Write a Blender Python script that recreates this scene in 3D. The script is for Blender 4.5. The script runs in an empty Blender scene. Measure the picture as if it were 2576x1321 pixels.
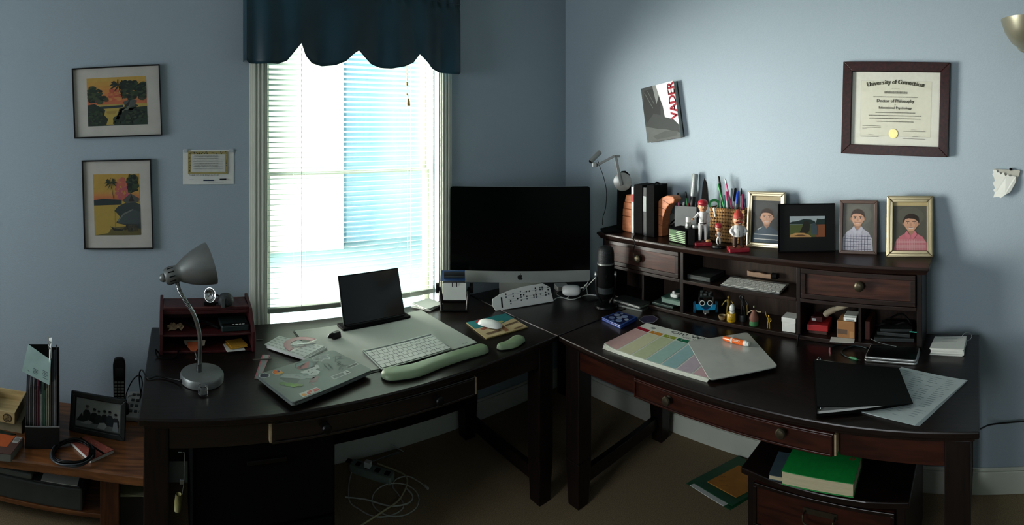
import bpy, math, random
from math import sin, cos, tan, atan2, pi, hypot, radians
from mathutils import Vector, Matrix

# ---------------------------------------------------------------- camera, world, lights, exposure
S = bpy.context.scene
C = S.collection
EYE, DESK = 1.62, 0.72            # eye height and desk-top height (m)
F, XN, Y0 = 1294.0, 428.6, 321.35 # pixels per radian, column that looks due north, horizon row (2576x1321 frame)
YN, XE = 2.36, 2.28               # distance to the window wall (north, +y) and to the hutch wall (east, +x)
camd = bpy.data.cameras.new('camera')
camd.type = 'PANO'
camd.panorama_type = 'CENTRAL_CYLINDRICAL'
camd.central_cylindrical_range_u_min = -1288 / F
camd.central_cylindrical_range_u_max = 1288 / F
camd.central_cylindrical_range_v_min = -(1321 - Y0) / F
camd.central_cylindrical_range_v_max = Y0 / F
camd.clip_start = 0.02
cam = bpy.data.objects.new('camera', camd)
cam.location = (0, 0, EYE)
cam.rotation_euler = (pi / 2, 0, -(1288 - XN) / F)
C.objects.link(cam)
S.camera = cam
S.view_settings.view_transform = 'Standard'
S.view_settings.look = 'None'
S.view_settings.exposure = 0.0
S.view_settings.gamma = 1.0
S.view_settings.use_curve_mapping = False
S.cycles.use_denoising = True
S.cycles.max_bounces = 8
S.cycles.diffuse_bounces = 5
S.cycles.glossy_bounces = 4
S.cycles.transmission_bounces = 8
S.cycles.transparent_max_bounces = 12
S.cycles.sample_clamp_indirect = 6.0
S.cycles.caustics_reflective = False
S.cycles.caustics_refractive = False

wd = bpy.data.worlds.new('world')
S.world = wd
wd.use_nodes = True
bg = wd.node_tree.nodes['Background']
bg.inputs[0].default_value = (0.52, 0.78, 0.92, 1)     # pale blue daylight sky
bg.inputs[1].default_value = 1.15

def area(name, loc, rot, sx, sy, watts, col):
    l = bpy.data.lights.new(name, 'AREA')
    l.shape = 'RECTANGLE'; l.size = sx; l.size_y = sy; l.energy = watts; l.color = col
    o = bpy.data.objects.new(name, l); o.location = loc; o.rotation_euler = rot
    C.objects.link(o); return o
def aim(loc, to): return (Vector(to) - Vector(loc)).to_track_quat('-Z', 'Y').to_euler()
# unseen area lamp added to brighten the hutch wall through the open slats
area('northwest_fill_lamp', (-2.3, 5.4, 1.4), aim((-2.3, 5.4, 1.4), (0.9, 1.5, 1.5)), 5.8, 3.4, 4700, (1.0, 0.98, 0.90))
# fill lamp added behind the made-up west window
area('west_fill_lamp', (-3.2, 1.15, 1.55), (0, radians(-90), 0), 1.5, 1.6, 80, (0.94, 0.97, 1.0))
sl = bpy.data.lights.new('sun', 'SUN'); sl.energy = 2.6; sl.angle = radians(1.0); sl.color = (1.0, 0.96, 0.86)
so = bpy.data.objects.new('sun', sl); so.rotation_euler = (radians(50), 0, radians(-25)); C.objects.link(so)

# ---------------------------------------------------------------- picture geometry -> room positions
def AZ(px): return (px - XN) / F
def HP(px, py, z=DESK):           # point on the horizontal plane z seen at a pixel
    d = (EYE - z) * F / (py - Y0); a = AZ(px)
    return Vector((d * sin(a), d * cos(a), z))
def NP(px, py, off=0.0):          # point on the north wall (off = distance in front of it)
    a = AZ(px); y = YN - off; d = y / cos(a)
    return Vector((d * sin(a), y, EYE - d * (py - Y0) / F))
def EP(px, py, off=0.0):
    a = AZ(px); x = XE - off; d = x / sin(a)
    return Vector((x, d * cos(a), EYE - d * (py - Y0) / F))
def RP(px, py, d):
    a = AZ(px)
    return Vector((d * sin(a), d * cos(a), EYE - d * (py - Y0) / F))
def ZP(py, d): return EYE - d * (py - Y0) / F
def HD(p): return hypot(p[0], p[1])

# ---------------------------------------------------------------- colour and materials
def lin(h):
    if isinstance(h, (tuple, list)): return tuple(h)
    h = h.lstrip('#'); r = []
    for i in (0, 2, 4):
        c = int(h[i:i+2], 16) / 255
        r.append(c / 12.92 if c <= 0.04045 else ((c + 0.055) / 1.055) ** 2.4)
    return tuple(r)
_m = {}
def mat(name, hexc='#808080', rough=0.5, metal=0.0, var=0.06, scale=14.0, bump=0.0, coat=0.0, spec=0.5,
        stretch=(1, 1, 1), col2=None, trans=0.0, ior=1.45, sheen=0.0, emit=0.0, contrast=(0.35, 0.65)):
    if name in _m: return _m[name]
    m = bpy.data.materials.new(name); m.use_nodes = True
    nt = m.node_tree; b = nt.nodes['Principled BSDF']; L = nt.links
    c = lin(hexc)
    tc = nt.nodes.new('ShaderNodeTexCoord'); mp = nt.nodes.new('ShaderNodeMapping')
    mp.inputs['Scale'].default_value = stretch
    L.new(tc.outputs['Object'], mp.inputs['Vector'])
    n = nt.nodes.new('ShaderNodeTexNoise'); n.inputs['Scale'].default_value = scale; n.inputs['Detail'].default_value = 4
    L.new(mp.outputs[0], n.inputs['Vector'])
    r = nt.nodes.new('ShaderNodeValToRGB')
    if col2: c2 = lin(col2)
    else: c2 = tuple(min(1, x * (1 + 2 * var)) for x in c)
    c1 = tuple(x * (1 - 2 * var) for x in c) if not col2 else c
    r.color_ramp.elements[0].position = contrast[0]; r.color_ramp.elements[0].color = (*c1, 1)
    r.color_ramp.elements[1].position = contrast[1]; r.color_ramp.elements[1].color = (*c2, 1)
    L.new(n.outputs['Fac'], r.inputs[0]); L.new(r.outputs[0], b.inputs['Base Color'])
    b.inputs['Roughness'].default_value = rough; b.inputs['Metallic'].default_value = metal
    b.inputs['Coat Weight'].default_value = coat; b.inputs['Coat Roughness'].default_value = 0.15
    b.inputs['Specular IOR Level'].default_value = spec; b.inputs['IOR'].default_value = ior
    b.inputs['Transmission Weight'].default_value = trans
    b.inputs['Sheen Weight'].default_value = sheen
    if emit: b.inputs['Emission Color'].default_value = (*c, 1); b.inputs['Emission Strength'].default_value = emit
    if bump:
        bp = nt.nodes.new('ShaderNodeBump'); bp.inputs['Strength'].default_value = bump; bp.inputs['Distance'].default_value = 0.002
        L.new(n.outputs['Fac'], bp.inputs['Height']); L.new(bp.outputs[0], b.inputs['Normal'])
    _m[name] = m; return m
def wood(name, dark, light, axis='x', rough=0.35, coat=0.0, scale=9.0, spec=0.5, bump=0.12):
    st = {'x': (0.9, 9, 9), 'y': (9, 0.9, 9), 'z': (9, 9, 0.9)}[axis]
    return mat(name, dark, rough, col2=light, stretch=st, scale=scale, bump=bump, coat=coat, spec=spec, contrast=(0.3, 0.72))
def print_mat(name='printed_paper', rough=0.6, coat=0.0, spec=0.2):
    if name in _m: return _m[name]
    m = bpy.data.materials.new(name); m.use_nodes = True
    nt = m.node_tree; b = nt.nodes['Principled BSDF']
    a = nt.nodes.new('ShaderNodeAttribute'); a.attribute_name = 'Col'
    n = nt.nodes.new('ShaderNodeTexNoise'); n.inputs['Scale'].default_value = 60
    tc = nt.nodes.new('ShaderNodeTexCoord'); nt.links.new(tc.outputs['Object'], n.inputs['Vector'])
    mx = nt.nodes.new('ShaderNodeMixRGB'); mx.blend_type = 'MULTIPLY'; mx.inputs[0].default_value = 0.18
    nt.links.new(a.outputs['Color'], mx.inputs[1]); nt.links.new(n.outputs['Fac'], mx.inputs[2])
    nt.links.new(mx.outputs[0], b.inputs['Base Color'])
    b.inputs['Roughness'].default_value = rough; b.inputs['Coat Weight'].default_value = coat
    b.inputs['Specular IOR Level'].default_value = spec
    b.inputs['Coat Roughness'].default_value = 0.05
    _m[name] = m; return m
def glass_mat(name, tint=(1, 1, 1), gloss=0.04, rough=0.02):
    if name in _m: return _m[name]
    m = bpy.data.materials.new(name); m.use_nodes = True
    nt = m.node_tree; nt.nodes.clear()
    o = nt.nodes.new('ShaderNodeOutputMaterial'); t = nt.nodes.new('ShaderNodeBsdfTransparent'); g = nt.nodes.new('ShaderNodeBsdfGlossy')
    mx = nt.nodes.new('ShaderNodeMixShader')
    t.inputs[0].default_value = (*tint, 1); g.inputs['Roughness'].default_value = rough
    mx.inputs[0].default_value = gloss
    nt.links.new(t.outputs[0], mx.inputs[1]); nt.links.new(g.outputs[0], mx.inputs[2])
    nt.links.new(mx.outputs[0], o.inputs[0]); _m[name] = m; return m
def thin_mat(name, hexc, translucency=0.5, gloss=0.05):   # thin sheet that lets light through (slats, paper)
    if name in _m: return _m[name]
    m = bpy.data.materials.new(name); m.use_nodes = True
    nt = m.node_tree; nt.nodes.clear(); c = lin(hexc)
    o = nt.nodes.new('ShaderNodeOutputMaterial'); d = nt.nodes.new('ShaderNodeBsdfDiffuse'); t = nt.nodes.new('ShaderNodeBsdfTranslucent')
    mx = nt.nodes.new('ShaderNodeMixShader'); mx.inputs[0].default_value = translucency
    d.inputs[0].default_value = (*c, 1); t.inputs[0].default_value = (*c, 1)
    nt.links.new(d.outputs[0], mx.inputs[1]); nt.links.new(t.outputs[0], mx.inputs[2]); nt.links.new(mx.outputs[0], o.inputs[0])
    _m[name] = m; return m

# ---------------------------------------------------------------- mesh builder
_textcache = {}
def text_mesh(s, size):
    k = s
    if k not in _textcache:
        cu = bpy.data.curves.new('t', 'FONT'); cu.body = s; cu.size = 1.0; cu.resolution_u = 2
        ob = bpy.data.objects.new('t', cu)
        me = ob.to_mesh()
        vs = [v.co.copy() for v in me.vertices]; fs = [tuple(p.vertices) for p in me.polygons]
        ob.to_mesh_clear(); bpy.data.objects.remove(ob); bpy.data.curves.remove(cu)
        _textcache[k] = (vs, fs)
    vs, fs = _textcache[k]
    return [v * size for v in vs], fs
class MB:
    def __init__(s): s.v = []; s.f = []; s.c = []; s.X = Matrix.Identity(4)
    def put(s, vs, fs, col=None):
        o = len(s.v); s.v += [s.X @ Vector(v) for v in vs]
        s.f += [tuple(i + o for i in f) for f in fs]; s.c += [col] * len(fs); return s
    def at(s, loc=(0, 0, 0), rz=0, rx=0, ry=0, M=None):
        s.X = M if M is not None else Matrix.Translation(loc) @ Matrix.Rotation(rz, 4, 'Z') @ Matrix.Rotation(ry, 4, 'Y') @ Matrix.Rotation(rx, 4, 'X'); return s
    def box(s, x0, x1, y0, y1, z0, z1, col=None):
        return s.put([(x0,y0,z0),(x1,y0,z0),(x1,y1,z0),(x0,y1,z0),(x0,y0,z1),(x1,y0,z1),(x1,y1,z1),(x0,y1,z1)],
                     [(0,3,2,1),(4,5,6,7),(0,1,5,4),(1,2,6,5),(2,3,7,6),(3,0,4,7)], col)
    def prism(s, poly, z0, z1, col=None, top=None):   # poly counter-clockwise in xy; top: other outline for the upper face
        n = len(poly); t = top or poly
        return s.put([(p[0], p[1], z0) for p in poly] + [(p[0], p[1], z1) for p in t],
                     [tuple(range(n))[::-1], tuple(range(n, 2*n))] + [(i, (i+1) % n, n + (i+1) % n, n + i) for i in range(n)], col)
    def poly(s, pts, col=None): return s.put(pts, [tuple(range(len(pts)))], col)
    def lathe(s, prof, n=24, c=(0, 0, 0), cap=True, col=None):   # prof: (r, z) bottom to top
        vs = []; fs = []
        for r, z in prof:
            for k in range(n):
                a = 2*pi*k/n; vs.append((c[0] + r*cos(a), c[1] + r*sin(a), c[2] + z))
        for j in range(len(prof)-1):
            for k in range(n):
                fs.append((j*n+k, j*n+(k+1) % n, (j+1)*n+(k+1) % n, (j+1)*n+k))
        if cap:
            fs.append(tuple(range(n))[::-1]); fs.append(tuple(range((len(prof)-1)*n, len(prof)*n)))
        return s.put(vs, fs, col)
    def tube(s, pts, r, n=8, cap=True, col=None):
        pts = [Vector(p) for p in pts]; rs = r if isinstance(r, (list, tuple)) else [r] * len(pts)
        vs = []; fs = []; up = None
        for i, p in enumerate(pts):
            t = (pts[min(i+1, len(pts)-1)] - pts[max(i-1, 0)]).normalized()
            if up is None: up = Vector((0, 0, 1)) if abs(t.z) < 0.9 else Vector((1, 0, 0))
            a = t.cross(up).normalized(); b = a.cross(t).normalized(); up = b
            for k in range(n):
                g = 2*pi*k/n; vs.append(p + (a*cos(g) + b*sin(g)) * rs[i])
        for i in range(len(pts)-1):
            for k in range(n):
                fs.append((i*n+k, i*n+(k+1) % n, (i+1)*n+(k+1) % n, (i+1)*n+k))
        if cap: fs.append(tuple(range(n))); fs.append(tuple(range((len(pts)-1)*n, len(pts)*n))[::-1])
        return s.put(vs, fs, col)
    def ball(s, c, r, n=14, m=9, sc=(1, 1, 1), col=None):
        prof = [(max(1e-4, sin(pi*j/m)) * 1.0, -cos(pi*j/m)) for j in range(m+1)]
        vs = []; fs = []
        for rr, z in prof:
            for k in range(n):
                a = 2*pi*k/n; vs.append((c[0]+r*sc[0]*rr*cos(a), c[1]+r*sc[1]*rr*sin(a), c[2]+r*sc[2]*z))
        for j in range(m):
            for k in range(n): fs.append((j*n+k, j*n+(k+1) % n, (j+1)*n+(k+1) % n, (j+1)*n+k))
        return s.put(vs, fs, col)
    def grid(s, fn, nu, nv, col=None, colfn=None):    # open surface fn(u,v)->point
        vs = [fn(i/nu, j/nv) for j in range(nv+1) for i in range(nu+1)]
        for j in range(nv):
            for i in range(nu):
                pass
        fs = [(j*(nu+1)+i, j*(nu+1)+i+1, (j+1)*(nu+1)+i+1, (j+1)*(nu+1)+i) for j in range(nv) for i in range(nu)]
        o = len(s.v); s.v += [s.X @ Vector(v) for v in vs]; s.f += [tuple(i + o for i in f) for f in fs]
        s.c += [colfn((i+.5)/nu, (j+.5)/nv) if colfn else col for j in range(nv) for i in range(nu)]
        return s
    def text(s, st, x, y, size, col='#202020', align='l', rot=0, z=0.0, sx=1.0, bold=0):
        vs, fs = text_mesh(st, size)
        if not vs: return s
        w = max(v.x for v in vs)
        dx = {'l': 0, 'c': -w/2, 'r': -w}[align]
        ca, sa = cos(rot), sin(rot)
        for ox in ([0] if not bold else [-bold*size, 0, bold*size]):
            s.put([(x + ca*(v.x+dx+ox)*sx - sa*v.y, y + sa*(v.x+dx+ox)*sx + ca*v.y, z + abs(ox)*1e-3) for v in vs], fs, col)
        return s
def rrect(w, d, r, n=4, cx=0, cy=0):
    o = []
    for (sx, sy, a0) in ((1, 1, 0), (-1, 1, 90), (-1, -1, 180), (1, -1, 270)):
        for k in range(n+1):
            a = radians(a0 + 90*k/n); o.append((cx + sx*(w/2-r) + r*cos(a), cy + sy*(d/2-r) + r*sin(a)))
    return o
def circ(cx, cy, r, n=20, ry=None, a0=0, a1=2*pi): 
    ry = ry or r
    return [(cx + r*cos(a0+(a1-a0)*k/n), cy + ry*sin(a0+(a1-a0)*k/n)) for k in range(n)]

def link_mesh(name, mb, m, parent=None, smooth=False, bevel=0.0, inv=None, solid=0.0, sub=0):
    me = bpy.data.meshes.new(name)
    vs = [inv @ v for v in mb.v] if inv is not None else mb.v
    me.from_pydata([tuple(v) for v in vs], [], mb.f)
    if any(c is not None for c in mb.c):
        at = me.color_attributes.new('Col', 'FLOAT_COLOR', 'CORNER')
        i = 0
        for p, c in zip(me.polygons, mb.c):
            cc = (*lin(c or '#808080'), 1.0)
            for k in range(p.loop_total): at.data[p.loop_start + k].color = cc
    me.validate(); me.update()
    me.materials.append(m)
    if smooth:
        me.shade_smooth() if hasattr(me, 'shade_smooth') else None
        if smooth != 'all':
            try: me.set_sharp_from_angle(angle=radians(40))
            except Exception: pass
    o = bpy.data.objects.new(name, me); C.objects.link(o)
    if parent is not None: o.parent = parent
    if solid:
        md = o.modifiers.new('thickness', 'SOLIDIFY'); md.thickness = solid; md.offset = -1
    if bevel:
        md = o.modifiers.new('bevel', 'BEVEL'); md.width = bevel; md.segments = 2; md.limit_method = 'ANGLE'; md.angle_limit = radians(50)
    if sub:
        md = o.modifiers.new('sub', 'SUBSURF'); md.levels = sub; md.render_levels = sub
    return o
class Thing:
    def __init__(s, name, label, cat, loc=(0, 0, 0), rz=0.0, group=None):
        s.o = bpy.data.objects.new(name, None); C.objects.link(s.o)
        s.o.location = loc; s.o.rotation_euler = (0, 0, rz); s.o.empty_display_size = 0.05
        s.M = Matrix.Translation(loc) @ Matrix.Rotation(rz, 4, 'Z'); s.inv = s.M.inverted()
        s.o['label'] = label; s.o['category'] = cat
        if group: s.o['group'] = group
    def part(s, name, mb, m, parent=None, world=False, label=None, kind=None, **kw):
        o = link_mesh(name, mb, m, parent or s.o, inv=(s.inv if world else None), **kw)
        if label: o['label'] = label
        if kind: o['kind'] = kind
        return o
def clone(src, parent, loc=None, rot=None, name=None):
    c = src.copy(); C.objects.link(c); c.parent = parent
    if loc is not None: c.location = loc
    if rot is not None: c.rotation_euler = rot
    return c
def struct(name, mb, m, parent=None, **kw):
    o = link_mesh(name, mb, m, parent, **kw)
    if parent is None: o['kind'] = 'structure'
    return o
def single(name, label, cat, mb, m, group=None, base=None, **kw):   # thing that is one mesh; verts are world coordinates
    b = Vector(base) if base is not None else sum((Vector(v) for v in mb.v), Vector()) / len(mb.v)
    if base is None: b.z = min(v.z for v in mb.v)
    inv = Matrix.Translation(-b)
    o = link_mesh(name, mb, m, None, inv=inv, **kw); o.location = b
    o['label'] = label; o['category'] = cat
    if group: o['group'] = group
    return o
def rect_fit(tl, tr, br, bl, z=DESK):   # four pixels of a flat rectangle lying at height z -> centre, width, depth, rotation
    a, b, c, d = [HP(*p, z) for p in (tl, tr, br, bl)]
    ctr = (a+b+c+d)/4; u = ((b-a)+(c-d))/2; v = ((a-d)+(b-c))/2
    ang = atan2(u.y, u.x)
    return ctr, u.length, abs(v.dot(Vector((-sin(ang), cos(ang), 0)))), ang
PR = print_mat()
PG = print_mat('glossy_print', rough=0.4, coat=0.06)
def catmull(p, n=6):
    p = [Vector(q) for q in p]; o = []
    for i in range(len(p)-1):
        a = p[max(i-1, 0)]; b = p[i]; c = p[i+1]; d = p[min(i+2, len(p)-1)]
        for k in range(n):
            t = k/n
            o.append(0.5*((2*b)+(c-a)*t+(2*a-5*b+4*c-d)*t*t+(3*b-a-3*c+d)*t**3))
    o.append(p[-1]); return o

# ================================================================ room shell
M_wall = mat('blue_wall_paint', '#99a8b1', 0.75, var=0.015, scale=220, bump=0.25, spec=0.25)
M_ceil = mat('ceiling_paint', '#c9cbc8', 0.9, var=0.01)
M_trim = mat('white_trim_paint', '#c6cabd', 0.4, var=0.02, scale=5)
M_carpet = mat('brown_carpet', '#6f604b', 0.95, col2='#9d8a6c', scale=260, bump=1.0, spec=0.1, contrast=(0.3, 0.7))
XW, YS, ZC = -2.7, -2.6, 2.62
WX0, WX1, WZ0, WZ1 = 0.446, 1.352, 0.60, 2.12        # north window opening
b = MB()
T0 = YN + 0.16
b.box(XW, WX0, YN, T0, 0, ZC); b.box(WX1, XE + .15, YN, T0, 0, ZC)
b.box(WX0, WX1, YN, T0, 0, WZ0); b.box(WX0, WX1, YN, T0, WZ1, ZC)
struct('wall_north', b, M_wall)
struct('wall_east', MB().box(XE, XE+.15, YS-.15, YN, 0, ZC), M_wall)
struct('wall_south', MB().box(XW-.15, XE, YS-.15, YS, 0, ZC), M_wall)
b = MB()                                              # west wall; opening added for fill light, behind the camera's left shoulder
b.box(XW-.15, XW, YS, 0.40, 0, ZC); b.box(XW-.15, XW, 1.90, T0, 0, ZC)
b.box(XW-.15, XW, 0.40, 1.90, 0, 0.8); b.box(XW-.15, XW, 0.40, 1.90, 2.2, ZC)
struct('wall_west', b, M_wall)
struct('floor', MB().box(XW-.15, XE+.15, YS-.15, T0, -0.1, 0), M_carpet)
struct('ceiling', MB().box(XW-.15, XE+.15, YS-.15, T0, ZC, ZC+.1), M_ceil)
struct('baseboard_north', MB().box(XW, XE-.014, YN-.014, YN, 0, .10).box(XW, XE-.014, YN-.009, YN, .10, .115), M_trim, bevel=.003)
struct('baseboard_east', MB().box(XE-.014, XE, YS, YN-.014, 0, .10).box(XE-.009, XE, YS, YN-.014, .10, .115), M_trim, bevel=.003)
# north window: casing, stool, sashes, panes
win = struct('window_1', MB().box(WX0, WX0+.01, YN+.04, T0, WZ0, WZ1).box(WX1-.01, WX1, YN+.04, T0, WZ0, WZ1)
             .box(WX0+.01, WX1-.01, YN+.04, T0, WZ1-.03, WZ1).box(WX0+.01, WX1-.01, YN+.04, T0, WZ0, WZ0+.03), M_trim)
def casing(x0, x1):
    b = MB(); w = x1 - x0
    b.box(x0, x1, YN-.012, YN, WZ0-.06, WZ1+.02)
    b.box(x0+.1*w, x0+.9*w, YN-.018, YN-.012, WZ0-.06, WZ1+.02)
    for k in (.2, .42, .64): b.box(x0+k*w, x0+(k+.12)*w, YN-.024, YN-.018, WZ0-.06, WZ1+.02)
    return b
struct('window_casing', casing(WX0-.080, WX0+.003), M_trim, win, bevel=.003)
struct('window_casing', casing(WX1-.003, WX1+.080), M_trim, win, bevel=.003)
struct('window_casing', MB().box(WX0-.08, WX1+.08, YN-.02, YN, WZ1, WZ1+.09), M_trim, win, bevel=.003)
struct('window_sill', MB().box(WX0-.1, WX1+.1, YN-.045, YN+.04, WZ0-.035, WZ0), M_trim, win, bevel=.004)
zm = 1.395
for nm, y, z0, z1 in (('upper_sash', YN+.115, zm-.008, WZ1-.03), ('lower_sash', YN+.085, WZ0+.03, zm+.008)):
    s = struct(nm, MB().box(WX0+.01, WX0+.035, y, y+.025, z0, z1).box(WX1-.035, WX1-.01, y, y+.025, z0, z1)
               .box(WX0+.035, WX1-.035, y, y+.025, z1-.016, z1).box(WX0+.035, WX1-.035, y, y+.025, z0, z0+.016), M_trim, win)
    struct('pane', MB().box(WX0+.035, WX1-.035, y+.010, y+.014, z0+.016, z1-.016), glass_mat('window_glass'), s)
# added, unseen window around the west fill opening: frame and pane
w2 = struct('added_west_window', MB().box(XW-.1, XW-.05, .40, .45, .8, 2.2).box(XW-.1, XW-.05, 1.85, 1.90, .8, 2.2)
            .box(XW-.1, XW-.05, .45, 1.85, 2.15, 2.2).box(XW-.1, XW-.05, .45, 1.85, .8, .85).box(XW-.1, XW-.05, .45, 1.85, 1.48, 1.52), M_trim)
struct('pane', MB().box(XW-.08, XW-.076, .45, 1.85, .85, 1.48), glass_mat('window_glass'), w2)
struct('pane', MB().box(XW-.08, XW-.076, .45, 1.85, 1.52, 2.15), glass_mat('window_glass'), w2)

# outdoors: lawn and the pale house next door, seen only as glare between the slats
struct('ground_outside', MB().box(-12, 16, T0+.3, 30, -.6, -.5), mat('pale_gravel', '#86a5a6', .95, var=.05, scale=3))
hs = struct('neighbour_house', MB().box(-8, 8.5*tan(AZ(864)), 8.5, 14, -.5, 6.5), mat('cream_siding', '#d2cfb8', .8, var=.02))
struct('eaves', MB().box(-8.2, 8.5*tan(AZ(864))+.1, 8.3, 14.2, 6.5, 6.7), M_trim, hs)
struct('blue_sky_backdrop', MB().box(8.5*tan(AZ(864)), 12, 9.0, 14, -.5, 6.5), mat('pale_blue_backdrop', '#9bbfcb', .8, var=.02), hs)  # blue slab added as stand-in for sky glare right of the house

# ---------------------------------------------------------------- mini blind
YB = YN + 0.035
bl = Thing('mini_blind', 'white horizontal mini blind with closed slats hanging in the bright window', 'blind', ((WX0+WX1)/2, YB, WZ0))
M_slat = thin_mat('white_slat', '#ccd4cc', 0.14)
BW = (WX1 - WX0)/2 - .036 + .025
pitch, zb, n = 0.0248, 0.765 - WZ0, 0
tilt = radians(14); hw = 0.0155
b = MB()
b.grid(lambda u, v: ((u*2-1)*BW, -(v-.5)*2*hw*cos(tilt) - 0.0022*sin(tilt)*sin(pi*v), (v-.5)*2*hw*sin(tilt) + 0.0022*cos(tilt)*sin(pi*v)), 1, 4)
sl0 = bl.part('slat', b, M_slat, smooth='all')
sl0.location = (0, 0, zb + .016)
z = zb + .016 + pitch; k = 0
random.seed(4)
while z < WZ1 - WZ0 - .075:
    c = clone(sl0, bl.o, (0, 0, z), (random.uniform(-.02, .02), 0, 0)); z += pitch
M_plastic_w = mat('white_plastic', '#dcdfd8', 0.45, var=0.02)
bl.part('bottom_rail', MB().box(-BW, BW, -.014, .014, zb-.024, zb), mat('blind_rail', '#8d968b', .5), bevel=.003)
bl.part('head_rail', MB().box(-BW, BW, -.018, .018, WZ1-WZ0-.065, WZ1-WZ0-.03), M_plastic_w, bevel=.002)
for x in (-.28, .30):
    for dx in (-.03, .03) if x < 0 else (0, ):
        bl.part('ladder_cord', MB().tube([(x+dx*.0, -.0175, zb-.02), (x+dx*.0, -.0175, WZ1-WZ0-.07)], .0011, 5).tube([(x+dx, .0165, zb), (x+dx, .0165, WZ1-WZ0-.07)], .0011, 5), M_plastic_w)
M_cord = mat('cord_tan', '#b4a47c', .8); M_tas = mat('tassel_wood', '#8f7434', .6)
pt = NP(1024, 205, -.035+.03); pb = NP(1027, 265, .0)
bl.part('pull_cord', MB().tube([bl.inv @ NP(1023, 120, .0), bl.inv @ NP(1024, 205, .0), bl.inv @ NP(1026, 246, .0)], .0018, 6), M_cord)
for py in (209, 214, 238): bl.part('cord_knot', MB().ball(bl.inv @ NP(1024, py, 0), .007, 8, 6, (1, .8, .8)), M_cord)
q = bl.inv @ NP(1027, 266, .0)
bl.part('tassel', MB().lathe([(.010, 0), (.0105, .006), (.007, .028), (.003, .038)], 10, q), M_tas, smooth=True)

# ---------------------------------------------------------------- valance
vx0, vx1 = NP(621, 100, .10).x, NP(1156, 100, .10).x
M_val = mat('teal_satin_curtain', '#0b3440', 0.42, var=.12, scale=3, sheen=.1, bump=.0)
def zrow(px, py): return NP(px, py, .10).z
kx = [621, 690, 757, 900, 1057, 1157]
def hem(px):   # scalloped hem: rows measured along the valance
    ks = [(619, 148), (628, 158), (660, 160), (700, 161), (722, 153), (742, 128), (757, 109), (768, 140), (785, 158), (812, 166), (845, 164), (868, 155), (885, 138), (900, 128),
          (918, 145), (935, 160), (960, 170), (985, 173), (1015, 168), (1040, 158), (1055, 137), (1068, 152), (1085, 172), (1110, 182), (1140, 187), (1153, 188), (1157, 183)]
    for (a, ya), (c, yc) in zip(ks, ks[1:]):
        if px <= c: return ya + (yc-ya)*max(0, (px-a))/(c-a)
    return ks[-1][1]
va = Thing('valance', 'dark teal scalloped curtain valance over the top of the window', 'curtain', ((vx0+vx1)/2, YN-.05, 1.8))
def vfn(u, v):
    px = 620 + 537*u; zt = 2.42; zbm = zrow(px, hem(px))
    x = NP(px, 100, .10).x; z = zt + (zbm-zt)*v
    am = .004 + .006*v
    y = YN - .10 + am*sin(u*36 + 1.9*sin(u*7)) + .010*v*sin(u*21+1) + (.006*sin(u*160) if v < .35 else 0)
    if .30 < v < .36: y += .006
    return (x, y, z)
va.part('valance_cloth', MB().grid(vfn, 220, 26), M_val, world=True, smooth='all', solid=.0018)
va.part('valance_side', MB().grid(lambda u, v: (vfn(0, v)[0]+.003*sin(u*9), YN-.004 + (vfn(0, v)[1]-YN+.004)*u, vfn(0, v)[2]), 8, 14), M_val, world=True, smooth='all', solid=.0018)
va.part('valance_side', MB().grid(lambda u, v: (vfn(1, v)[0]+.003*sin(u*9), YN-.004 + (vfn(1, v)[1]-YN+.004)*u, vfn(1, v)[2]), 8, 14), M_val, world=True, smooth='all', solid=.0018)
rz_ = NP(900, 14, .1).z
va.part('rod_pocket_seam', MB().tube([Vector(vfn(i/60, .31)) + Vector((0, -.008, 0)) for i in range(61)], .0025, 6), M_val, world=True)
va.part('curtain_rod', MB().tube([(vx0+.01, YN-.085, 2.36), (vx1-.01, YN-.085, 2.36)], .008, 8), M_plastic_w, world=True)

# ================================================================ flat printing helpers
def art(mb, items, n0=0.0, step=0.00016):
    n = n0; step = min(step, .0022/max(1, len(items)))
    for it in items:
        k = it[0]; n += step
        if k == 'p': mb.poly([(u, v, n) for u, v in it[1]], it[2])
        elif k == 'r': mb.poly([(it[1], it[2], n), (it[3], it[2], n), (it[3], it[4], n), (it[1], it[4], n)], it[5])
        elif k == 'c': mb.poly([(u, v, n) for u, v in circ(it[1], it[2], it[3], 20, it[4])], it[5])
        elif k == 't': mb.text(it[1], it[2], it[3], it[4], it[5], it[6] if len(it) > 6 else 'l', it[7] if len(it) > 7 else 0, n, it[8] if len(it) > 8 else 1.0, it[9] if len(it) > 9 else 0)
        elif k == 'l':
            w = it[2]/2
            for (a, b_), (c, d) in zip(it[1], it[1][1:]):
                L = hypot(c-a, d-b_) or 1; nx, ny = -(d-b_)/L*w, (c-a)/L*w
                mb.poly([(a+nx, b_+ny, n), (a-nx, b_-ny, n), (c-nx, d-ny, n), (c+nx, d+ny, n)][::-1], it[3])
    return mb
UP = Matrix.Rotation(pi/2, 4, 'X')        # art plane (u,v,n) -> upright plane facing -y

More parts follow.
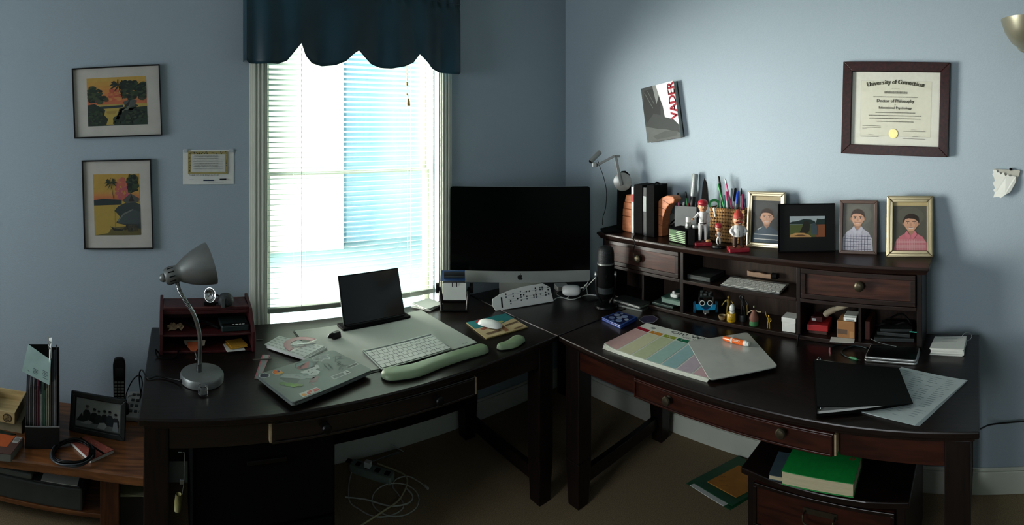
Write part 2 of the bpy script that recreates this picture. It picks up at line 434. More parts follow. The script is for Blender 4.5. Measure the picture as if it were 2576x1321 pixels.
# ================================================================ furniture
M_esp = wood('espresso_wood', '#0c0807', '#1b120e', 'x', .30, .12, spec=.35)
M_espy = wood('espresso_wood_y', '#0d0807', '#1d120e', 'y', .30, .12, spec=.35)
M_espz = wood('espresso_wood_z', '#0d0807', '#1c120e', 'z', .40, .05, spec=.3)
M_red = wood('mahogany_front', '#210d08', '#3c190f', 'y', .36, .1, spec=.35)
M_redx = wood('dark_front_x', '#120c0a', '#1f1511', 'x', .34, .2)
M_pale = wood('pale_drawer_wood', '#a58f6c', '#c4ae8a', 'y', .55)
M_knob = mat('antique_brass_knob', '#4a4436', .38, .8)
M_black = mat('black_plastic', '#070808', .38, var=.1, spec=.25)
M_blackm = mat('matt_black', '#060707', .75, var=.1, spec=.08)
M_silver = mat('brushed_silver', '#9a9e9c', .35, .85, var=.03)
M_chrome = mat('chrome', '#c9cccb', .12, 1.0, var=.01)
M_white = mat('white_plastic_gloss', '#d9dcd8', .3, var=.01, coat=.2)
M_paper = mat('white_paper', '#d3d6d0', .85, var=.02)
M_tabw = wood('walnut_bench_wood', '#4b2a15', '#8a5730', 'x', .3, .3, scale=7)

def knob_mb(c, axis, r=.017):   # turned knob sticking out along -axis direction
    b = MB()
    R = {'x': Matrix.Rotation(-pi/2, 4, 'Y'), 'y': Matrix.Rotation(pi/2, 4, 'X')}[axis]
    b.at(M=Matrix.Translation(c) @ R)
    b.lathe([(r*.75, 0), (r*.75, .003), (r*.42, .005), (r*.42, .013), (r*.95, .017), (r, .023), (r*.8, .028), (r*.3, .030)], 20)
    return b
def desk_common(t, x0, x1, y0, y1, ends='x'):
    pass

# --- left desk (under the window)
LD = Thing('desk', 'dark espresso wooden desk under the window carrying the silver lamp and desk pad', 'desk', (.71, 1.96, 0), 0, None)
b = MB().prism([(-.100, 1.585), (.35, 1.578), (.75, 1.585), (1.15, 1.600), (1.5175, 1.622), (1.5175, 2.32), (-.085, 2.32)], .697, .72)
LD.part('desktop', b, M_esp, world=True, bevel=.005)
LD.part('desktop_moulding', MB().prism([(-.085, 1.600), (.35, 1.594), (.75, 1.600), (1.15, 1.614), (1.505, 1.637), (1.505, 2.31), (-.07, 2.31)], .683, .697), M_esp, world=True, bevel=.003)
for x0, y0 in ((-.085, 1.625), (1.435, 1.645), (-.085, 2.225), (1.435, 2.225)):
    LD.part('leg', MB().prism([(x0+.008, y0+.008), (x0+.072, y0+.008), (x0+.072, y0+.072), (x0+.008, y0+.072)], 0, .20, top=[(x0, y0), (x0+.08, y0), (x0+.08, y0+.08), (x0, y0+.08)])
            .box(x0, x0+.08, y0, y0+.08, .20, .683), M_espz, world=True, bevel=.004)
LD.part('apron', MB().box(-.005, .318, 1.634, 1.654, .60, .683), M_redx, world=True, bevel=.002); LD.part('apron', MB().box(1.09, 1.435, 1.648, 1.668, .60, .683), M_redx, world=True, bevel=.002)
LD.part('side_rail', MB().box(-.075, -.055, 1.705, 2.225, .60, .683), M_espy, world=True, bevel=.002)
LD.part('side_rail', MB().box(1.485, 1.505, 1.725, 2.225, .60, .683), M_espy, world=True, bevel=.002)
LD.part('stretcher', MB().box(1.460, 1.490, 1.725, 2.225, .07, .13), M_espy, world=True, bevel=.003)
LD.part('stretcher', MB().box(-.060, -.030, 1.705, 2.225, .07, .13), M_espy, world=True, bevel=.003)
LD.part('back_panel', MB().box(-.005, 1.435, 2.28, 2.298, .14, .683), M_esp, world=True, bevel=.002)
dr = LD.part('drawer', MB().box(.322, 1.086, 1.612, 1.632, .606, .679), M_redx, world=True, bevel=.003)
for z in (.612, .669): 
    LD.part('drawer_moulding', MB().box(.332, 1.076, 1.607, 1.613, z, z+.006), M_redx, parent=dr, world=True, bevel=.0015)
for x in (.50, .92): LD.part('knob', knob_mb((x, 1.612, .642), 'y'), M_black, parent=dr, world=True, smooth=True)  # knobs coloured black for the darkness at this desk front
for x in (.316, 1.087): LD.part('drawer_side', MB().box(x, x+.007, 1.615, 2.1, .610, .674), M_pale, parent=dr, world=True)

# --- right desk with hutch
RD = Thing('desk', 'dark reddish wooden writing desk below the hutch with a brass-knobbed drawer', 'desk', (1.9, .8, 0), 0, None)
RD.part('desktop', MB().prism([(1.522, 1.618), (1.505, 1.30), (1.497, .85), (1.503, .40), (1.520, -.004), (2.24, -.004), (2.24, 1.618)], .697, .72), M_espy, world=True, bevel=.005)
RD.part('desktop_moulding', MB().prism([(1.536, 1.606), (1.520, 1.30), (1.512, .85), (1.518, .40), (1.534, .010), (2.23, .010), (2.23, 1.606)], .683, .697), M_espy, world=True, bevel=.003)
for x0, y0 in ((1.540, 1.515), (1.540, .022), (2.145, 1.515), (2.145, .022)):
    RD.part('leg', MB().prism([(x0+.008, y0+.008), (x0+.072, y0+.008), (x0+.072, y0+.072), (x0+.008, y0+.072)], 0, .20, top=[(x0, y0), (x0+.08, y0), (x0+.08, y0+.08), (x0, y0+.08)])
            .box(x0, x0+.08, y0, y0+.08, .20, .683), M_espz, world=True, bevel=.004)
RD.part('apron', MB().box(1.546, 1.566, .102, .430, .60, .683), M_red, world=True, bevel=.002); RD.part('apron', MB().box(1.546, 1.566, 1.205, 1.515, .60, .683), M_red, world=True, bevel=.002)
RD.part('side_rail', MB().box(1.62, 2.145, .034, .054, .60, .683), M_esp, world=True, bevel=.002)
RD.part('side_rail', MB().box(1.62, 2.145, 1.572, 1.592, .60, .683), M_esp, world=True, bevel=.002)
RD.part('stretcher', MB().box(1.62, 2.145, 1.545, 1.575, .07, .13), M_esp, world=True, bevel=.003)
RD.part('stretcher', MB().box(1.62, 2.145, .04, .07, .07, .13), M_esp, world=True, bevel=.003)
dr = RD.part('drawer', MB().box(1.512, 1.532, .436, 1.198, .612, .682), M_red, world=True, bevel=.003)
for a in (.614, .672): RD.part('drawer_moulding', MB().box(1.506, 1.513, .446, 1.188, a, a+.007), M_red, parent=dr, world=True, bevel=.0015)
for a in (.441, 1.186): RD.part('drawer_moulding', MB().box(1.506, 1.513, a, a+.007, .614, .679), M_red, parent=dr, world=True, bevel=.0015)
for px, py in ((1682, 1007), (1968, 1088)):
    y = 1.507/tan(AZ(px)); z = ZP(py, hypot(1.50, y))
    RD.part('knob', knob_mb((1.512, y, max(.63, min(.665, z))), 'x'), M_knob, parent=dr, world=True, smooth=True)
RD.part('drawer_side', MB().box(1.515, 2.0, .430, .4365, .614, .679), M_pale, parent=dr, world=True)

# --- corner table between the desks
CT = Thing('corner_table', 'dark square corner table carrying the big computer between the two desks', 'table', (1.88, 1.97, 0))
CT.part('tabletop', MB().box(1.5245, 2.24, 1.6245, 2.32, .697, .7195), M_esp, world=True, bevel=.004)
CT.part('leg', MB().box(2.15, 2.22, 2.23, 2.30, 0, .697), M_espz, world=True, bevel=.004)
CT.part('apron', MB().box(1.56, 2.14, 2.26, 2.28, .62, .697), M_esp, world=True); CT.part('apron', MB().box(2.18, 2.20, 1.66, 2.22, .62, .697), M_esp, world=True)

# --- hutch
HZ, HS, HB = 1.062, .895, .738      # top, shelf and bottom-board surfaces
HU = Thing('hutch', 'dark wooden desktop hutch with two knobbed drawers and open cubbies', 'hutch', (2.15, 1.03, DESK))
M_hut = wood('hutch_wood', '#130c0a', '#281913', 'y', .34, .12, spec=.35)
HU.part('top_board', MB().prism([(2.032, 1.865), (2.024, 1.4), (2.020, 1.0), (2.024, .6), (2.034, .195), (2.262, .195), (2.262, 1.865)], HZ-.014, HZ), M_hut, world=True, bevel=.004)
HU.part('top_moulding', MB().prism([(2.050, 1.850), (2.043, 1.4), (2.040, 1.0), (2.043, .6), (2.052, .210), (2.258, .210), (2.258, 1.850)], HZ-.034, HZ-.014, top=[(2.037, 1.862), (2.030, 1.4), (2.026, 1.0), (2.030, .6), (2.040, .198), (2.26, .198), (2.26, 1.862)]), M_hut, world=True, bevel=.002)
for y0, y1 in ((1.822, 1.842), (1.330, 1.350), (.742, .760), (.226, .248)):
    HU.part('upright', MB().box(2.058, 2.245, y0, y1, DESK, HZ-.034), M_espz, world=True, bevel=.002)
HU.part('divider', MB().box(2.064, 2.24, 1.570, 1.584, DESK+.018, HS-.016), M_espz, world=True, bevel=.0015)
HU.part('divider', MB().box(2.064, 2.24, .478, .490, DESK+.018, HS-.016), M_espz, world=True, bevel=.0015)
HU.part('shelf', MB().box(2.056, 2.24, .248, .742, HS-.016, HS), M_hut, world=True, bevel=.002)
HU.part('shelf', MB().box(2.056, 2.24, .760, 1.330, HS-.016, HS), M_hut, world=True, bevel=.002)
HU.part('shelf', MB().box(2.056, 2.24, 1.350, 1.822, HS-.016, HS), M_hut, world=True, bevel=.002)
HU.part('bottom_board', MB().box(2.054, 2.24, .248, 1.822, DESK+.0005, HB), M_hut, world=True, bevel=.002)
HU.part('back_panel', MB().box(2.24, 2.250, .226, 1.842, DESK, HZ-.034), wood('hutch_back', '#241b16', '#33271f', 'z', .6, spec=.2), world=True)
M_dfr = wood('hutch_drawer_front', '#1f100c', '#47281d', 'y', .42, .05, spec=.3, scale=6, bump=.5)
for y0, y1, kx in ((.252, .738, (2161, 723)), (1.354, 1.818, (1603, 652))):
    z0, z1 = HS+.004, HZ-.038
    d = HU.part('drawer', MB().box(2.058, 2.075, y0, y1, z0, z1), M_dfr, world=True, bevel=.002)
    for a0, a1, c0, c1 in ((y0, y1, z0, z0+.020), (y0, y1, z1-.020, z1), (y0, y0+.022, z0+.020, z1-.020), (y1-.022, y1, z0+.020, z1-.020)):
        HU.part('drawer_frame', MB().box(2.050, 2.058, a0, a1, c0, c1), M_hut, parent=d, world=True, bevel=.002)
    y = 2.04/tan(AZ(kx[0]))
    HU.part('knob', knob_mb((2.058, y, ZP(kx[1], hypot(2.03, y))), 'x', .021), M_knob, parent=d, world=True, smooth=True)

# --- filing cabinet under the right desk
FZ = .45
FC = Thing('filing_cabinet', 'low dark wooden filing cabinet with a bail handle under the right desk', 'cabinet', (1.85, .5, 0))
FC.part('cabinet_top', MB().prism([(1.588, .790), (1.570, .65), (1.566, .50), (1.570, .35), (1.590, .215), (2.14, .215), (2.14, .790)], FZ-.022, FZ), M_espy, world=True, bevel=.004)
FC.part('body', MB().box(1.61, 2.13, .23, .775, 0, FZ-.022), M_espz, world=True, bevel=.003)
for z0, z1 in ((.262, .412), (.045, .240)):
    d = FC.part('drawer', MB().box(1.592, 1.610, .262, .743, z0, z1), M_red, world=True, bevel=.003)
    for a0, a1, c0, c1 in ((.262, .743, z0, z0+.012), (.262, .743, z1-.012, z1), (.262, .274, z0+.012, z1-.012), (.731, .743, z0+.012, z1-.012)):
        FC.part('drawer_moulding', MB().box(1.586, 1.592, a0, a1, c0, c1), M_espy, parent=d, world=True, bevel=.0015)
    zc = z1-.045
    FC.part('handle', MB().tube(catmull([(1.592, .555, zc), (1.566, .556, zc), (1.560, .552, zc-.018), (1.558, .535, zc-.024), (1.557, .505, zc-.025), (1.558, .475, zc-.024), (1.560, .458, zc-.018), (1.566, .454, zc), (1.592, .455, zc)], 4), .0032, 8)
            .box(1.588, 1.592, .448, .562, zc-.008, zc+.010), M_knob, parent=d, world=True, smooth=True)

# --- black file cabinet under the left desk
BC = Thing('file_cabinet', 'black two-drawer file cabinet standing under the window desk', 'cabinet', (.33, 1.95, 0))
BC.part('body', MB().box(.075, .560, 1.69, 2.24, 0, .585), M_blackm, world=True, bevel=.004)
for z0, z1 in ((.02, .29), (.305, .575)):
    d = BC.part('drawer', MB().box(.085, .550, 1.672, 1.690, z0, z1), M_blackm, world=True, bevel=.003)
    BC.part('handle', MB().box(.25, .385, 1.660, 1.672, z1-.06, z1-.045), M_black, parent=d, world=True, bevel=.002)

# --- low bench at the left
BT = Thing('bench', 'low walnut-brown wooden bench with thick bowed top left of the desk', 'bench', (-.7, 2.1, 0))
BZ = .347
def bx(px): return 1.9*tan(AZ(px))
pf = [HP(px, py, BZ) for px, py in ((372, 1201), (300, 1193), (200, 1178), (100, 1165), (0, 1153))]
pts = [(-.093, pf[0].y)] + [(p.x, p.y) for p in pf[1:]] + [(-1.5, pf[-1].y+.015), (-1.5, 2.335), (-.093, 2.335)]
BT.part('bench_top', MB().prism(pts[::-1], BZ-.038, BZ), M_tabw, world=True, bevel=.006)
BT.part('apron', MB().box(-1.42, -.20, 1.975, 1.995, BZ-.085, BZ-.038), M_tabw, world=True, bevel=.003)
for x in (-.27, -1.42):
    for y in (1.96, 2.24): BT.part('leg', MB().box(x, x+.075, y, y+.06, 0, BZ-.038), wood('bench_leg', '#33170c', '#54301a', 'z', .4), world=True, bevel=.004)
BT.part('lower_shelf', MB().box(-1.42, -.20, 2.02, 2.30, .07, .088), M_tabw, world=True, bevel=.002)

# ================================================================ things on the north wall
def wall_frame(name, label, px4, fw, outer_m, mat_hex, inner, items, axis='N', depth=.018, label_print=None, glass=True, mat_w=None):
    """px4: TL TR BR BL pixels of the outer frame on the wall; inner: picture rect as fractions; items in 0..1 art units scaled."""
    fn = NP if axis == 'N' else EP
    P = [fn(*p, depth) for p in px4]
    c = (P[0]+P[1]+P[2]+P[3])/4
    w = ((P[1]-P[0]).length + (P[2]-P[3]).length)/2; h = ((P[0]-P[3]).length + (P[1]-P[2]).length)/2
    u = (P[1]-P[0]) + (P[2]-P[3])
    roll = atan2(u.z, hypot(u.x, u.y))
    rz = 0 if axis == 'N' else -pi/2
    base = Vector((c.x, YN, c.z)) if axis == 'N' else Vector((XE, c.y, c.z))
    t = Thing(name, label, 'picture' if 'certificate' not in name else 'certificate', base, rz)
    Rm = Matrix.Rotation(-roll, 4, 'Y') @ UP
    def sl(): return MB().at(M=Rm)
    for (a, b_, c_, d, m4) in ((-w/2, w/2, h/2-fw, h/2, 't'), (-w/2, w/2, -h/2, -h/2+fw, 'b'), (-w/2, -w/2+fw, -h/2+fw, h/2-fw, 'l'), (w/2-fw, w/2, -h/2+fw, h/2-fw, 'r')):
        mb = sl()
        if m4 == 't': pl = [(-w/2, h/2), (-w/2+fw, h/2-fw), (w/2-fw, h/2-fw), (w/2, h/2)]
        elif m4 == 'b': pl = [(-w/2, -h/2), (w/2, -h/2), (w/2-fw, -h/2+fw), (-w/2+fw, -h/2+fw)]
        elif m4 == 'l': pl = [(-w/2, h/2), (-w/2, -h/2), (-w/2+fw, -h/2+fw), (-w/2+fw, h/2-fw)]
        else: pl = [(w/2, -h/2), (w/2, h/2), (w/2-fw, h/2-fw), (w/2-fw, -h/2+fw)]
        mb.prism(pl, 0, depth)
        t.part('frame_rail', mb, outer_m, bevel=min(.002, fw/5))
    t.part('mat_board', sl().box(-w/2+fw, w/2-fw, -h/2+fw, h/2-fw, .002, depth*.45), mat(name+'_mat', mat_hex, .85, var=.02))
    x0, y0, x1, y1 = inner
    iw, ih = w*(x1-x0), h*(y1-y0); ox, oy = -w/2 + w*x0, -h/2 + h*y0
    mb = sl()
    mb.X = Rm @ Matrix.Translation((ox, oy, depth*.45+.0004)) @ Matrix.Diagonal((iw, ih, 1, 1))
    art(mb, items)
    t.part('picture_print', mb, PR)
    if glass: t.part('glass_pane', sl().poly([(-w/2+fw, -h/2+fw, depth*.8), (w/2-fw, -h/2+fw, depth*.8), (w/2-fw, h/2-fw, depth*.8), (-w/2+fw, h/2-fw, depth*.8)]), glass_mat('frame_glass', gloss=.0025, rough=.03))
    return t
M_blkfr = mat('black_metal_frame', '#141414', .4, .3)
def palm(x, y, s, col, trunk, ar=1.0):
    o = [('l', [(x, y), (x+.02*s, y-.12*s), (x+.07*s, y-.34*s)], .014*s, trunk)]
    for a in (200, 235, 265, 300, 335, 10, 45, 90, 140, 170):
        a = radians(a); o.append(('p', [(x, y), (x+.10*s*cos(a)-.02*s*sin(a), y+.10*s*ar*sin(a)+.03*s), (x+.19*s*cos(a), y+(.16*s*sin(a)-.05*s)*ar), (x+.09*s*cos(a+.3), y+.07*s*ar*sin(a)-.02*s)], col))
    return o
random.seed(11)
def blobs(cx, cy, rx, ry, cols, n, r=(.02, .05)):
    o = []
    for k in range(n):
        a = random.uniform(0, 2*pi); q = random.random()**.5
        x, y = cx+rx*q*cos(a), cy+ry*q*sin(a); rr = random.uniform(*r)
        x = min(max(x, rr), 1-rr); y = min(max(y, rr), 1-rr)
        o.append(('c', x, y, rr, rr*random.uniform(.6, 1), random.choice(cols)))
    return o
sky = [('r', 0, 0, 1, 1, '#c8a64a')]
for k in range(14):
    t_ = k/14; c = ['#d8a340', '#d99b3c', '#dd9438', '#df8c38', '#de823a', '#dd7a3e', '#d86d40'][min(6, k//2)]
    sky.append(('r', 0, 1-(k+1)*.04, 1, 1-k*.04, c))
GR = ['#2c3a2c', '#34452f', '#27332c', '#3f4c33', '#222d2a', '#4a5238']
land = sky + blobs(.47, .62, .10, .15, ['#d8643c', '#dc7440', '#e08a48', '#c8583a'], 40) + [('p', [(.0, .36), (.5, .34), (.72, .38), (1, .34), (1, 0), (0, 0)], '#334033'),
    ('p', [(.26, .36), (.54, .36), (.50, .22), (.42, .14), (.44, .02), (.31, .02), (.34, .14), (.28, .22)], '#c9a545'), ('p', [(.30, .30), (.5, .31), (.46, .24), (.34, .24)], '#b8913e'),
    ('p', [(.2, .40), (.6, .42), (.6, .37), (.2, .35)], '#3a4548'),
    ('p', [(0, .44), (.12, .46), (.30, .33), (.28, .22), (.34, .12), (.30, .03), (0, 0)], '#2f3b31'), ('p', [(.56, .34), (.74, .46), (.86, .40), (.62, .22), (.44, .18), (.42, .03), (1, 0), (1, .38)], '#38443a'),
    ('p', [(.60, .48), (.74, .55), (.84, .50), (.80, .40), (.70, .36), (.63, .40)], '#5b5c57'), ('p', [(.63, .40), (.72, .52), (.70, .38)], '#332f2c'),
    ('p', [(.58, .3), (.66, .36), (.72, .44), (.70, .34), (.60, .2)], '#6b6a5c')]
land += blobs(.12, .66, .12, .16, GR, 70) + blobs(.72, .74, .15, .20, GR, 110) + blobs(.93, .70, .07, .18, GR + ['#5a4348'], 60) + blobs(.22, .55, .12, .06, GR + ['#6a4438'], 30)
land += blobs(.12, .2, .12, .16, GR, 60, (.015, .035)) + blobs(.75, .18, .22, .14, GR, 90, (.015, .035)) + palm(.54, .84, .9, '#2b3630', '#2d2b24') + blobs(.48, .08, .05, .05, GR, 12, (.01, .02))
def mute(items, k=.10):
    o = []
    for it in items:
        it = list(it)
        for j, q in enumerate(it):
            if isinstance(q, str) and q.startswith('#'):
                c_ = lin(q); g_ = sum(c_)/3
                it[j] = tuple((x_*(1-k)+g_*k)*m_+.010 for x_, m_ in zip(c_, (.74, .84, .85)))
        o.append(tuple(it))
    return o
land = mute(land)
wall_frame('framed_picture', 'upper framed sunset river painting, landscape shape, in a thin black frame on the window wall', ((180, 173), (403, 160), (407, 342), (186, 348)), .006, M_blkfr, '#b4b2aa', (.165, .165, .84, .845), land)
port = [('r', 0, 0, 1, 1, '#c9a03c'), ('r', 0, .80, 1, 1, '#cf9c3c')]
for k in range(8): port.append(('r', 0, .56+k*.03, 1, .59+k*.03, ['#d0643a', '#d4703c', '#d67d3c', '#d88a3c', '#d4943c', '#d09a3c', '#cf9c3c', '#cf9c3c'][k]))
port += blobs(.62, .75, .13, .16, ['#d0604a', '#c8566a', '#d67a4a', '#c9605a'], 60) + [('p', [(0, .58), (.2, .60), (.6, .58), (.6, .50), (.0, .49)], '#333c3c'),
    ('r', 0, .02, .45, .49, '#c49c3a'), ('p', [(0, 0), (1, 0), (1, .16), (.5, .14), (.35, .1), (.3, .04)], '#6f6136'),
    ('p', [(.44, .40), (.52, .47), (.66, .52), (.82, .56), (1, .50), (1, .10), (.60, .18), (.47, .20), (.56, .30), (.50, .36)], '#3c4443'),
    ('p', [(.48, .22), (.62, .34), (.84, .42), (1, .38), (1, .18), (.6, .19)], '#4c5252'), ('p', [(.50, .24), (.64, .36), (.85, .43), (.85, .41), (.64, .33), (.52, .22)], '#77786e'),
    ('p', [(.62, .57), (.80, .68), (.98, .60), (.97, .54), (.7, .52)], '#5a5852'), ('p', [(.75, .55), (.82, .66), (.88, .55)], '#36302b'),
    ('p', [(.34, .15), (.44, .115), (.62, .11), (.68, .14), (.60, .075), (.42, .075)], '#33312c'), ('l', [(.36, .14), (.6, .10)], .01, '#7a6a48')]
port += blobs(.86, .84, .12, .15, GR, 80) + blobs(.80, .12, .18, .06, ['#4c4438', '#564c3c', '#3c3a34'], 30, (.01, .03)) + palm(.38, .86, .75, '#33402f', '#4a3a2c', .9)
port = mute(port)
wall_frame('framed_picture', 'lower framed palm and lake painting, upright, in a thin black frame below the river painting', ((204, 404), (381, 400), (385, 627), (212, 628)), .006, M_blkfr, '#b4b2aa', (.16, .155, .825, .84), port)

# taped certificate sheet
P = [NP(px, py, .004) for px, py in ((460, 377), (588, 374), (591, 461), (462, 464))]
cs = Thing('paper_sheet', 'white printed sheet with a patterned border taped beside the window', 'paper', ((P[0].x+P[1].x)/2, YN, P[3].z))
w, h = (P[1]-P[0]).length, (P[0]-P[3]).length
mb = MB().at(M=Matrix.Translation((-w/2, 0, 0)) @ UP)
mb.grid(lambda u, v: (u*w, v*h, .0025 + .003*sin(pi*u)*(1-v)), 8, 6)
cs.part('sheet', mb, M_paper, solid=.0006)
mb = MB(); mb.X = Matrix.Translation((-w/2, -.0062, 0)) @ UP @ Matrix.Diagonal((w, h, 1, 1))
it = [('r', .10, .30, .88, .95, '#a59a68'), ('r', .16, .36, .83, .87, '#c9ccc4')]
for k in range(34):
    it.append(('c', random.uniform(.11, .87), .91+random.uniform(-.03, .03), .008, .012, random.choice(['#2b3a44', '#3b4c3c', '#554a2c'])))
for k in range(30):
    it.append(('c', random.choice((.13, .855))+random.uniform(-.015, .015), random.uniform(.33, .9), .007, .012, random.choice(['#2b3a44', '#8d7a30', '#554a2c'])))
for k in range(6): it.append(('r', .2, .80-k*.07, .79 if k else .7, .805-k*.07, '#8b8f8b'))
for k in range(6): it.append(('l', [(.22+.008*j, .82-k*.07+.012*sin(j*2.3+k)) for j in range(60)], .004, '#777c7a'))
it += [('t', 'THANK YOU FOR BEING IN MY LIFE', .12, .245, .062, '#44504c', 'l', 0, .60), ('t', '-------', .13, .13, .05, '#3a4046', 'l', 0, .7), ('r', .40, .10, .60, .135, '#24304a'), ('t', '---- ----', .40, .15, .035, '#333a3a', 'l', 0, .6), ('r', .72, .125, .85, .165, '#26282a'), ('r', .48, .05, .8, .054, '#8b8f8b')]
art(mb, it); cs.part('sheet_print', mb, PR)
for x in (-w/2+.012, w/2-.012): cs.part('tape', MB().at(M=UP).box(x-.010, x+.010, h-.012, h+.004, .006, .0066), mat('tape', '#aeb8bc', .3))

# ================================================================ things on the left desk
# --- red desk organiser
OB, OW = Vector((.148, 2.03, DESK)), .376
og = Thing('desk_organizer', 'dark red leather desk organiser with open shelves behind the silver lamp', 'organizer', (.148, 2.14, DESK))
M_leath = mat('red_leather', '#3a0f12', .45, var=.12, scale=30, bump=.15)
M_leathe = mat('leather_edge', '#7a4a38', .6)
prof = [(2.25, DESK+.001), (2.25, .889), (2.115, .868), (2.035, .800), (2.035, DESK+.001)]
def side(x0, x1):
    b = MB(); b.X = Matrix.Translation((x0, 0, 0)) @ Matrix(((0, 0, 1, 0), (1, 0, 0, 0), (0, 1, 0, 0), (0, 0, 0, 1)))
    return b.prism(prof, 0, x1-x0)
for x0, x1 in ((-.044, -.030), (.326, .340)): og.part('side_panel', side(x0, x1), M_leath, world=True, bevel=.002)
og.part('lid', MB().prism([(-.030, 2.125), (.326, 2.125), (.326, 2.25), (-.030, 2.25)], .862, .874).box(-.03, .326, 2.1245, 2.1345, .848, .862), M_leath, world=True, bevel=.002)
e = [(-.024, 2.131, .8746), (.320, 2.131, .8746), (.320, 2.244, .8746), (-.024, 2.244, .8746), (-.024, 2.131, .8746)]
og.part('stitching', MB().tube(e, .0007, 4), M_leathe, world=True)
og.part('shelf', MB().box(-.030, .326, 2.05, 2.245, .785, .793), M_leath, world=True, bevel=.002)
og.part('back_panel', MB().box(-.030, .326, 2.240, 2.2495, DESK+.001, .862), M_leath, world=True)
og.part('base_panel', MB().box(-.030, .326, 2.045, 2.24, DESK+.001, DESK+.010), M_leath, world=True, bevel=.002)
# contents
single('card_reader', 'dark green-grey flat device with four white buttons in the red organiser', 'device',
       MB().at((.262, 2.125, .7935), .03).prism(rrect(.115, .11, .008), 0, .022), mat('dark_teal_plastic', '#1b2826', .4), bevel=.003)
kb = Thing('button_strip', 'thin black strip with four pale buttons on the device in the organiser', 'device', (.262, 2.083, .816), .03)
kb.part('strip', MB().box(-.052, .052, -.012, .012, 0, .003), M_black, bevel=.001)
for k in range(4): kb.part('button', MB().box(-.012+k*.014, -.003+k*.014, -.008, -.005, .003, .0045), M_white)
single('crumpled_receipt', 'small crumpled tan receipt at the left of the organiser shelf', 'paper',
       MB().at((.02, 2.11, .793)).grid(lambda u, v: (u*.06-.03+.006*sin(9*v), v*.05-.02, .002+.018*abs(sin(7*u+3*v))*abs(sin(5*v+u))), 10, 8), mat('tan_paper', '#8a7358', .8), solid=.0008)
single('cable_pouch', 'dark grey mesh cable bundle lying on the organiser shelf', 'bundle',
       MB().tube(catmull([(.075, 2.14, .803), (.11, 2.10, .803), (.16, 2.12, .806), (.20, 2.09, .801), (.14, 2.15, .810), (.09, 2.11, .812)]), .005, 7), M_blackm, smooth='all')
single('eyeglasses_case', 'dark slim pen lying at the back of the organiser shelf', 'pen', MB().tube([(.22, 2.19, .799), (.31, 2.18, .806)], .004, 8), M_black)
single('yellow_envelope', 'yellow and white card poking out of the organiser base', 'card',
       MB().at((.268, 2.08, .735), .25).box(-.04, .035, -.035, .03, .0, .002).box(-.03, .04, -.025, .045, .002, .004), mat('yellow_card', '#b98a2c', .7))
single('white_card', 'white folded card under the yellow card in the organiser base', 'card',
       MB().at((.26, 2.065, .7305), .1).box(-.04, .035, -.035, .04, .0, .0015), M_paper)
tg = Thing('leather_key_tag', 'orange leather key tag with white scalloped edge hanging from the organiser', 'key tag', HP(488, 892), -.1)
tg.part('scalloped_lining', MB().at((0, .035, .018), 0, radians(22)).prism([(x, y + .004*sin(k*2.1)) for k, (x, y) in enumerate([(-.045, .028), (-.040, .006), (-.022, .004), (-.008, -.010), (.008, -.010), (.020, .004), (.040, .004), (.044, .028)])], 0, .002), mat('cream_felt', '#b9ad98', .8))
tg.part('tag', MB().at((-.002, .030, .018), 0, radians(22)).prism([(-.030, .02), (-.028, .0), (-.010, -.024), (0, -.028), (.010, -.024), (.026, 0), (.028, .02)], .002, .005), mat('orange_leather', '#a5512f', .6))
tg.part('key', MB().tube([(.004, .0, .012), (.010, -.02, .004), (.012, -.032, .002)], .0022, 6).at((.012, -.036, .0)).lathe([(.006, 0), (.006, .002)], 10), M_silver)
single('black_strap', 'thin black cable looping out from under the organiser', 'cable', MB().tube(catmull([HP(402, 893)+Vector((0, 0, .003)), HP(392, 893)+Vector((0, 0, .02)), HP(396, 900)+Vector((0, 0, .004)), HP(415, 904)+Vector((0, 0, .003)), HP(440, 902)+Vector((0, 0, .003)), HP(450, 888)+Vector((0, 0, .012))]), .003, 6), M_blackm, smooth='all')
# on the lid: clip lamp (round mirror like lens) and dark bell
zt = .8745
cl = Thing('clip_lamp', 'small chrome book lamp with oval reflector on top of the red organiser', 'lamp', (.172, 2.165, zt))
a = Matrix.Translation((0, 0, .040)) @ Matrix.Rotation(radians(-40), 4, 'Z') @ Matrix.Rotation(radians(80), 4, 'X')
b = MB().at(M=a); b.lathe([(.004, -.012), (.018, -.008), (.027, .002), (.030, .010), (.0285, .010), (.025, .003), (.016, -.006), (.001, -.009)], 20, cap=False)
cl.part('reflector', b, M_chrome, smooth=True)
cl.part('stem', MB().tube(catmull([(.006, .008, .036), (.03, .02, .030), (.045, .01, .012), (.03, 0, .006), (.0, .0, .005)]), .0035, 8), M_black, smooth='all')
cl.part('clip', MB().box(-.03, .02, -.014, .014, 0, .008), M_blackm, bevel=.002)
sp = Thing('mesh_ball', 'dark grey round mesh desk gadget on the right of the organiser lid', 'gadget', (.232, 2.150, zt))
b = MB().lathe([(.022, 0), (.030, .006), (.034, .018), (.031, .034), (.020, .046), (.002, .050)], 24)
sp.part('body', b, mat('grey_mesh', '#2c2f30', .6, scale=180, var=.3, bump=.6), smooth=True)
sp.part('front_clip', MB().at((-.014, -.032, .0)).prism([(-.008, -.004), (.008, -.004), (.006, .008), (-.006, .008)], .0, .038), mat('steel', '#7b7f80', .3, .8), bevel=.002)

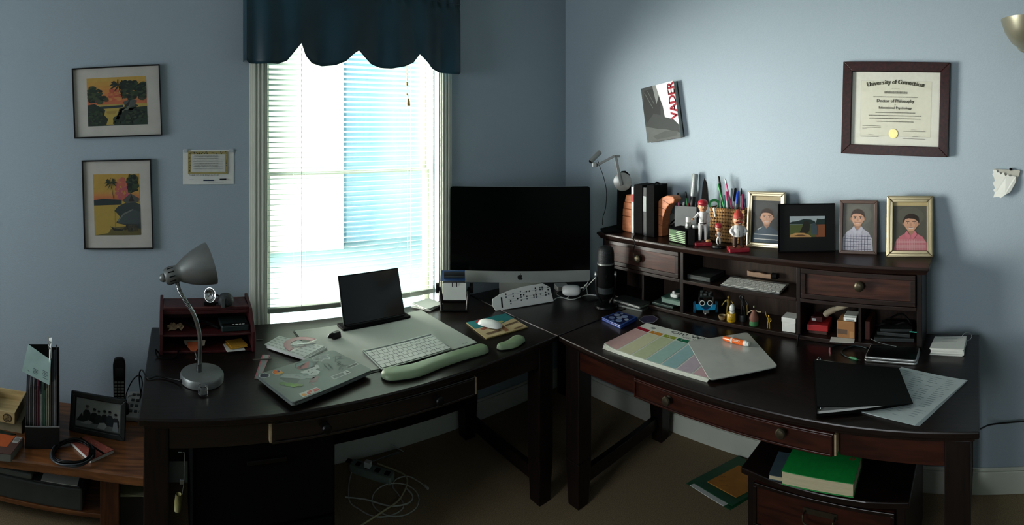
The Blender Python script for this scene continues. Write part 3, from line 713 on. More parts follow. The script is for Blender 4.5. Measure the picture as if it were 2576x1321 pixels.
# --- gooseneck lamp
LB = HP(508, 957); ld = HD(LB)
lp = Thing('desk_lamp', 'silver gooseneck desk lamp with bell shade on the left desk', 'lamp', LB)
M_lsil = mat('silver_paint', '#747876', .40, .5, var=.05)
lp.part('base', MB().lathe([(.074, 0), (.077, .003), (.078, .022), (.074, .029), (.055, .031), (.0, .032)], 40, cap=False), M_lsil, smooth=True)
neck = [RP(501, 930, ld), RP(503, 880, ld), RP(501, 835, ld), RP(487, 790, ld), RP(468, 760, ld), RP(452, 733, ld), RP(445, 708, ld)]
neck[0].z = LB.z+.03
npts = [lp.inv @ p for p in catmull(neck, 16)]
rr = [.0072 + (.0012 if k % 2 else 0) for k in range(len(npts))]
lp.part('gooseneck', MB().tube(npts, rr, 10), mat('flex_chrome', '#8d918f', .25, .9), smooth=True)
lp.part('neck_collar', MB().lathe([(.010, .030), (.010, .060)], 16, (npts[0].x, npts[0].y, 0)), mat('dark_chrome', '#5a5d5c', .25, .9), smooth=True)
A_, B_ = lp.inv @ RP(400, 702, ld), lp.inv @ RP(532, 661, ld+.035)
ax = (B_-A_); L = ax.length; q = Vector((0, 0, 1)).rotation_difference(ax.normalized()).to_matrix().to_4x4()
TM = Matrix.Translation(A_) @ q; m_ = 1/ld*F
def sr(px): return px*ld/F
b = MB().at(M=TM); b.lathe([(.002, 0), (sr(7), .003), (sr(11), .012), (sr(11), sr(13)), (sr(8), sr(15))], 20)
lp.part('rear_knob', b, M_lsil, smooth=True)
b = MB().at(M=TM)
b.lathe([(sr(8), sr(14)), (sr(17), sr(15)), (sr(22), sr(22)), (sr(22), sr(42)), (sr(21), sr(50)), (sr(26), sr(58)), (sr(36), sr(76)), (sr(45), sr(98)), (sr(51), sr(120)), (sr(54), sr(138)), (sr(53), sr(138)), (sr(50), sr(120)), (sr(44), sr(98)), (sr(35), sr(76)), (sr(24), sr(58)), (sr(10), sr(50))], 40, cap=False)
lp.part('lamp_shade', b, M_lsil, smooth=True)
b = MB()
for k in range(12):
    g = 2*pi*k/12
    lp.part('vent_slot', MB().at(M=TM @ Matrix.Rotation(g, 4, 'Z')).box(sr(21), sr(22.4), -sr(1.5), sr(1.5), sr(25), sr(40)), M_black)
b = MB().at(M=TM); b.lathe([(.004, sr(52)), (.022, sr(62)), (.028, sr(80)), (.024, sr(95)), (.004, sr(104))], 20)
lp.part('bulb', b, mat('bulb_glass', '#c8ccc6', .2), smooth=True)
lp.part('switch', MB().at(HP(457, 967)-LB).ball((0, 0, .012), .006, 8, 6), M_black)
c0 = HP(455, 966); cd = [c0+Vector((0, 0, .012)), HP(430, 957)+Vector((0, 0, .006)), HP(395, 951)+Vector((0, 0, .006)), HP(372, 955)+Vector((0, 0, .004))]
p = HP(351, 1000); cd += [Vector((-.104, 1.90, .7235)), Vector((-.116, 1.92, .70)), Vector((-.118, 1.99, .62)), Vector((-.118, 2.12, .50)), Vector((-.118, 2.25, .38))]
lp.part('power_cord', MB().tube(catmull(cd), .0028, 7), M_black, world=True, smooth='all')

gj = HP(511, 994); gj = Thing('glass_jar', 'tiny clear glass jar in front of the silver lamp base', 'jar', gj)
M_gl = mat('clear_glass', '#ffffff', .05, trans=1.0, var=0.0, ior=1.3)
gj.part('jar', MB().lathe([(.015, 0), (.0175, .003), (.0175, .018), (.0145, .021), (.016, .023), (.016, .031), (.0135, .031), (.013, .022), (.0145, .004), (.0, .003)], 24, cap=False), M_gl, smooth=True)
gj.part('white_cream', MB().lathe([(.013, .004), (.013, .008)], 20), mat('cream_film', '#aab0ac', .5))

# --- desk pad, laptop, papers, ruler...
c, w, d, ang = rect_fit((746, 829), (1067, 782), (1196, 864), (820, 968))
dp = Thing('desk_pad', 'large white paper desk pad with a black edge in the middle of the left desk', 'desk pad', c, ang)
dp.part('backing', MB().prism(rrect(w, d, .006), .0003, .002), M_black)
dp.part('pad_sheet', MB().box(-w/2+.006, w/2-.003, -d/2+.012, d/2-.008, .002, .005), mat('pad_paper', '#b2b6af', .85, var=.015, scale=6, spec=.15))
mb = MB().at((0, 0, .0051)); it = [('t', '=-=', w/2-.065, -d/2+.025, .018, '#565c58'), ('l', [(w/2-.13, d/2-.04), (w/2-.09, d/2-.035)], .0015, '#6a706c'), ('l', [(.12, d/2-.075), (.15, d/2-.07)], .002, '#505654'), ('l', [(-w/2+.03, d/2-.03), (-w/2+.08, d/2-.028)], .0015, '#8a908c')]
for k in range(14): 
    x, y = random.uniform(-w/2+.05, w/2-.1), random.uniform(-d/2+.08, d/2-.05)
    it.append(('l', [(x, y), (x+random.uniform(-.02, .02), y+random.uniform(-.01, .01))], .0008, '#9ca29e'))
art(mb, it); dp.part('pad_print', mb, PR, kind='stuff')
PZ = DESK+.0052

c, w, d, ang = rect_fit((654, 945), (838, 882), (936, 936), (727, 1019), DESK+.020)
c.z = DESK+.0054; lt = Thing('laptop', 'closed grey laptop covered in stickers on the left desk', 'laptop', c, ang)
M_lap = mat('laptop_aluminium', '#69716e', .5, .35, var=.04, scale=4)
lt.part('base', MB().prism(rrect(w, d, .012), .0062, .0145), M_lap, bevel=.0015)
lt.part('lid', MB().prism(rrect(w, d, .012), .0155, .0205), M_lap, bevel=.001)
lt.part('foot', MB().box(-w/2+.02, -w/2+.035, -d/2+.02, -d/2+.035, 0, .0062), M_black); lt.part('foot', MB().box(w/2-.035, w/2-.02, -d/2+.02, -d/2+.035, 0, .0062), M_black)
lt.part('foot', MB().box(-w/2+.02, -w/2+.035, d/2-.035, d/2-.02, 0, .0062), M_black)
def U(x): return -w/2 + x*w
def V(y): return -d/2 + y*d
def sticker(name, items, dx=0, dy=0):
    mb = MB().at((0, 0, .0206)); art(mb, [sc_item(i) for i in items]); return lt.part(name, mb, PG)
def sc_item(i):
    if i[0] == 'p': return ('p', [(U(a), V(b)) for a, b in i[1]], i[2])
    if i[0] == 'l': return ('l', [(U(a), V(b)) for a, b in i[1]], i[2]*w, i[3])
    if i[0] == 'c': return ('c', U(i[1]), V(i[2]), i[3]*w, i[4]*w, i[5])
    if i[0] == 'r': return ('r', U(i[1]), V(i[2]), U(i[3]), V(i[4]), i[5])
    if i[0] == 't': return ('t', i[1], U(i[2]), V(i[3]), i[4]*w) + tuple(i[5:])
def hexa(cx, cy, r, ry): return [(cx+r*cos(radians(a)), cy+ry*sin(radians(a))) for a in range(0, 360, 60)]
# art coordinates: u to the far (top) corner, v away; seen rotated by the laptop's yaw
sticker('sticker', [('p', hexa(.055, .90, .060, .085), '#c4c8c4'), ('p', hexa(.055, .90, .052, .073), '#1d2038'), ('t', '-----', .018, .885, .020, '#7a5a78', 'l', .0)])
sticker('sticker', [('c', .20, .88, .050, .050, '#d0c8bc'), ('c', .20, .88, .045, .045, '#d0622c'), ('c', .205, .89, .036, .036, '#e0953a'), ('c', .215, .90, .024, .024, '#2c3c7a'), ('p', [(.16, .90), (.19, .97), (.22, .93), (.20, .86)], '#d86a2c'), ('p', [(.17, .83), (.24, .80), (.25, .86), (.2, .84)], '#d8a03c')])
sticker('painted_mark', [('p', [(.15, .70), (.24, .72), (.36, .60), (.37, .52), (.30, .48), (.24, .42), (.20, .44), (.16, .56)], '#4b5552'), ('p', [(.16, .72), (.24, .78), (.31, .70), (.34, .64), (.38, .60), (.44, .50), (.47, .42), (.43, .38), (.37, .46), (.33, .45), (.30, .52), (.25, .60)], '#8f9896'),
        ('l', [(.30, .62), (.33, .60), (.34, .56)], .004, '#2c3332'), ('l', [(.37, .54), (.41, .52)], .004, '#2c3332')])
sticker('green_paint', [('c', .12, .53, .030, .035, '#5c7a48'), ('c', .16, .45, .045, .035, '#5f8540'), ('c', .20, .38, .040, .028, '#68883f'), ('c', .24, .33, .030, .02, '#64803f'), ('c', .17, .38, .02, .03, '#6b9440')])
sticker('pink_paint', [('c', .40, .33, .045, .030, '#7c6468'), ('c', .45, .38, .040, .025, '#84646c'), ('l', [(.33, .30), (.36, .34), (.39, .28)], .008, '#8a5460'), ('l', [(.34, .22), (.35, .30)], .007, '#94485a')])
sticker('sticker', [('p', [(.40, .84), (.46, .97), (.62, .95), (.66, .80), (.60, .68), (.45, .70)], '#3c4a50'), ('p', [(.42, .85), (.47, .94), (.60, .92), (.62, .80), (.57, .71), (.46, .73)], '#5f7478'), ('p', [(.42, .76), (.43, .84), (.62, .90), (.52, .72)], '#94404c'), ('t', 'OPEN', .435, .765, .045, '#5f7478', 'l', .45, 1, .02)])
sticker('sticker', [('p', [(.40, .62), (.44, .68), (.54, .68), (.62, .72), (.63, .64), (.56, .60), (.57, .50), (.50, .44), (.43, .48), (.44, .58)], '#b9bebb'), ('c', .415, .655, .020, .020, '#b9bebb'), ('c', .615, .69, .022, .022, '#b9bebb'), ('c', .60, .62, .018, .018, '#b9bebb'),
        ('l', [(.46, .53), (.50, .55), (.54, .52)], .006, '#343a38'), ('c', .475, .62, .009, .008, '#343a38'), ('c', .52, .625, .008, .007, '#343a38')])
sticker('sticker', [('p', [(.66, .86), (.68, .96), (.76, .99), (.84, .94), (.90, .90), (.85, .88), (.86, .80), (.82, .74), (.78, .80), (.72, .76), (.70, .82)], '#b4b9b6'), ('p', [(.67, .87), (.69, .95), (.76, .98), (.83, .93), (.86, .90), (.84, .87), (.84, .81), (.82, .77), (.78, .83), (.72, .79), (.71, .84)], '#6c7377'), ('c', .715, .87, .022, .018, '#30383a'), ('p', [(.74, .90), (.78, .93), (.80, .88)], '#a9afac')])
def scr(pts, wd=.009): return ('l', [(a, b) for a, b in pts], wd, '#2f4448')
sticker('marker_writing', [scr([(.82, .60), (.90, .74)], .010), scr([(.86, .74), (.92, .77), (.96, .70), (.90, .66), (.85, .66)], .009), scr([(.89, .66), (.96, .60)]), scr([(.83, .56), (.86, .58), (.87, .54), (.84, .52), (.83, .56)]), scr([(.80, .50), (.83, .52), (.84, .48), (.81, .46), (.80, .50)]),
        scr([(.77, .40), (.86, .46)]), scr([(.82, .42), (.88, .38)]), scr([(.74, .36), (.78, .39), (.79, .34), (.75, .31)]), scr([(.70, .66), (.67, .46)], .012), scr([(.74, .64), (.71, .44)], .012), scr([(.62, .76), (.70, .80)])])
sticker('sticker', [('p', [(.835, .28), (.845, .36), (.975, .36), (.985, .40), (1.0-.012, .28)], '#b9beb8'), ('r', .842, .295, .975, .345, '#22282a'), ('t', '--- --', .85, .305, .018, '#a8adaa')])
sticker('sticker', [('r', .575, .155, .80, .265, '#c1c6c2'), ('r', .59, .175, .73, .245, '#6a7472'), ('p', [(.75, .175), (.79, .175), (.77, .25)], '#20282a')])
sticker('sticker', [('r', .13, .03, .345, .145, '#c9c8c0'), ('c', .165, .075, .024, .024, '#cf8a30'), ('p', [(.19, .045), (.215, .12), (.235, .045)], '#c24430'), ('p', [(.225, .12), (.25, .045), (.265, .12)], '#c24430'), ('r', .275, .085, .335, .115, '#b8303a'), ('r', .275, .045, .335, .075, '#b8303a'), ('t', '------', .15, .122, .018, '#7c6a30')])

c, w2, d2, ang = rect_fit((667, 872), (704, 850), (820, 875), (765, 906), DESK+.006)
# white cards stack
P4 = [HP(667, 873, DESK+.008), HP(704, 851, DESK+.008), HP(818, 877, DESK+.008), HP(765, 906, DESK+.008)]
sc = Thing('chart_cards', 'stack of white laminated number cards left of the desk pad', 'cards', ((P4[0]+P4[2])/2).to_2d().to_3d() + Vector((0, 0, DESK)), 0)
for k, (dx, dy, r0) in enumerate(((.006, -.004, .02), (.0, .0, -.01), (-.003, .003, 0.0))):
    ctr = sum(P4, Vector())/4; z0 = DESK + .0115 + k*.0022
    R_ = Matrix.Translation(ctr) @ Matrix.Rotation(r0, 4, 'Z') @ Matrix.Translation(-ctr)
    q4 = [R_ @ p + Vector((dx, dy, 0)) for p in P4]
    sc.part('card', MB().prism([(p.x, p.y) for p in q4][::-1], z0-.0058 if k == 0 else z0-.0002, z0+.0018), M_paper, world=True)
mb = MB(); a4 = P4; zz = DESK + .0115 + .0044 + .0019
for i in range(5):
    for j in range(9):
        u, v = (i+.5)/5, (j+.5)/9.5
        p = a4[0].lerp(a4[1], u).lerp(a4[3].lerp(a4[2], u), v); r_ = .0045
        ux = (a4[3]-a4[0]).normalized()*r_*1.5; vx = (a4[1]-a4[0]).normalized()*.0012
        for s_ in (-1.8, 1.8):
            o_ = vx*s_; mb.poly([(*(p-ux-vx+o_).to_2d(), zz), (*(p+ux-vx+o_).to_2d(), zz), (*(p+ux+vx+o_).to_2d(), zz), (*(p-ux+vx+o_).to_2d(), zz)], '#8b948c')
sc.part('card_print', mb, PR, world=True)
M_pinkc = mat('pink_clear_plastic', '#d88a9a', .1, trans=.55, var=.02); M_clr = glass_mat('clear_acrylic', (.94, .9, .9), gloss=.16, rough=.08)
pc = HP(762, 868, DESK+.0178)
pr_ = Thing('protractor', 'clear pink-marked half-circle protractor on top of the number cards', 'protractor', pc, radians(32))
R0 = .078
b = MB(); arc = circ(0, 0, R0, 28, a0=0, a1=pi*1.036); arci = circ(0, 0, R0*.66, 28, a0=0, a1=pi*1.036)
b.prism(arc + arci[::-1], 0, .0015); pr_.part('arc', b, M_pinkc)
pr_.part('base_bar', MB().box(-R0*1.0, R0*1.0, -.012, .003, 0, .0015), M_clr)
mb = MB()
for k in range(37):
    g = pi*k/36; r1 = R0*(.86 if k % 2 else .8); dx, dy = cos(g), sin(g); n_ = (-dy*.0005, dx*.0005)
    mb.poly([(dx*r1+n_[0], dy*r1+n_[1], .0016), (dx*r1-n_[0], dy*r1-n_[1], .0016), (dx*R0-n_[0], dy*R0-n_[1], .0016), (dx*R0+n_[0], dy*R0+n_[1], .0016)], '#a83c5c')
pr_.part('tick_marks', mb, PR)
pa, pb_ = HP(735, 868, DESK+.0235), HP(795, 864, DESK+.0235)
single('clear_pen', 'clear plastic pen barrel lying across the pink protractor', 'pen', MB().tube([pa, pa.lerp(pb_, .9), pb_], [.003, .0035, .001], 8), mat('clear_pen_plastic', '#cfcfcf', .1, trans=.6), smooth=True)
P = [HP(px, py, DESK+.003) for px, py in ((640, 952), (660, 892), (679, 893), (655, 952))]
rl = Thing('ruler', 'short pink-edged clear ruler standing off the laptop’s left corner', 'ruler', (P[0]+P[2])/2 - Vector((0, 0, .003)))
rl.part('ruler_body', MB().prism([(p.x, p.y) for p in P][::-1], DESK+.0008, DESK+.0028), mat('ruler_grey', '#8e9492', .3, trans=.2), world=True)
def qd(a, b_, c_, d_, z): return [(p.x, p.y, z) for p in (a, b_, c_, d_)]
rl.part('pink_edge', MB().poly(qd(P[0], P[0].lerp(P[3], .18), P[1].lerp(P[2], .18), P[1], DESK+.0029), '#b0606c'), PR, world=True)
rl.part('pink_edge', MB().poly(qd(P[0].lerp(P[3], .85), P[3], P[2], P[1].lerp(P[2], .85), DESK+.0029), '#b08088'), PR, world=True)
single('thin_pencil', 'thin dark pencil lying across the short ruler', 'pencil', MB().tube([HP(636, 905, DESK+.006), HP(683, 903, DESK+.006)], .0022, 6), mat('dark_pencil', '#4a4440', .4), smooth=True)
single('metal_bar', 'tiny metal rod on the desk between organiser and cards', 'rod', MB().tube([HP(645, 855, DESK+.002), HP(661, 855, DESK+.002)], .0016, 6), M_silver)

# --- tablet on its stand
zb_ = PZ+.0002
A1, A2 = HP(862, 833, zb_), HP(1032, 799, zb_)
u = (A2-A1); yaw = atan2(u.y, u.x); wt = u.length
tb = Thing('tablet', 'black tablet propped upright on a black stand on the desk pad', 'tablet', (A1+A2)/2, yaw)
lean = radians(18)
S1, S2 = HP(866, 822, zb_+.01), HP(1020, 792, zb_+.01)
ws = (S2-S1).length; h_ = .5*((ZP(702, HD(S1)+.03)) + ZP(678, HD(S2)+.03)) - zb_ - .008
sx = ((S1+S2)/2 - (A1+A2)/2).dot(Vector((cos(yaw), sin(yaw), 0)))
tb.part('keyboard_base', MB().prism(rrect(wt, .075, .006, cy=.030), .0002, .011), M_blackm, bevel=.002)
Mx = Matrix.Translation((sx, .022, .010)) @ Matrix.Rotation(-lean, 4, 'X')
tb.part('tablet_body', MB().at(M=Mx).box(-ws/2, ws/2, 0, .009, 0, h_/cos(lean)), M_black, bevel=.003)
tb.part('screen', MB().at(M=Mx).box(-ws/2+.006, ws/2-.006, -.0008, 0, .006, h_/cos(lean)-.006), mat('dark_screen', '#020303', .12, var=0), label='glossy black screen')
tb.part('hinge', MB().at((sx, .014, .012)).box(-ws/2+.01, ws/2-.01, -.003, .004, -.002, .004), mat('hinge_grey', '#2c302f', .3, .6), bevel=.001)
# black flip case behind (jagged edge)
b = MB().at(M=Mx); b.box(-ws/2+.01, ws/2+.004, .010, .014, 0, h_/cos(lean)*.97)
tb.part('flip_cover', b, M_blackm, bevel=.001)
# webcam-like black gadget
g = HP(851, 853, zb_)
wc = Thing('presenter_remote', 'small black rounded gadget with a knob on the desk pad beside the tablet', 'gadget', g, radians(20))
wc.part('body', MB().at((0, .016, 0)).prism(rrect(.046, .030, .010), 0, .026, top=rrect(.040, .024, .009)), M_black, bevel=.004, smooth=True)
wc.part('knob', MB().tube([(-.020, .016, .016), (-.034, .016, .014), (-.042, .014, .012)], [.011, .009, .004], 12), M_black, smooth=True)

# --- keyboards
M_key = mat('white_key', '#c9ccc6', .5, var=.01)
def keyboard(name, label, loc, rz, w, d, h0=.004, h1=.011, group=None, tray=M_silver, kz=.0022):
    t = Thing(name, label, 'keyboard', loc, rz, group)
    b = MB(); o = rrect(w, d, .008)
    n = len(o); fz = lambda y: h0 + (h1-h0)*(y/d+.5)
    b.put([(p[0], p[1], fz(p[1])-.0035 if fz(p[1]) > .004 else .0004) for p in o] + [(p[0], p[1], fz(p[1])) for p in o],
          [tuple(range(n))[::-1], tuple(range(n, 2*n))] + [(i, (i+1) % n, n+(i+1) % n, n+i) for i in range(n)])
    t.part('tray', b, tray, bevel=.0008)
    t.part('battery_tube', MB().tube([(-w/2+.004, d/2-.008, .0082), (w/2-.004, d/2-.008, .0082)], .0078, 12), tray, smooth=True)
    bx0, by0, by1 = w/2-.005, -d/2+.005, d/2-.019
    t.part('key_gap_plate', MB().put([(-bx0, by0, fz(by0)-.001), (bx0, by0, fz(by0)-.001), (bx0, by1, fz(by1)-.001), (-bx0, by1, fz(by1)-.001), (-bx0, by0, fz(by0)+.0004), (bx0, by0, fz(by0)+.0004), (bx0, by1, fz(by1)+.0004), (-bx0, by1, fz(by1)+.0004)],
           [(0, 3, 2, 1), (4, 5, 6, 7), (0, 1, 5, 4), (1, 2, 6, 5), (2, 3, 7, 6), (3, 0, 4, 7)]), mat('key_gap_grey', '#4a4e4c', .6))  # added dark plate, stands in for shade in the gaps between keys
    rows = [[1]*14, [1]*13+[1.5], [1.5]+[1]*13, [1.8]+[1]*11+[1.8], [2.3]+[1]*10+[2.3], [1, 1, 1, 1.25, 5.2, 1.25, 1, 1, 1, 1]]
    mx, my0, my1 = .006, -d/2+.006, d/2-.020
    rh = (my1-my0)/5.6; cache = {}
    y = my1
    slope = atan2(h1-h0, d)
    for ri, row in enumerate(rows):
        hh = rh*.6 if ri == 0 else rh
        tot = sum(row); x = -w/2+mx; kw = (w-2*mx)/tot
        for q in row:
            key = (round(q, 2), ri == 0)
            ww = q*kw*(1) ; cx, cy = x+ww/2, y-hh/2
            if key not in cache:
                bb = MB().prism(rrect(ww-.0022, hh-.0022, .0015, 2), 0, kz)
                o_ = t.part('key', bb, M_key); cache[key] = (o_, ww, row)
                oo = o_
            else:
                oo = clone(cache[key][0], t.o)
                oo.scale.x = (ww-.0022)/(cache[key][1]-.0022)
            oo.location = (cx, cy, fz(cy)); oo.rotation_euler = (slope, 0, 0)
            x += ww
        y -= hh
    return t
c, w, d, ang = rect_fit((915, 883), (1088, 839), (1133, 876), (955, 926), zb_+.010)
c.z = zb_
keyboard('keyboard', 'silver wireless keyboard with white keys lying on the white desk pad', c, ang, w, d, .004, .013)

# --- wrist rests
M_gel = mat('green_gel', '#75896a', .45, var=.05, scale=3, coat=.05)
def gel(name, label, pts_px, rad_px, hgt, wire=None):
    pts = [HP(px, py, DESK) for px, py in pts_px]
    cp = catmull(pts, 6); n = len(cp)
    t = Thing(name, label, 'wrist rest', sum(pts, Vector())/len(pts))
    rs = []
    for i in range(n):
        s = i/(n-1)*(len(rad_px)-1); k = min(int(s), len(rad_px)-2); r = rad_px[k]+(rad_px[k+1]-rad_px[k])*(s-k)
        rs.append(r)
    # end roundness: extend outline with semicircle profile
    def ring(scale, z, drop=1.0):
        L_, R_ = [], []
        for i, p in enumerate(cp):
            tdir = (cp[min(i+1, n-1)]-cp[max(i-1, 0)]).normalized(); nn = Vector((-tdir.y, tdir.x, 0))
            L_.append(p+nn*rs[i]*scale); R_.append(p-nn*rs[i]*scale)
        t0 = (cp[0]-cp[1]).normalized(); n0 = Vector((-t0.y, t0.x, 0)); t1 = (cp[-1]-cp[-2]).normalized(); n1 = Vector((-t1.y, t1.x, 0))
        E0 = [cp[0] + (t0*sin(a)+n0*cos(a))*rs[0]*scale for a in [pi*k/8 for k in range(1, 8)]]
        E1 = [cp[-1] + (t1*sin(a)+n1*cos(a))*rs[-1]*scale for a in [pi*k/8 for k in range(1, 8)]]
        loop = R_ + E1[::-1] + L_[::-1] + E0[::-1]
        return [Vector((p.x, p.y, DESK+z)) for p in loop]
    lay = [(1.0, .0005), (1.03, .004), (1.0, hgt*.45), (.90, hgt*.75), (.70, hgt*.93), (.4, hgt), (.1, hgt*1.0)]
    vs, fs = [], []; m = None
    for sc_, z in lay:
        r = ring(sc_, z); m = len(r); vs += r
    for j in range(len(lay)-1):
        for k in range(m): fs.append((j*m+k, j*m+(k+1) % m, (j+1)*m+(k+1) % m, (j+1)*m+k))
    fs.append(tuple(range(m))[::-1]); fs.append(tuple(range((len(lay)-1)*m, len(lay)*m)))
    b0 = MB().put(vs, fs)
    t.part('gel_cushion', b0, M_gel, world=True, smooth='all')
    r = ring(1.05, .0004); r2 = ring(1.05, .005); m = len(r)
    t.part('base_plate', MB().put(r+r2, [tuple(range(m))[::-1], tuple(range(m, 2*m))]+[(k, (k+1) % m, m+(k+1) % m, m+k) for k in range(m)]), M_black, world=True)
    return t
gel('wrist_rest', 'long green gel keyboard wrist rest along the front edge of the left desk', [(985, 948), (1040, 940), (1095, 921), (1150, 903), (1208, 886)], [.038, .039, .034, .032, .034], .026)
gel('wrist_rest', 'short green gel mouse wrist rest near the desk corner', [(1262, 878), (1285, 872), (1303, 860)], [.020, .029, .030], .022)

# --- mouse pad and mouse
P4 = [HP(px, py, DESK+.006) for px, py in ((1172, 811), (1272, 788), (1328, 822), (1223, 851))]
mp_ = Thing('mouse_pad', 'painted teal, red and beige mouse pad near the desk corner', 'mouse pad', sum(P4, Vector())/4 - Vector((0, 0, .006)))
mp_.part('pad', MB().prism([(p.x, p.y) for p in P4][::-1], DESK+.0003, DESK+.006), mat('pad_edge', '#8a7a4c', .8), world=True, bevel=.002)
mb = MB(); zz = .0061
def Q(u, v): 
    p = P4[3].lerp(P4[2], u).lerp(P4[0].lerp(P4[1], u), v); return (p.x, p.y)
def qa(items):
    z = DESK+zz
    for pts, col in items:
        z += .00015; mb.poly([(*Q(a, b_), z) for a, b_ in pts], col)
qa([([(0.01, .01), (.99, .01), (.99, .99), (.01, .99)], '#b09c78'), ([(.01, .55), (.45, .58), (.62, .50), (.99, .62), (.99, .99), (.01, .99)], '#1f6c70'),
    ([(.01, .60), (.3, .62), (.34, .99), (.01, .99)], '#2a777a'), ([(.18, .70), (.40, .72), (.42, .95), (.30, .99), (.18, .90)], '#a83a3c'), ([(.10, .5), (.26, .56), (.30, .44), (.12, .40)], '#8c4a34'),
    ([(.50, .62), (.70, .66), (.74, .58), (.6, .52)], '#8e8a58'), ([(.10, .12), (.44, .16), (.44, .24), (.10, .22)], '#5c4630'), ([(.48, .05), (.58, .06), (.60, .5), (.50, .48)], '#8a5c40'),
    ([(.62, .30), (.96, .36), (.96, .42), (.64, .38)], '#5a4634'), ([(.70, .04), (.94, .08), (.94, .13), (.70, .10)], '#6a5038')])
mp_.part('pad_print', mb, PR, world=True)
def mouse(name, label, loc, rz, L=.115, W=.058, H=.024, rx=0.0, ry=0.0):
    t = Thing(name, label, 'mouse', loc, rz)
    def f(u, v):
        th = -pi/2 + pi*v; x = (u-.5)*L; prof_ = max(0.0, 1-(abs(2*u-1))**2.6)**.5
        return (x, W/2*prof_**.55*sin(th), .002 + H*prof_**.8*cos(th)*(.9+.1*sin(pi*u)))
    b = MB().at(rx=rx, ry=ry); b.grid(f, 20, 14)
    t.part('shell', b, M_white, smooth='all')
    b = MB().at(rx=rx, ry=ry); b.prism([(x_*L*.47, y_*W*.46) for x_, y_ in circ(0, 0, 1, 24)], .0002, .004)
    t.part('underside', b, M_silver)
    return t
m0, m1 = HP(1206, 812, DESK+.008), HP(1261, 826, DESK+.008)
mouse('computer_mouse', 'white rounded mouse resting on the painted mouse pad', Vector(((m0+m1)/2)), atan2((m1-m0).y, (m1-m0).x), (m1-m0).length*1.02, .06, .024)

# ================================================================ corner: computer, card file, microphone ...
d0 = 2.66; az0 = AZ(1308.5); base = Vector((d0*sin(az0), d0*cos(az0), .7195)); rz0 = -az0
cp_ = Thing('desktop_computer', 'big black-screened silver all-in-one computer in the corner between the desks', 'computer', base, rz0)
def cpx(px): return (px-1308.5)/F*d0
W2 = 353/F*d0/2
zt_, zg, zc = ZP(470, d0)-.7195, ZP(682, d0)-.7195, ZP(711, d0)-.7195
cp_.part('housing', MB().at(M=UP).prism(rrect(W2*2, zt_-zc, .014, cy=(zt_+zc)/2), -.020, .000), M_silver, bevel=.002)
cp_.part('rear_bulge', MB().at(M=UP).prism(rrect(W2*1.5, (zt_-zc)*.8, .08, cy=(zt_+zc)/2), -.055, -.020, top=rrect(W2*1.95, (zt_-zc)*.95, .02, cy=(zt_+zc)/2)), M_silver)
M_scr = mat('screen_glass', '#010202', .12, var=0, spec=.12)
b = MB().at(M=UP); o = [(x, y) for x, y in rrect(W2*2, zt_-zg, .013, cy=(zt_+zg)/2)]
o = [(x, y) for x, y in o if y > zg+.02] + [(-W2, zg), (W2, zg)]
b.prism(o, .0, .003); cp_.part('screen', b, M_scr, label='large black glass screen')
cp_.part('chin', MB().at(M=UP).prism([(-W2, zg-.0005), (-W2, zc+.008), (-W2+.008, zc), (W2-.008, zc), (W2, zc+.008), (W2, zg-.0005)], 0, .0022), mat('chin_aluminium', '#7c8280', .5, .3, var=.02), label='plain silver strip below the screen')
# fruit emblem
cx, cy, s_ = 0.0, (zg+zc)/2, .030
ap = [(0, .30), (.16, .36), (.34, .28), (.42, .14), (.30, .06), (.28, -.10), (.36, -.20), (.44, -.24), (.34, -.42), (.20, -.54), (.06, -.50), (0, -.48), (-.08, -.50), (-.20, -.54), (-.36, -.38), (-.45, -.12), (-.42, .14), (-.28, .32), (-.12, .34)]
b = MB().at(M=UP); b.poly([(cx+x*s_, cy+y*s_, .0024) for x, y in ap[::-1]], '#050505')
b.poly([(cx+x*s_, cy+y*s_, .0024) for x, y in [(.0, .38), (.02, .50), (.12, .62), (.20, .62), (.18, .48), (.10, .40)]], '#050505')
cp_.part('fruit_logo', b, PR)
cp_.part('stand_neck', MB().put([(-.11, .045, .012), (.11, .045, .012), (.11, .055, .012), (-.11, .055, .012), (-.11, .020, .20), (.11, .020, .20), (.11, .03, .20), (-.11, .03, .20)],
        [(0, 3, 2, 1), (4, 5, 6, 7), (0, 1, 5, 4), (1, 2, 6, 5), (2, 3, 7, 6), (3, 0, 4, 7)]), M_silver, bevel=.002)
cp_.part('stand_foot', MB().prism(rrect(.22, .10, .012, cy=.065), .0002, .012), M_silver, bevel=.003)

# card file
c0 = HP(1143, 775, DESK); rf = Thing('card_file', 'black rotary card file with side knobs and a blank white card beside the big computer', 'card file', c0, -AZ(1143)); dr_ = HD(c0)
def rx(px): return (px-1143)/F*dr_
def rzz(py): return ZP(py, dr_)-DESK
for s_ in (-1, 1):
    rf.part('stand_leg', MB().tube(catmull([(s_*.062, -.05, .004), (s_*.070, -.01, .08), (s_*.072, .02, rzz(728))]), .007, 8), M_black, smooth='all')
    rf.part('stand_leg', MB().tube(catmull([(s_*.062, .09, .004), (s_*.070, .05, .07), (s_*.072, .02, rzz(728))]), .007, 8), M_black, smooth='all')
    rf.part('knob', MB().at(M=Matrix.Translation((s_*.078, .02, rzz(728))) @ Matrix.Rotation(s_*pi/2, 4, 'Y')).lathe([(.022, 0), (.026, .002), (.026, .014), (.022, .017)], 18), M_black, smooth=True)
rf.part('base_bar', MB().tube([(-.06, -.05, .005), (.06, -.05, .005)], .005, 8), M_black); rf.part('base_bar', MB().tube([(-.06, .09, .005), (.06, .09, .005)], .005, 8), M_black)
rf.part('drum', MB().at(M=Matrix.Translation((-.055, .02, rzz(728))) @ Matrix.Rotation(pi/2, 4, 'Y')).lathe([(.03, 0), (.03, .11)], 16), M_blackm)
zc_ = rzz(727)
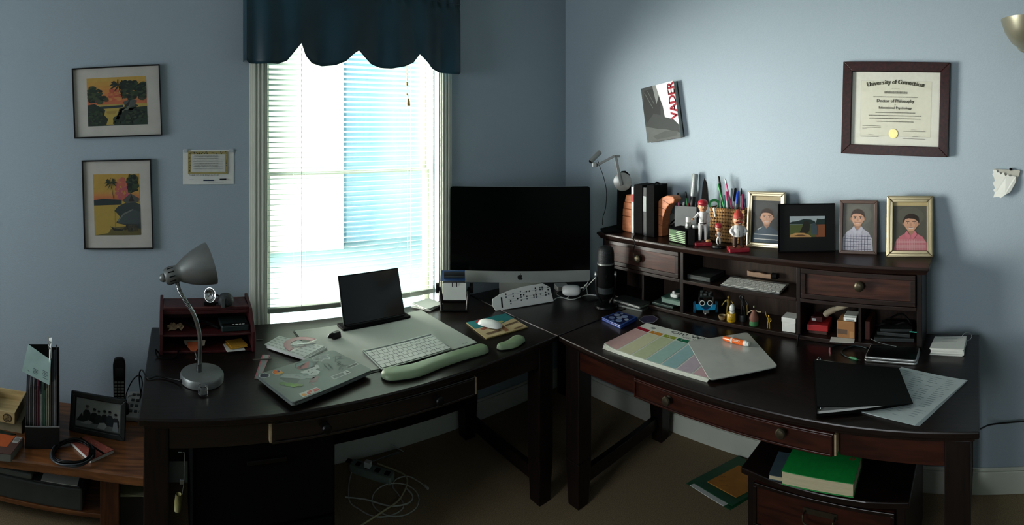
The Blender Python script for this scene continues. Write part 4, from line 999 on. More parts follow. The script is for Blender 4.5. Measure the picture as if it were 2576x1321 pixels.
for k in range(16):
    a = radians(-70 + k*16 + 180) if k > 1 else 0
    rf.part('card', MB().at(M=Matrix.Translation((0, .02, zc_)) @ Matrix.Rotation(radians(28-k*9), 4, 'X')).box(-.052, .052, -.0006, .0006, .030, .078), mat('dim_card', '#15191a', .7) if k % 3 else mat('grey_card', '#2b3133', .7))
rf.part('front_card', MB().at(M=Matrix.Translation((0, -.052, rzz(746))) @ Matrix.Rotation(radians(-6), 4, 'X')).box(rx(1115), rx(1172), -.001, .0, 0, rzz(705)-rzz(746)), M_paper)
for x in (-.010, .012): rf.part('card_notch', MB().at((x, -.054, rzz(713))).box(-.002, .002, -.002, 0, 0, .022), M_black)
rf.part('blue_card', MB().at((0, -.03, rzz(703)), rx=radians(18)).box(rx(1108), rx(1170), 0, .09, 0, .002), mat('blue_card', '#1c3a63', .5))

# stack of note papers by the tablet, in front of the window
c = HP(1074, 771, DESK)
st = Thing('note_stack', 'small untidy stack of white note papers at the window edge of the desk', 'papers', c, .35)
random.seed(5)
for k in range(6): st.part('note', MB().at((random.uniform(-.006, .006), random.uniform(-.006, .006), .0005+k*.0028), random.uniform(-.25, .25)).box(-.055, .055, -.055, .055, 0, .0022), M_paper)

# leaning white plate with holes
A1, A2 = HP(1247, 783, DESK), HP(1393, 760, DESK)
A1.z = A2.z = DESK; u = A2-A1; yaw = atan2(u.y, u.x); w = u.length; dm = HD((A1+A2)/2)
hL, hR, hM = ZP(745, HD(A1)+.02)-DESK, ZP(722, HD(A2)+.02)-DESK, ZP(722, dm+.03)-DESK
pl = Thing('code_board', 'white curved-top plastic board with rows of small dark dots leaning below the big computer', 'board', (A1+A2)/2, yaw)
Mx = Matrix.Translation((0, 0, .002)) @ Matrix.Rotation(radians(-15), 4, 'X') @ UP
k_ = 1/cos(radians(15))
out = [(-w/2, 0), (w/2, .002), (w/2-.012, hR*k_), (w*.34, hM*k_*1.05), (0, hM*k_*1.02), (-w*.24, hM*k_*.93), (-w*.42, hL*k_*1.04), (-w*.535, hL*k_*.80), (-w*.55, hL*k_*.4)]
pl.part('board', MB().at(M=Mx).prism(out, -.004, 0), M_white, bevel=.001)
pl.part('rest_foot', MB().put([(-.10, .03, .0006), (.10, .03, .0006), (.10, .065, .0006), (-.10, .065, .0006), (-.10, .022, .035), (.10, .022, .035), (.10, .028, .035), (-.10, .028, .035)], [(0, 3, 2, 1), (4, 5, 6, 7), (0, 1, 5, 4), (1, 2, 6, 5), (2, 3, 7, 6), (3, 0, 4, 7)]), M_white)
mb = MB().at(M=Mx @ Matrix.Translation((0, 0, .0004)))
it = [('r', -w*.40, hL*k_*.15, -w*.375, hL*k_*.85, '#1c1e1e')]
H_ = hM*k_
for j, (x, rows) in enumerate([(-.31, (.75, .6)), (-.24, (.38, .25)), (-.19, (.72, .6)), (-.12, (.45,)), (-.06, (.8, .62, .5, .35)), (-.01, (.6,)), (.04, (.75, .5, .38)), (.09, (.75,)), (.16, (.5, .4)), (.20, (.85, .72, .6, .5, .38)), (.28, (.85, .75, .5)), (.32, (.85, .75)), (.37, (.55, .42)), (.42, (.8, .68, .45))]):
    for r_ in rows: it.append(('c', x*w, r_*H_, .0042, .0042, '#23272a' if (j+int(r_*10)) % 3 else '#6a7074'))
for q in (.8, .55, .42): it.append(('l', [(-.28*w, q*H_*.85), (.44*w, q*H_*1.02)], .0008, '#8d9496'))
art(mb, it); pl.part('dots_print', mb, PR)
pl.part('corner_pin', MB().at(M=Mx @ Matrix.Translation((w/2-.025, hR*k_*.55, .0004))).lathe([(.004, 0), (.004, .003)], 10), M_black)

# second white mouse, tilted, and white cables
g = HP(1437, 747, DESK)
ms = mouse('computer_mouse', 'white mouse tipped up among white cables right of the code board', g + Vector((0, 0, .034)), -AZ(1437), .10, .058, .024, rx=radians(55))
M_wc = mat('white_cable', '#c4c8c4', .5)
def cable(name, label, pts, r, m, cat='cable', **kw): return single(name, label, cat, MB().tube(catmull(pts, 8), r, 7), m, smooth='all', **kw)
cable('white_cable', 'thin white cable looping left behind the tipped-up mouse', [HP(1405, 735)+Vector((0,0,.004)), HP(1400, 742)+Vector((0,0,.004)), HP(1425, 752)+Vector((0,0,.004)), HP(1445, 738)+Vector((0,0,.02)), RP(1470, 722, 2.7), RP(1480, 708, 2.72), HP(1470, 728)+Vector((0,0,.004))], .0024, M_wc)
cable('white_cable', 'thin white cable arching up right of the tipped-up mouse', [HP(1478, 742)+Vector((0,0,.004)), RP(1474, 716, 2.62), HP(1466, 735)+Vector((0,0,.006)), RP(1492, 705, 2.65), RP(1504, 697, 2.62), HP(1500, 732)+Vector((0,0,.004))], .0024, M_wc)
cable('white_cable', 'white cable lying flat between the mouse and the black microphone', [HP(1392, 757)+Vector((0,0,.004)), HP(1408, 750)+Vector((0,0,.003)), HP(1440, 755)+Vector((0,0,.003)), HP(1475, 744)+Vector((0,0,.003)), HP(1505, 745)+Vector((0,0,.003))], .0022, M_wc)
cable('black_cable', 'thin black cable running along the corner table to the microphone', [HP(1462, 748)+Vector((0,0,.003)), HP(1480, 757)+Vector((0,0,.003)), HP(1505, 755)+Vector((0,0,.003))], .0025, M_black)
b = MB()
ad = Thing('power_adapter', 'small white square power adapter behind the tipped-up mouse', 'adapter', HP(1412, 728), -.5)
ad.part('case', MB().prism(rrect(.07, .07, .012), 0, .026), M_white, bevel=.003)
ad.part('plug_prong', MB().box(.035, .045, -.01, .01, .01, .016), M_silver)

# microphone
g = HP(1524, 771, DESK); dm = HD(g)
mc = Thing('microphone', 'black desktop microphone on a round stand in front of the hutch', 'microphone', g, -AZ(1524))
def mz(py): return ZP(py, dm)-DESK
def mr(px): return px/F*dm
mc.part('stand_base', MB().lathe([(mr(29), 0), (mr(30), .003), (mr(29), .012), (mr(24), .017), (mr(13), .019), (.0, .020)], 36, cap=False), M_black, smooth=True)
for s_ in (-1, 1):
    mc.part('stand_arm', MB().tube(catmull([(s_*mr(10), 0, .016), (s_*mr(20), 0, mz(742)), (s_*mr(23), 0, mz(715)), (s_*mr(22), 0, mz(692))]), .008, 8), M_black, smooth='all')
    mc.part('pivot_knob', MB().at(M=Matrix.Translation((s_*mr(21), 0, mz(690))) @ Matrix.Rotation(s_*pi/2, 4, 'Y')).lathe([(.013, 0), (.015, .004), (.015, .010), (.012, .013)], 16), M_silver, smooth=True)
mc.part('body', MB().lathe([(mr(15), mz(748)), (mr(18.5), mz(744)), (mr(21), mz(715)), (mr(21.5), mz(664))], 32), M_blackm, smooth=True)
mc.part('silver_ring', MB().lathe([(mr(21), mz(735)), (mr(21.6), mz(720))], 32, c=(0, 0, 0)), mat('mic_ring', '#3e4446', .35, .7), smooth=True)
mc.part('grille_band', MB().lathe([(mr(21.8), mz(664)), (mr(22), mz(660))], 32), M_silver, smooth=True)
mc.part('grille', MB().lathe([(mr(21), mz(661)), (mr(21), mz(640)), (mr(20), mz(630)), (mr(17), mz(623)), (mr(11), mz(619)), (mr(4), mz(617.5)), (.0, mz(617.4))], 32, cap=False), mat('mic_grille', '#14181a', .55, .4, scale=260, var=.4, bump=.8), smooth=True)
mc.part('dial', MB().at(M=Matrix.Translation((.0, -mr(21), mz(690))) @ Matrix.Rotation(pi/2, 4, 'X')).lathe([(.008, 0), (.008, .004)], 14), M_black)

# ================================================================ right desk: tin, coaster, planner, whiteboard, binder ...
P4 = [HP(px, py, DESK+.016) for px, py in ((1514, 798), (1557, 783), (1603, 797), (1561, 820))]
tn = Thing('tin_case', 'blue square tin case with pale discs printed on its lid beside the hutch', 'tin case', sum(P4, Vector())/4 - Vector((0, 0, .016)))
M_blue = mat('blue_tin', '#1f3c86', .35, coat=.3)
tn.part('tin_base', MB().prism([(p.x, p.y) for p in P4][::-1], DESK+.0003, DESK+.009), M_blue, world=True, bevel=.002)
tn.part('tin_lid', MB().prism([(p.x, p.y) for p in P4][::-1], DESK+.0095, DESK+.016), M_blue, world=True, bevel=.002)
mb = MB()
def QQ(P4, u, v, z): p = P4[3].lerp(P4[2], u).lerp(P4[0].lerp(P4[1], u), v); return (p.x, p.y, z)
mb.poly([QQ(P4, u, v, DESK+.0162) for u, v in ((.04, .04), (.96, .04), (.96, .96), (.04, .96))], '#4a6cae')
mb.poly([QQ(P4, u, v, DESK+.0163) for u, v in ((.06, .06), (.94, .06), (.94, .94), (.06, .94))], '#141c44')
for (cx, cy, r_, c_) in ((.28, .72, .12, '#6a7ca0'), (.62, .76, .13, '#7e8ca8'), (.5, .5, .12, '#8a96ae'), (.28, .34, .13, '#6e84ac'), (.70, .42, .14, '#7f93b4'), (.55, .18, .09, '#9aa6b8'), (.85, .7, .06, '#8a98b0'), (.12, .52, .06, '#5a6c98')):
    mb.poly([QQ(P4, cx+r_*cos(a), cy+r_*sin(a), DESK+.0165) for a in [2*pi*k/16 for k in range(16)]], c_)
tn.part('lid_print', mb, PG, world=True)
c = HP(1632, 804, DESK)
hx = Thing('hexagon_coaster', 'dim purple hexagonal sticker card between the blue tin and the planner', 'coaster', c, .2)
hx.part('card', MB().prism([(p[0]*1, p[1]) for p in hexa(0, 0, .052, .045)], .0003, .002), mat('pale_edge', '#7c7a84', .6))
mb = MB(); mb.poly([(x, y, .0021) for x, y in hexa(0, 0, .047, .041)], '#3c3850'); mb.text('---', -.03, -.006, .02, '#6a6480', z=.0022)
hx.part('card_print', mb, PR)

# planner pad
TL, BL, BR = HP(1624, 812, DESK+.012), HP(1516, 870, DESK+.012), HP(1779, 954, DESK+.012)
TR = TL + (BR-BL)
pp = Thing('weekly_planner', 'large weekly planner pad with coloured day columns at the desk edge', 'planner', (TL+BR)/2 - Vector((0, 0, .012)))
def PQ(u, v): # u along the top edge, v from bottom to top
    return BL.lerp(BR, u).lerp(TL.lerp(TR, u), v)
wU, wV = (BR-BL).length, (TL-BL).length
# keep off the whiteboard: single sheets, slightly fanned
for k in range(5):
    z0 = DESK+.0004+k*.0022
    def f(u, v, z0=z0, k=k):
        p = PQ(u, v); curl = .010*max(0, 1-u*7)**2*(1-v)*(k/4)
        return (p.x+.0012*k, p.y-.0008*k, z0 + curl)
    pp.part('sheet', MB().grid(f, 24, 10), mat('planner_paper', '#cdd0c6', .8, var=.01), world=True, solid=-.0019)
mb = MB(); zz = DESK+.0004+4*.0022+.0021
def strip(u0, u1, v0, v1, col, dz=0.0, n=10):
    def f(a, b_):
        u = u0+(u1-u0)*a; v = v0+(v1-v0)*b_; p = PQ(u, v)
        return (p.x+.0048, p.y-.0032, zz + dz + .010*max(0, 1-u*7)**2*(1-v))
    mb.grid(f, n, n, col=col)
cols = [('#a3142c', '#c9a3a0', 'M'), ('#c8862c', '#c3c3a0', 'T'), ('#8a9a2c', '#b4bd98', 'W'), ('#0e6a48', '#98b8b0', 'T'), ('#2a6a8c', '#8fb2b4', 'F'), ('#6a5a8c', '#b4a6b0', 'S'), ('#8c3a5a', '#c4a0a6', 'S')]
cw = 1/7
for k, (hc, bc, ch) in enumerate(cols):
    strip(k*cw+(.004 if k else .0), (k+1)*cw-.010, .015, .70, bc, .0004)
    strip(k*cw+(.006 if k else .0), (k+1)*cw-.012, .715, .80, hc, .0004, 4)
pp.part('day_columns', mb, PR, world=True)
ub = (BR-BL).normalized(); vb_ = (TL-BL) - (TL-BL).dot(ub)*ub; vb_.normalize()
def ptext(txt, u, v, size, col, sx=1.0, bold=0):
    p = PQ(u, v); m = MB(); m.X = Matrix(((ub.x, vb_.x, 0, p.x+.0048), (ub.y, vb_.y, 0, p.y-.0032), (0, 0, 1, zz+.0009), (0, 0, 0, 1)))
    m.text(txt, 0, 0, size, col, sx=sx, bold=bold); return m
for k, (hc, bc, ch) in enumerate(cols[:4]):
    pp.part('day_letter', ptext(ch, (k+.25)*cw, .735, .020, '#d8c8b8', 1.3), PR, world=True)
pp.part('heading_writing', ptext('Oh! What a Week', .30, .89, .036, '#4b5254', 1.5), PR, world=True)
pp.part('subheading_writing', ptext('with the P', .44, .835, .019, '#6a7072', 1.4), PR, world=True)
m = MB()
for k in range(18):
    a = k*.7; p0 = PQ(.13+.028*cos(a)*(k/18), .90+.04*sin(a)*(k/18)); a2 = (k+1)*.7; p1 = PQ(.13+.028*cos(a2)*((k+1)/18), .90+.04*sin(a2)*((k+1)/18))
    m.tube([(p0.x, p0.y, zz+.0008), (p1.x, p1.y, zz+.0008)], .0006, 4, col='#7a8280')
pp.part('swirl_print', m, PR, world=True)

# whiteboard
zw = DESK+.0135
P4 = [HP(px, py, zw) for px, py in ((1729, 861), (1880, 838), (1957, 924), (1786, 958))]
def round_poly(P, r, n=5):
    o = []
    m_ = len(P)
    for i in range(m_):
        p0, p1, p2 = P[i-1], P[i], P[(i+1) % m_]
        a = p1 + (p0-p1).normalized()*r; b_ = p1 + (p2-p1).normalized()*r
        for k in range(n+1):
            t = k/n; o.append(a*(1-t)**2 + p1*2*t*(1-t) + b_*t*t)
    return o
wb = Thing('whiteboard', 'small blank rounded whiteboard lying over the planner', 'whiteboard', sum(P4, Vector())/4)
o = [(p.x, p.y) for p in round_poly(P4, .018)][::-1]
wb.part('board', MB().prism(o, zw, zw+.0022), mat('board_core', '#8a9088', .6), world=True)
wb.part('writing_surface', MB().prism(o, zw+.0022, zw+.004), mat('dry_erase_surface', '#b4b7b0', .18, var=.025, scale=9, coat=.4), world=True)
mb = MB()
random.seed(3)
for k in range(30):
    u, v = random.gauss(.42, .12), random.gauss(.5, .12); p = P4[3].lerp(P4[2], u).lerp(P4[0].lerp(P4[1], u), v); a = random.uniform(0, pi); L_ = random.uniform(.004, .014)
    d_ = Vector((cos(a)*L_, sin(a)*L_, 0)); n_ = Vector((-sin(a), cos(a), 0))*.0005
    mb.poly([(*(p-d_-n_).to_2d(), zw+.0042), (*(p+d_-n_).to_2d(), zw+.0042), (*(p+d_+n_).to_2d(), zw+.0042), (*(p-d_+n_).to_2d(), zw+.0042)], '#8e9698')
wb.part('erased_marks', mb, PR, world=True, kind='stuff')
za = zw+.004+.0115
m0, m1 = HP(1820, 851, za), HP(1884, 866, za)
u = (m1-m0); L_ = u.length; mk = Thing('marker_pen', 'orange and white dry erase marker lying on the whiteboard', 'marker', (m0+m1)/2 - Vector((0, 0, .0112)), atan2(u.y, u.x))
XM = Matrix.Translation((-L_/2, 0, .0112)) @ Matrix.Rotation(pi/2, 4, 'Y')
M_or = mat('orange_plastic', '#e0641c', .35, coat=.3)
mk.part('cap', MB().at(M=XM).lathe([(.007, 0), (.0085, .002), (.0105, L_*.30), (.0110, L_*.31)], 18), M_or, smooth=True)
mk.part('barrel', MB().at(M=XM).lathe([(.0108, L_*.31), (.0108, L_*.92)], 18), M_white, smooth=True)
mk.part('wrapper', MB().at(M=XM).lathe([(.0111, L_*.38), (.0111, L_*.80)], 18), M_or, smooth=True)
mk.part('end_plug', MB().at(M=XM).lathe([(.0108, L_*.92), (.0095, L_*.93), (.0085, L_)], 18), M_white, smooth=True)
t_ = MB(); t_.X = Matrix.Translation((-L_/2, 0, .0112)) @ Matrix.Rotation(radians(-52), 4, 'X') @ Matrix.Rotation(pi, 4, 'Z') @ Matrix.Rotation(0, 4, 'X')
t_ = MB(); t_.X = Matrix.Translation((-L_*.5, 0, .0112)) @ Matrix.Rotation(radians(50), 4, 'X') @ Matrix.Translation((L_*.42, -.005, .0114))
t_.text('EXPO', 0, 0, .0125, '#f2ead8', bold=.03); mk.part('marker_lettering', t_, PR)

# planner binder and newspaper on the right
P4 = [HP(px, py, DESK+.002) for px, py in ((2267, 924), (2435, 956), (2313, 1071), (2169, 1037))]
nw = Thing('worksheet_stack', 'fanned pale printed worksheets sticking out under the black binder', 'papers', sum(P4, Vector())/4 - Vector((0, 0, .002)))
for k in range(4):
    R_ = Matrix.Translation(P4[0]) @ Matrix.Rotation(-.012*k, 4, 'Z') @ Matrix.Translation(-P4[0])
    q4 = [R_ @ p for p in P4]
    def f(u, v, q4=q4, k=k):
        p = q4[3].lerp(q4[2], u).lerp(q4[0].lerp(q4[1], u), v)
        return (p.x, p.y, DESK+.0005+.0009*k+.006*max(0, u-.7)**1.0*(k/3)*(1 if v > .3 else v/.3))
    nw.part('worksheet', MB().grid(f, 14, 10), mat('pale_blue_paper', '#b3bfbf', .8, var=.02), world=True, solid=-.0007)
mb = MB()
def nf(u, v): p = P4[3].lerp(P4[2], u).lerp(P4[0].lerp(P4[1], u), v); R_ = Matrix.Translation(P4[0]) @ Matrix.Rotation(-.036, 4, 'Z') @ Matrix.Translation(-P4[0]); p = R_ @ p; return (p.x, p.y, DESK+.0005+.0027+.0012+.006*max(0, u-.7)*(1 if v > .3 else v/.3))
for col in range(4):
    for r_ in range(22):
        v = .93-r_*.04; u0 = .06+col*.23; u1 = u0+random.uniform(.1, .19)
        if random.random() < .82: mb.poly([nf(u0, v), nf(u1, v), nf(u1, v+.008), nf(u0, v+.008)], '#8c9a9c')
nw.part('worksheet_print', mb, PR, world=True)
bd = Thing('binder', 'black ring binder with white papers showing at its open edge on the right desk', 'binder', HP(2170, 975, DESK))
C1 = [HP(px, py, DESK+.006) for px, py in ((2049, 906), (2262, 928), (2297, 1016), (2056, 1048))]
bd.part('back_cover', MB().prism([(p.x, p.y) for p in C1][::-1], DESK+.0052, DESK+.0078), M_blackm, world=True, bevel=.001)
C2 = [HP(2049, 904, DESK+.034), HP(2260, 925, DESK+.019), HP(2297, 1014, DESK+.019), HP(2056, 1022, DESK+.034)]
def cov(u, v, dz=0):
    p = C2[3].lerp(C2[2], u).lerp(C2[0].lerp(C2[1], u), v); return (p.x, p.y, p.z+dz)
bd.part('front_cover', MB().grid(lambda u, v: cov(u, v), 8, 6), mat('binder_vinyl', '#070c0b', .6, var=.1, spec=.2), world=True, solid=.0025)
sp_ = [C1[0], C1[3], C2[3], C2[0]]
bd.part('spine', MB().grid(lambda u, v: tuple((C1[3].lerp(C1[0], u)).lerp(C2[3].lerp(C2[0], u), v)), 4, 3), M_blackm, world=True, solid=.0025)
for k in range(3):
    z0 = DESK+.009+k*.0021
    ins = [C1[3].lerp(C1[0], .03), C1[2].lerp(C1[1], .06).lerp(C1[3], .14+.03*k), C1[1].lerp(C1[0], .14).lerp(C1[2], .06), C1[0].lerp(C1[1], .02).lerp(C1[3], .03)]
    bd.part('page', MB().prism([(p.x, p.y) for p in ins], z0 if k else z0-.001, z0+.002), M_paper, world=True)
for v in (.06, .5, .94):
    p = C1[3].lerp(C1[0], v).lerp(C1[2].lerp(C1[1], v), .05)
    bd.part('ring', MB().tube([(p.x + .012*cos(a)*.9, p.y - .012*cos(a)*.2, DESK+.018+.012*sin(a)) for a in [2*pi*k/14 for k in range(15)]], .0016, 6), M_chrome, world=True, smooth='all')

# flash card stack with ring
P4 = [HP(px, py, DESK+.002) for px, py in ((2352, 862), (2430, 862), (2424, 895), (2340, 892))]
fc_ = Thing('flash_cards', 'stack of white flash cards on a metal ring right of the hutch', 'cards', sum(P4, Vector())/4 - Vector((0, 0, .002)))
ctr = sum(P4, Vector())/4; random.seed(8)
for k in range(9):
    R_ = Matrix.Translation(ctr) @ Matrix.Rotation(random.uniform(-.05, .05), 4, 'Z') @ Matrix.Translation(-ctr)
    q4 = [R_ @ (p + Vector((random.uniform(-.003, .003), random.uniform(-.003, .003), 0))) for p in P4]
    fc_.part('card', MB().prism([(p.x, p.y) for p in q4][::-1], DESK+.0004+k*.0031, DESK+.0031+k*.0031), M_paper, world=True)
mb = MB()
for r_ in range(3): 
    mb.poly([QQ(P4, .3, .55+.12*r_, DESK+.0292), QQ(P4, .75, .55+.12*r_, DESK+.0292), QQ(P4, .75, .57+.12*r_, DESK+.0292), QQ(P4, .3, .57+.12*r_, DESK+.0292)], '#9aa0a0')
fc_.part('card_print', mb, PR, world=True)
p = P4[1]; fc_.part('ring', MB().tube([(p.x-.004+.018*cos(a)*.35, p.y-.004-.020*cos(a), DESK+.028+.017*sin(a)) for a in [2*pi*k/20 for k in range(21)]], .0012, 6), M_silver, world=True, smooth='all')

# audio cable with green and pink plugs
ac = Thing('audio_cable', 'dark audio cable with one green plug and one pink plug in front of the hutch', 'cable', HP(2130, 880))
def hp(px, py, h=.003): return HP(px, py)+Vector((0, 0, h))
ac.part('cord', MB().tube(catmull([hp(2180, 876), hp(2150, 872), hp(2126, 878), hp(2117, 888), hp(2124, 896), hp(2138, 902)], 8), .0022, 7), mat('dark_teal_cable', '#12282a', .4), world=True, smooth='all')
ac.part('cord', MB().tube(catmull([hp(2180, 878), hp(2150, 869), hp(2120, 868), hp(2098, 872), hp(2088, 880)], 8), .0022, 7), mat('dark_teal_cable'), world=True, smooth='all')
ac.part('green_plug', MB().tube([hp(2137, 901, .004), hp(2142, 903, .004), hp(2156, 907, .004)], [.0035, .0055, .005], 10), mat('green_plug', '#3f8a5c', .4), world=True, smooth=True)
ac.part('plug_tip', MB().tube([hp(2156, 907, .004), hp(2165, 909, .004)], .0016, 8), M_chrome, world=True)
ac.part('pink_plug', MB().tube([hp(2088, 880, .004), hp(2088, 892, .004)], [.005, .0045], 10), mat('pink_plug', '#b4707a', .4), world=True, smooth=True)
ac.part('plug_tip', MB().tube([hp(2088, 892, .004), hp(2088, 899, .004)], .0016, 8), M_chrome, world=True)
cable('black_cable', 'short black cable standing off the hutch’s middle upright', [hp(2006, 873, .002), hp(2008, 858, .014), hp(2013, 848, .026), hp(2022, 838, .03)], .004, M_black)

# ================================================================ on top of the hutch
HT = HZ
def hb(px, py): return HP(px, py, HT)
# document camera on its stand
g = hb(1560, 578); gd = HD(g)
dc = Thing('document_camera', 'silver camera on a jointed arm above a black stand at the hutch’s left end', 'camera', g, -AZ(1565))
def P_(px, py, dd=0): return dc.inv @ RP(px, py, gd+dd)
f0 = [dc.inv @ hb(*q) for q in ((1510, 578), (1562, 566), (1568, 584), (1519, 588))]
dc.part('foot_plate', MB().prism([(p.x, p.y) for p in f0][::-1], .0003, .008), M_blackm, bevel=.002)
q = [P_(1551, 585), P_(1553, 470), P_(1555, 445), P_(1563, 431), P_(1573, 430), P_(1583, 438), P_(1588, 458), P_(1589, 585)]
dc.part('upright_plate', MB().at(M=UP).prism([(p.x, p.z) for p in q][::-1], -.012, -.002), M_blackm, bevel=.001)
k = P_(1566, 457); sc_ = gd/F
dc.part('disc', MB().at(M=Matrix.Translation((k.x, 0, k.z)) @ UP).lathe([(sc_*22, 0), (sc_*23, .002), (sc_*23, .012), (sc_*21, .015)], 32), mat('satin_disc', '#a5a7a4', .35, .5), smooth=True)
def bar(a, b_, w, t, y, m=M_silver, nm='arm'):
    a, b_ = Vector((a.x, y, a.z)), Vector((b_.x, y, b_.z)); d_ = b_-a; L_ = d_.length
    X = Matrix.Translation(a) @ Matrix.Rotation(-atan2(d_.z, d_.x), 4, 'Y')
    dc.part(nm, MB().at(M=X).box(-w/2, L_+w/2, -t/2, t/2, -w/2, w/2), m, bevel=.002)
bar(P_(1562, 462), P_(1549, 394), .016, .010, -.022)
bar(P_(1543, 393), P_(1557, 393), .012, .012, -.022, nm='joint')
bar(P_(1545, 392), P_(1500, 416), .013, .009, -.032)
a, b_ = P_(1487, 405), P_(1510, 382)
dc.part('camera_barrel', MB().tube([(a.x, -.045, a.z), (b_.x, -.02, b_.z)], .013, 18), M_silver, smooth=True)
dc.part('lens_ring', MB().tube([(a.x-.001, -.048, a.z-.001), (a.x+.001, -.045, a.z+.001)], .0105, 18), M_black, smooth=True)
dc.part('camera_clip', MB().at((P_(1497, 414).x, -.038, P_(1497, 414).z)).box(-.012, .012, -.01, .01, -.010, .014), M_silver, bevel=.003)
w_ = [P_(*p) for p in ((1504, 402), (1510, 420), (1519, 445), (1526, 480), (1524, 520), (1517, 545), (1516, 564))]
dc.part('camera_cord', MB().tube([(p.x, -.03, p.z) for p in catmull(w_[:-1] + [w_[-1]], 6)] , .0018, 6), M_blackm, smooth='all')

# upright standing boxes/books helper: front-lower-left pixel, front-lower-right pixel, top row, depth
def upright(name, label, cat, bl, br, top, depth, m, z=HT, lean=0.0, group=None, bevel=.002, pname='body'):
    P, Q = HP(*bl, z), HP(*br, z); P.z = Q.z = z; u = Q-P; yaw = atan2(u.y, u.x); w = u.length; mid = (P+Q)/2
    h = ZP(top, HD(mid)) - z
    t = Thing(name, label, cat, mid, yaw, group)
    t.w, t.h, t.d, t.mx = w, h, depth, Matrix.Rotation(-lean, 4, 'X')
    if m: t.part(pname, MB().at(M=t.mx).box(-w/2, w/2, 0, depth, .0004, h), m, bevel=bevel)
    return t
M_bk = mat('bookend_wood', '#9c5a34', .55, col2='#b4714a', scale=25, stretch=(1, 1, 3))
M_bkd = mat('bookend_groove', '#5e3420', .7)
def bookend(label, bl, br, top, depth, bulge):
    t = upright('bookend', label, 'bookend', bl, br, top, depth, None, group=None)
    w, h = t.w, t.h; d = depth
    prof_ = [(0, 0), (d, 0), (d, h*.18), (d*.92, h*.20)] + [(d*.92*cos(radians(a))**.8, h*.2 + h*.8*sin(radians(a))) for a in (18, 36, 54, 70)] + [(0, h)] if bulge else \
        [(0, 0), (d, 0), (d, h*.5), (d*.8, h*.8), (d*.5, h*.95), (0, h)]
    # profile lies in the y-z plane; extruded over x; split in chiselled courses
    X = Matrix(((0, 0, 1, 0), (1, 0, 0, 0), (0, 1, 0, 0), (0, 0, 0, 1)))
    b = MB(); b.X = X; b.prism([(y, z+.0004) for y, z in prof_], -w/2, w/2)
    t.part('body', b, M_bk, bevel=.004)
    return t
# left bookend: stepped block
t = upright('bookend', 'left carved wooden bookend beside the camera stand', 'bookend', (1564, 581), (1588, 586), 490, .05, None)
w, h = t.w, t.h
for z0, z1, x0 in ((0, .42, -w/2), (.42, .62, -w/2+.002), (.62, .80, -w/2+.008), (.80, 1.0, -w/2+.018)):
    t.part('carved_block', MB().prism([(x0+.003, 0), (w/2, 0), (w/2, .05), (x0+.003, .05)], h*z0+.0005, h*z1, top=[(x0+.006 if z1 < 1 else x0+.014, 0), (w/2, 0), (w/2, .05), (x0+.006, .05)]), M_bk, bevel=.004)
# books and binders between bookends
M_bkw = mat('white_spine', '#c4c8c6', .6); M_red_ = mat('red_label', '#9c2a30', .6)
t = upright('book', 'thin white-spined book with a red patch against the left bookend', 'book', (1588, 587), (1594, 588), 470, .10, M_bkw, group=None)
t.part('red_patch', MB().box(-t.w/2-.0006, t.w/2, -.0008, 0, t.h*.68, t.h*.84), M_red_)
t = upright('book', 'tall black book next to the white-spined book', 'book', (1595, 589), (1616, 592), 465, .12, M_blackm)
t = upright('binder', 'grey-spined slim binder between the black books', 'binder', (1618, 592), (1626, 594), 472, .12, mat('grey_spine', '#2a2e2f', .5))
t.part('spine_label', MB().box(-t.w/2+.001, t.w/2-.001, -.0008, 0, t.h*.50, t.h*.82), mat('label_grey', '#8d9492', .6))
t = upright('binder', 'thick black notebook binder next to the right bookend', 'binder', (1627, 595), (1646, 598), 466, .12, M_blackm)
t.part('ring_tab', MB().tube([(0, .03, t.h), (.004, .05, t.h+.012), (.008, .07, t.h+.002)], .004, 8), M_black, smooth=True)
cable('black_cable', 'black cable drooping over the front of the hutch below the books', [Vector(hb(1612, 560))*1.0, Vector(hb(1606, 575)), Vector(hb(1597, 598))+Vector((-.012, 0, .006)), EP(1597, 612, XE-2.012), EP(1594, 632, XE-2.03)+Vector((-.004,0,0)), EP(1598, 645, XE-2.03)+Vector((-.004,0,0))], .0025, M_black)
# right bookend: curved arch
t = upright('bookend', 'right curved carved wooden bookend holding the black binders', 'bookend', (1647, 593), (1673, 598), 490, .07, None)
w, h = t.w, t.h
X0 = -w/2
arc_o = [(X0, 0), (X0-.004, h*.3), (X0-.002, h*.55), (X0+.012, h*.78), (X0+.045, h*.93), (X0+.085, h*1.0), (X0+.125, h*.99), (X0+.135, h*.93), (X0+.128, h*.84), (X0+.10, h*.80), (X0+.075, h*.66), (X0+.055, h*.45), (X0+.048, h*.2), (X0+.048, 0)]
b = MB().at(M=UP @ Matrix.Translation((0, .0005, 0))); b.prism(arc_o[::-1], -.055, 0)
t.part('arch', b, M_bk, bevel=.004)
for k_, (a, b_) in enumerate((((X0-.004, h*.3), (X0+.05, h*.27)), ((X0-.002, h*.5), (X0+.06, h*.48)), ((X0+.006, h*.70), (X0+.078, h*.66)), ((X0+.035, h*.90), (X0+.10, h*.80)))):
    t.part('carved_groove', MB().at(M=UP).tube([(a[0], a[1], .0), ((a[0]+b_[0])/2, (a[1]+b_[1])/2+.003, .0006), (b_[0], b_[1], .0)], .0014, 5), M_bkd)

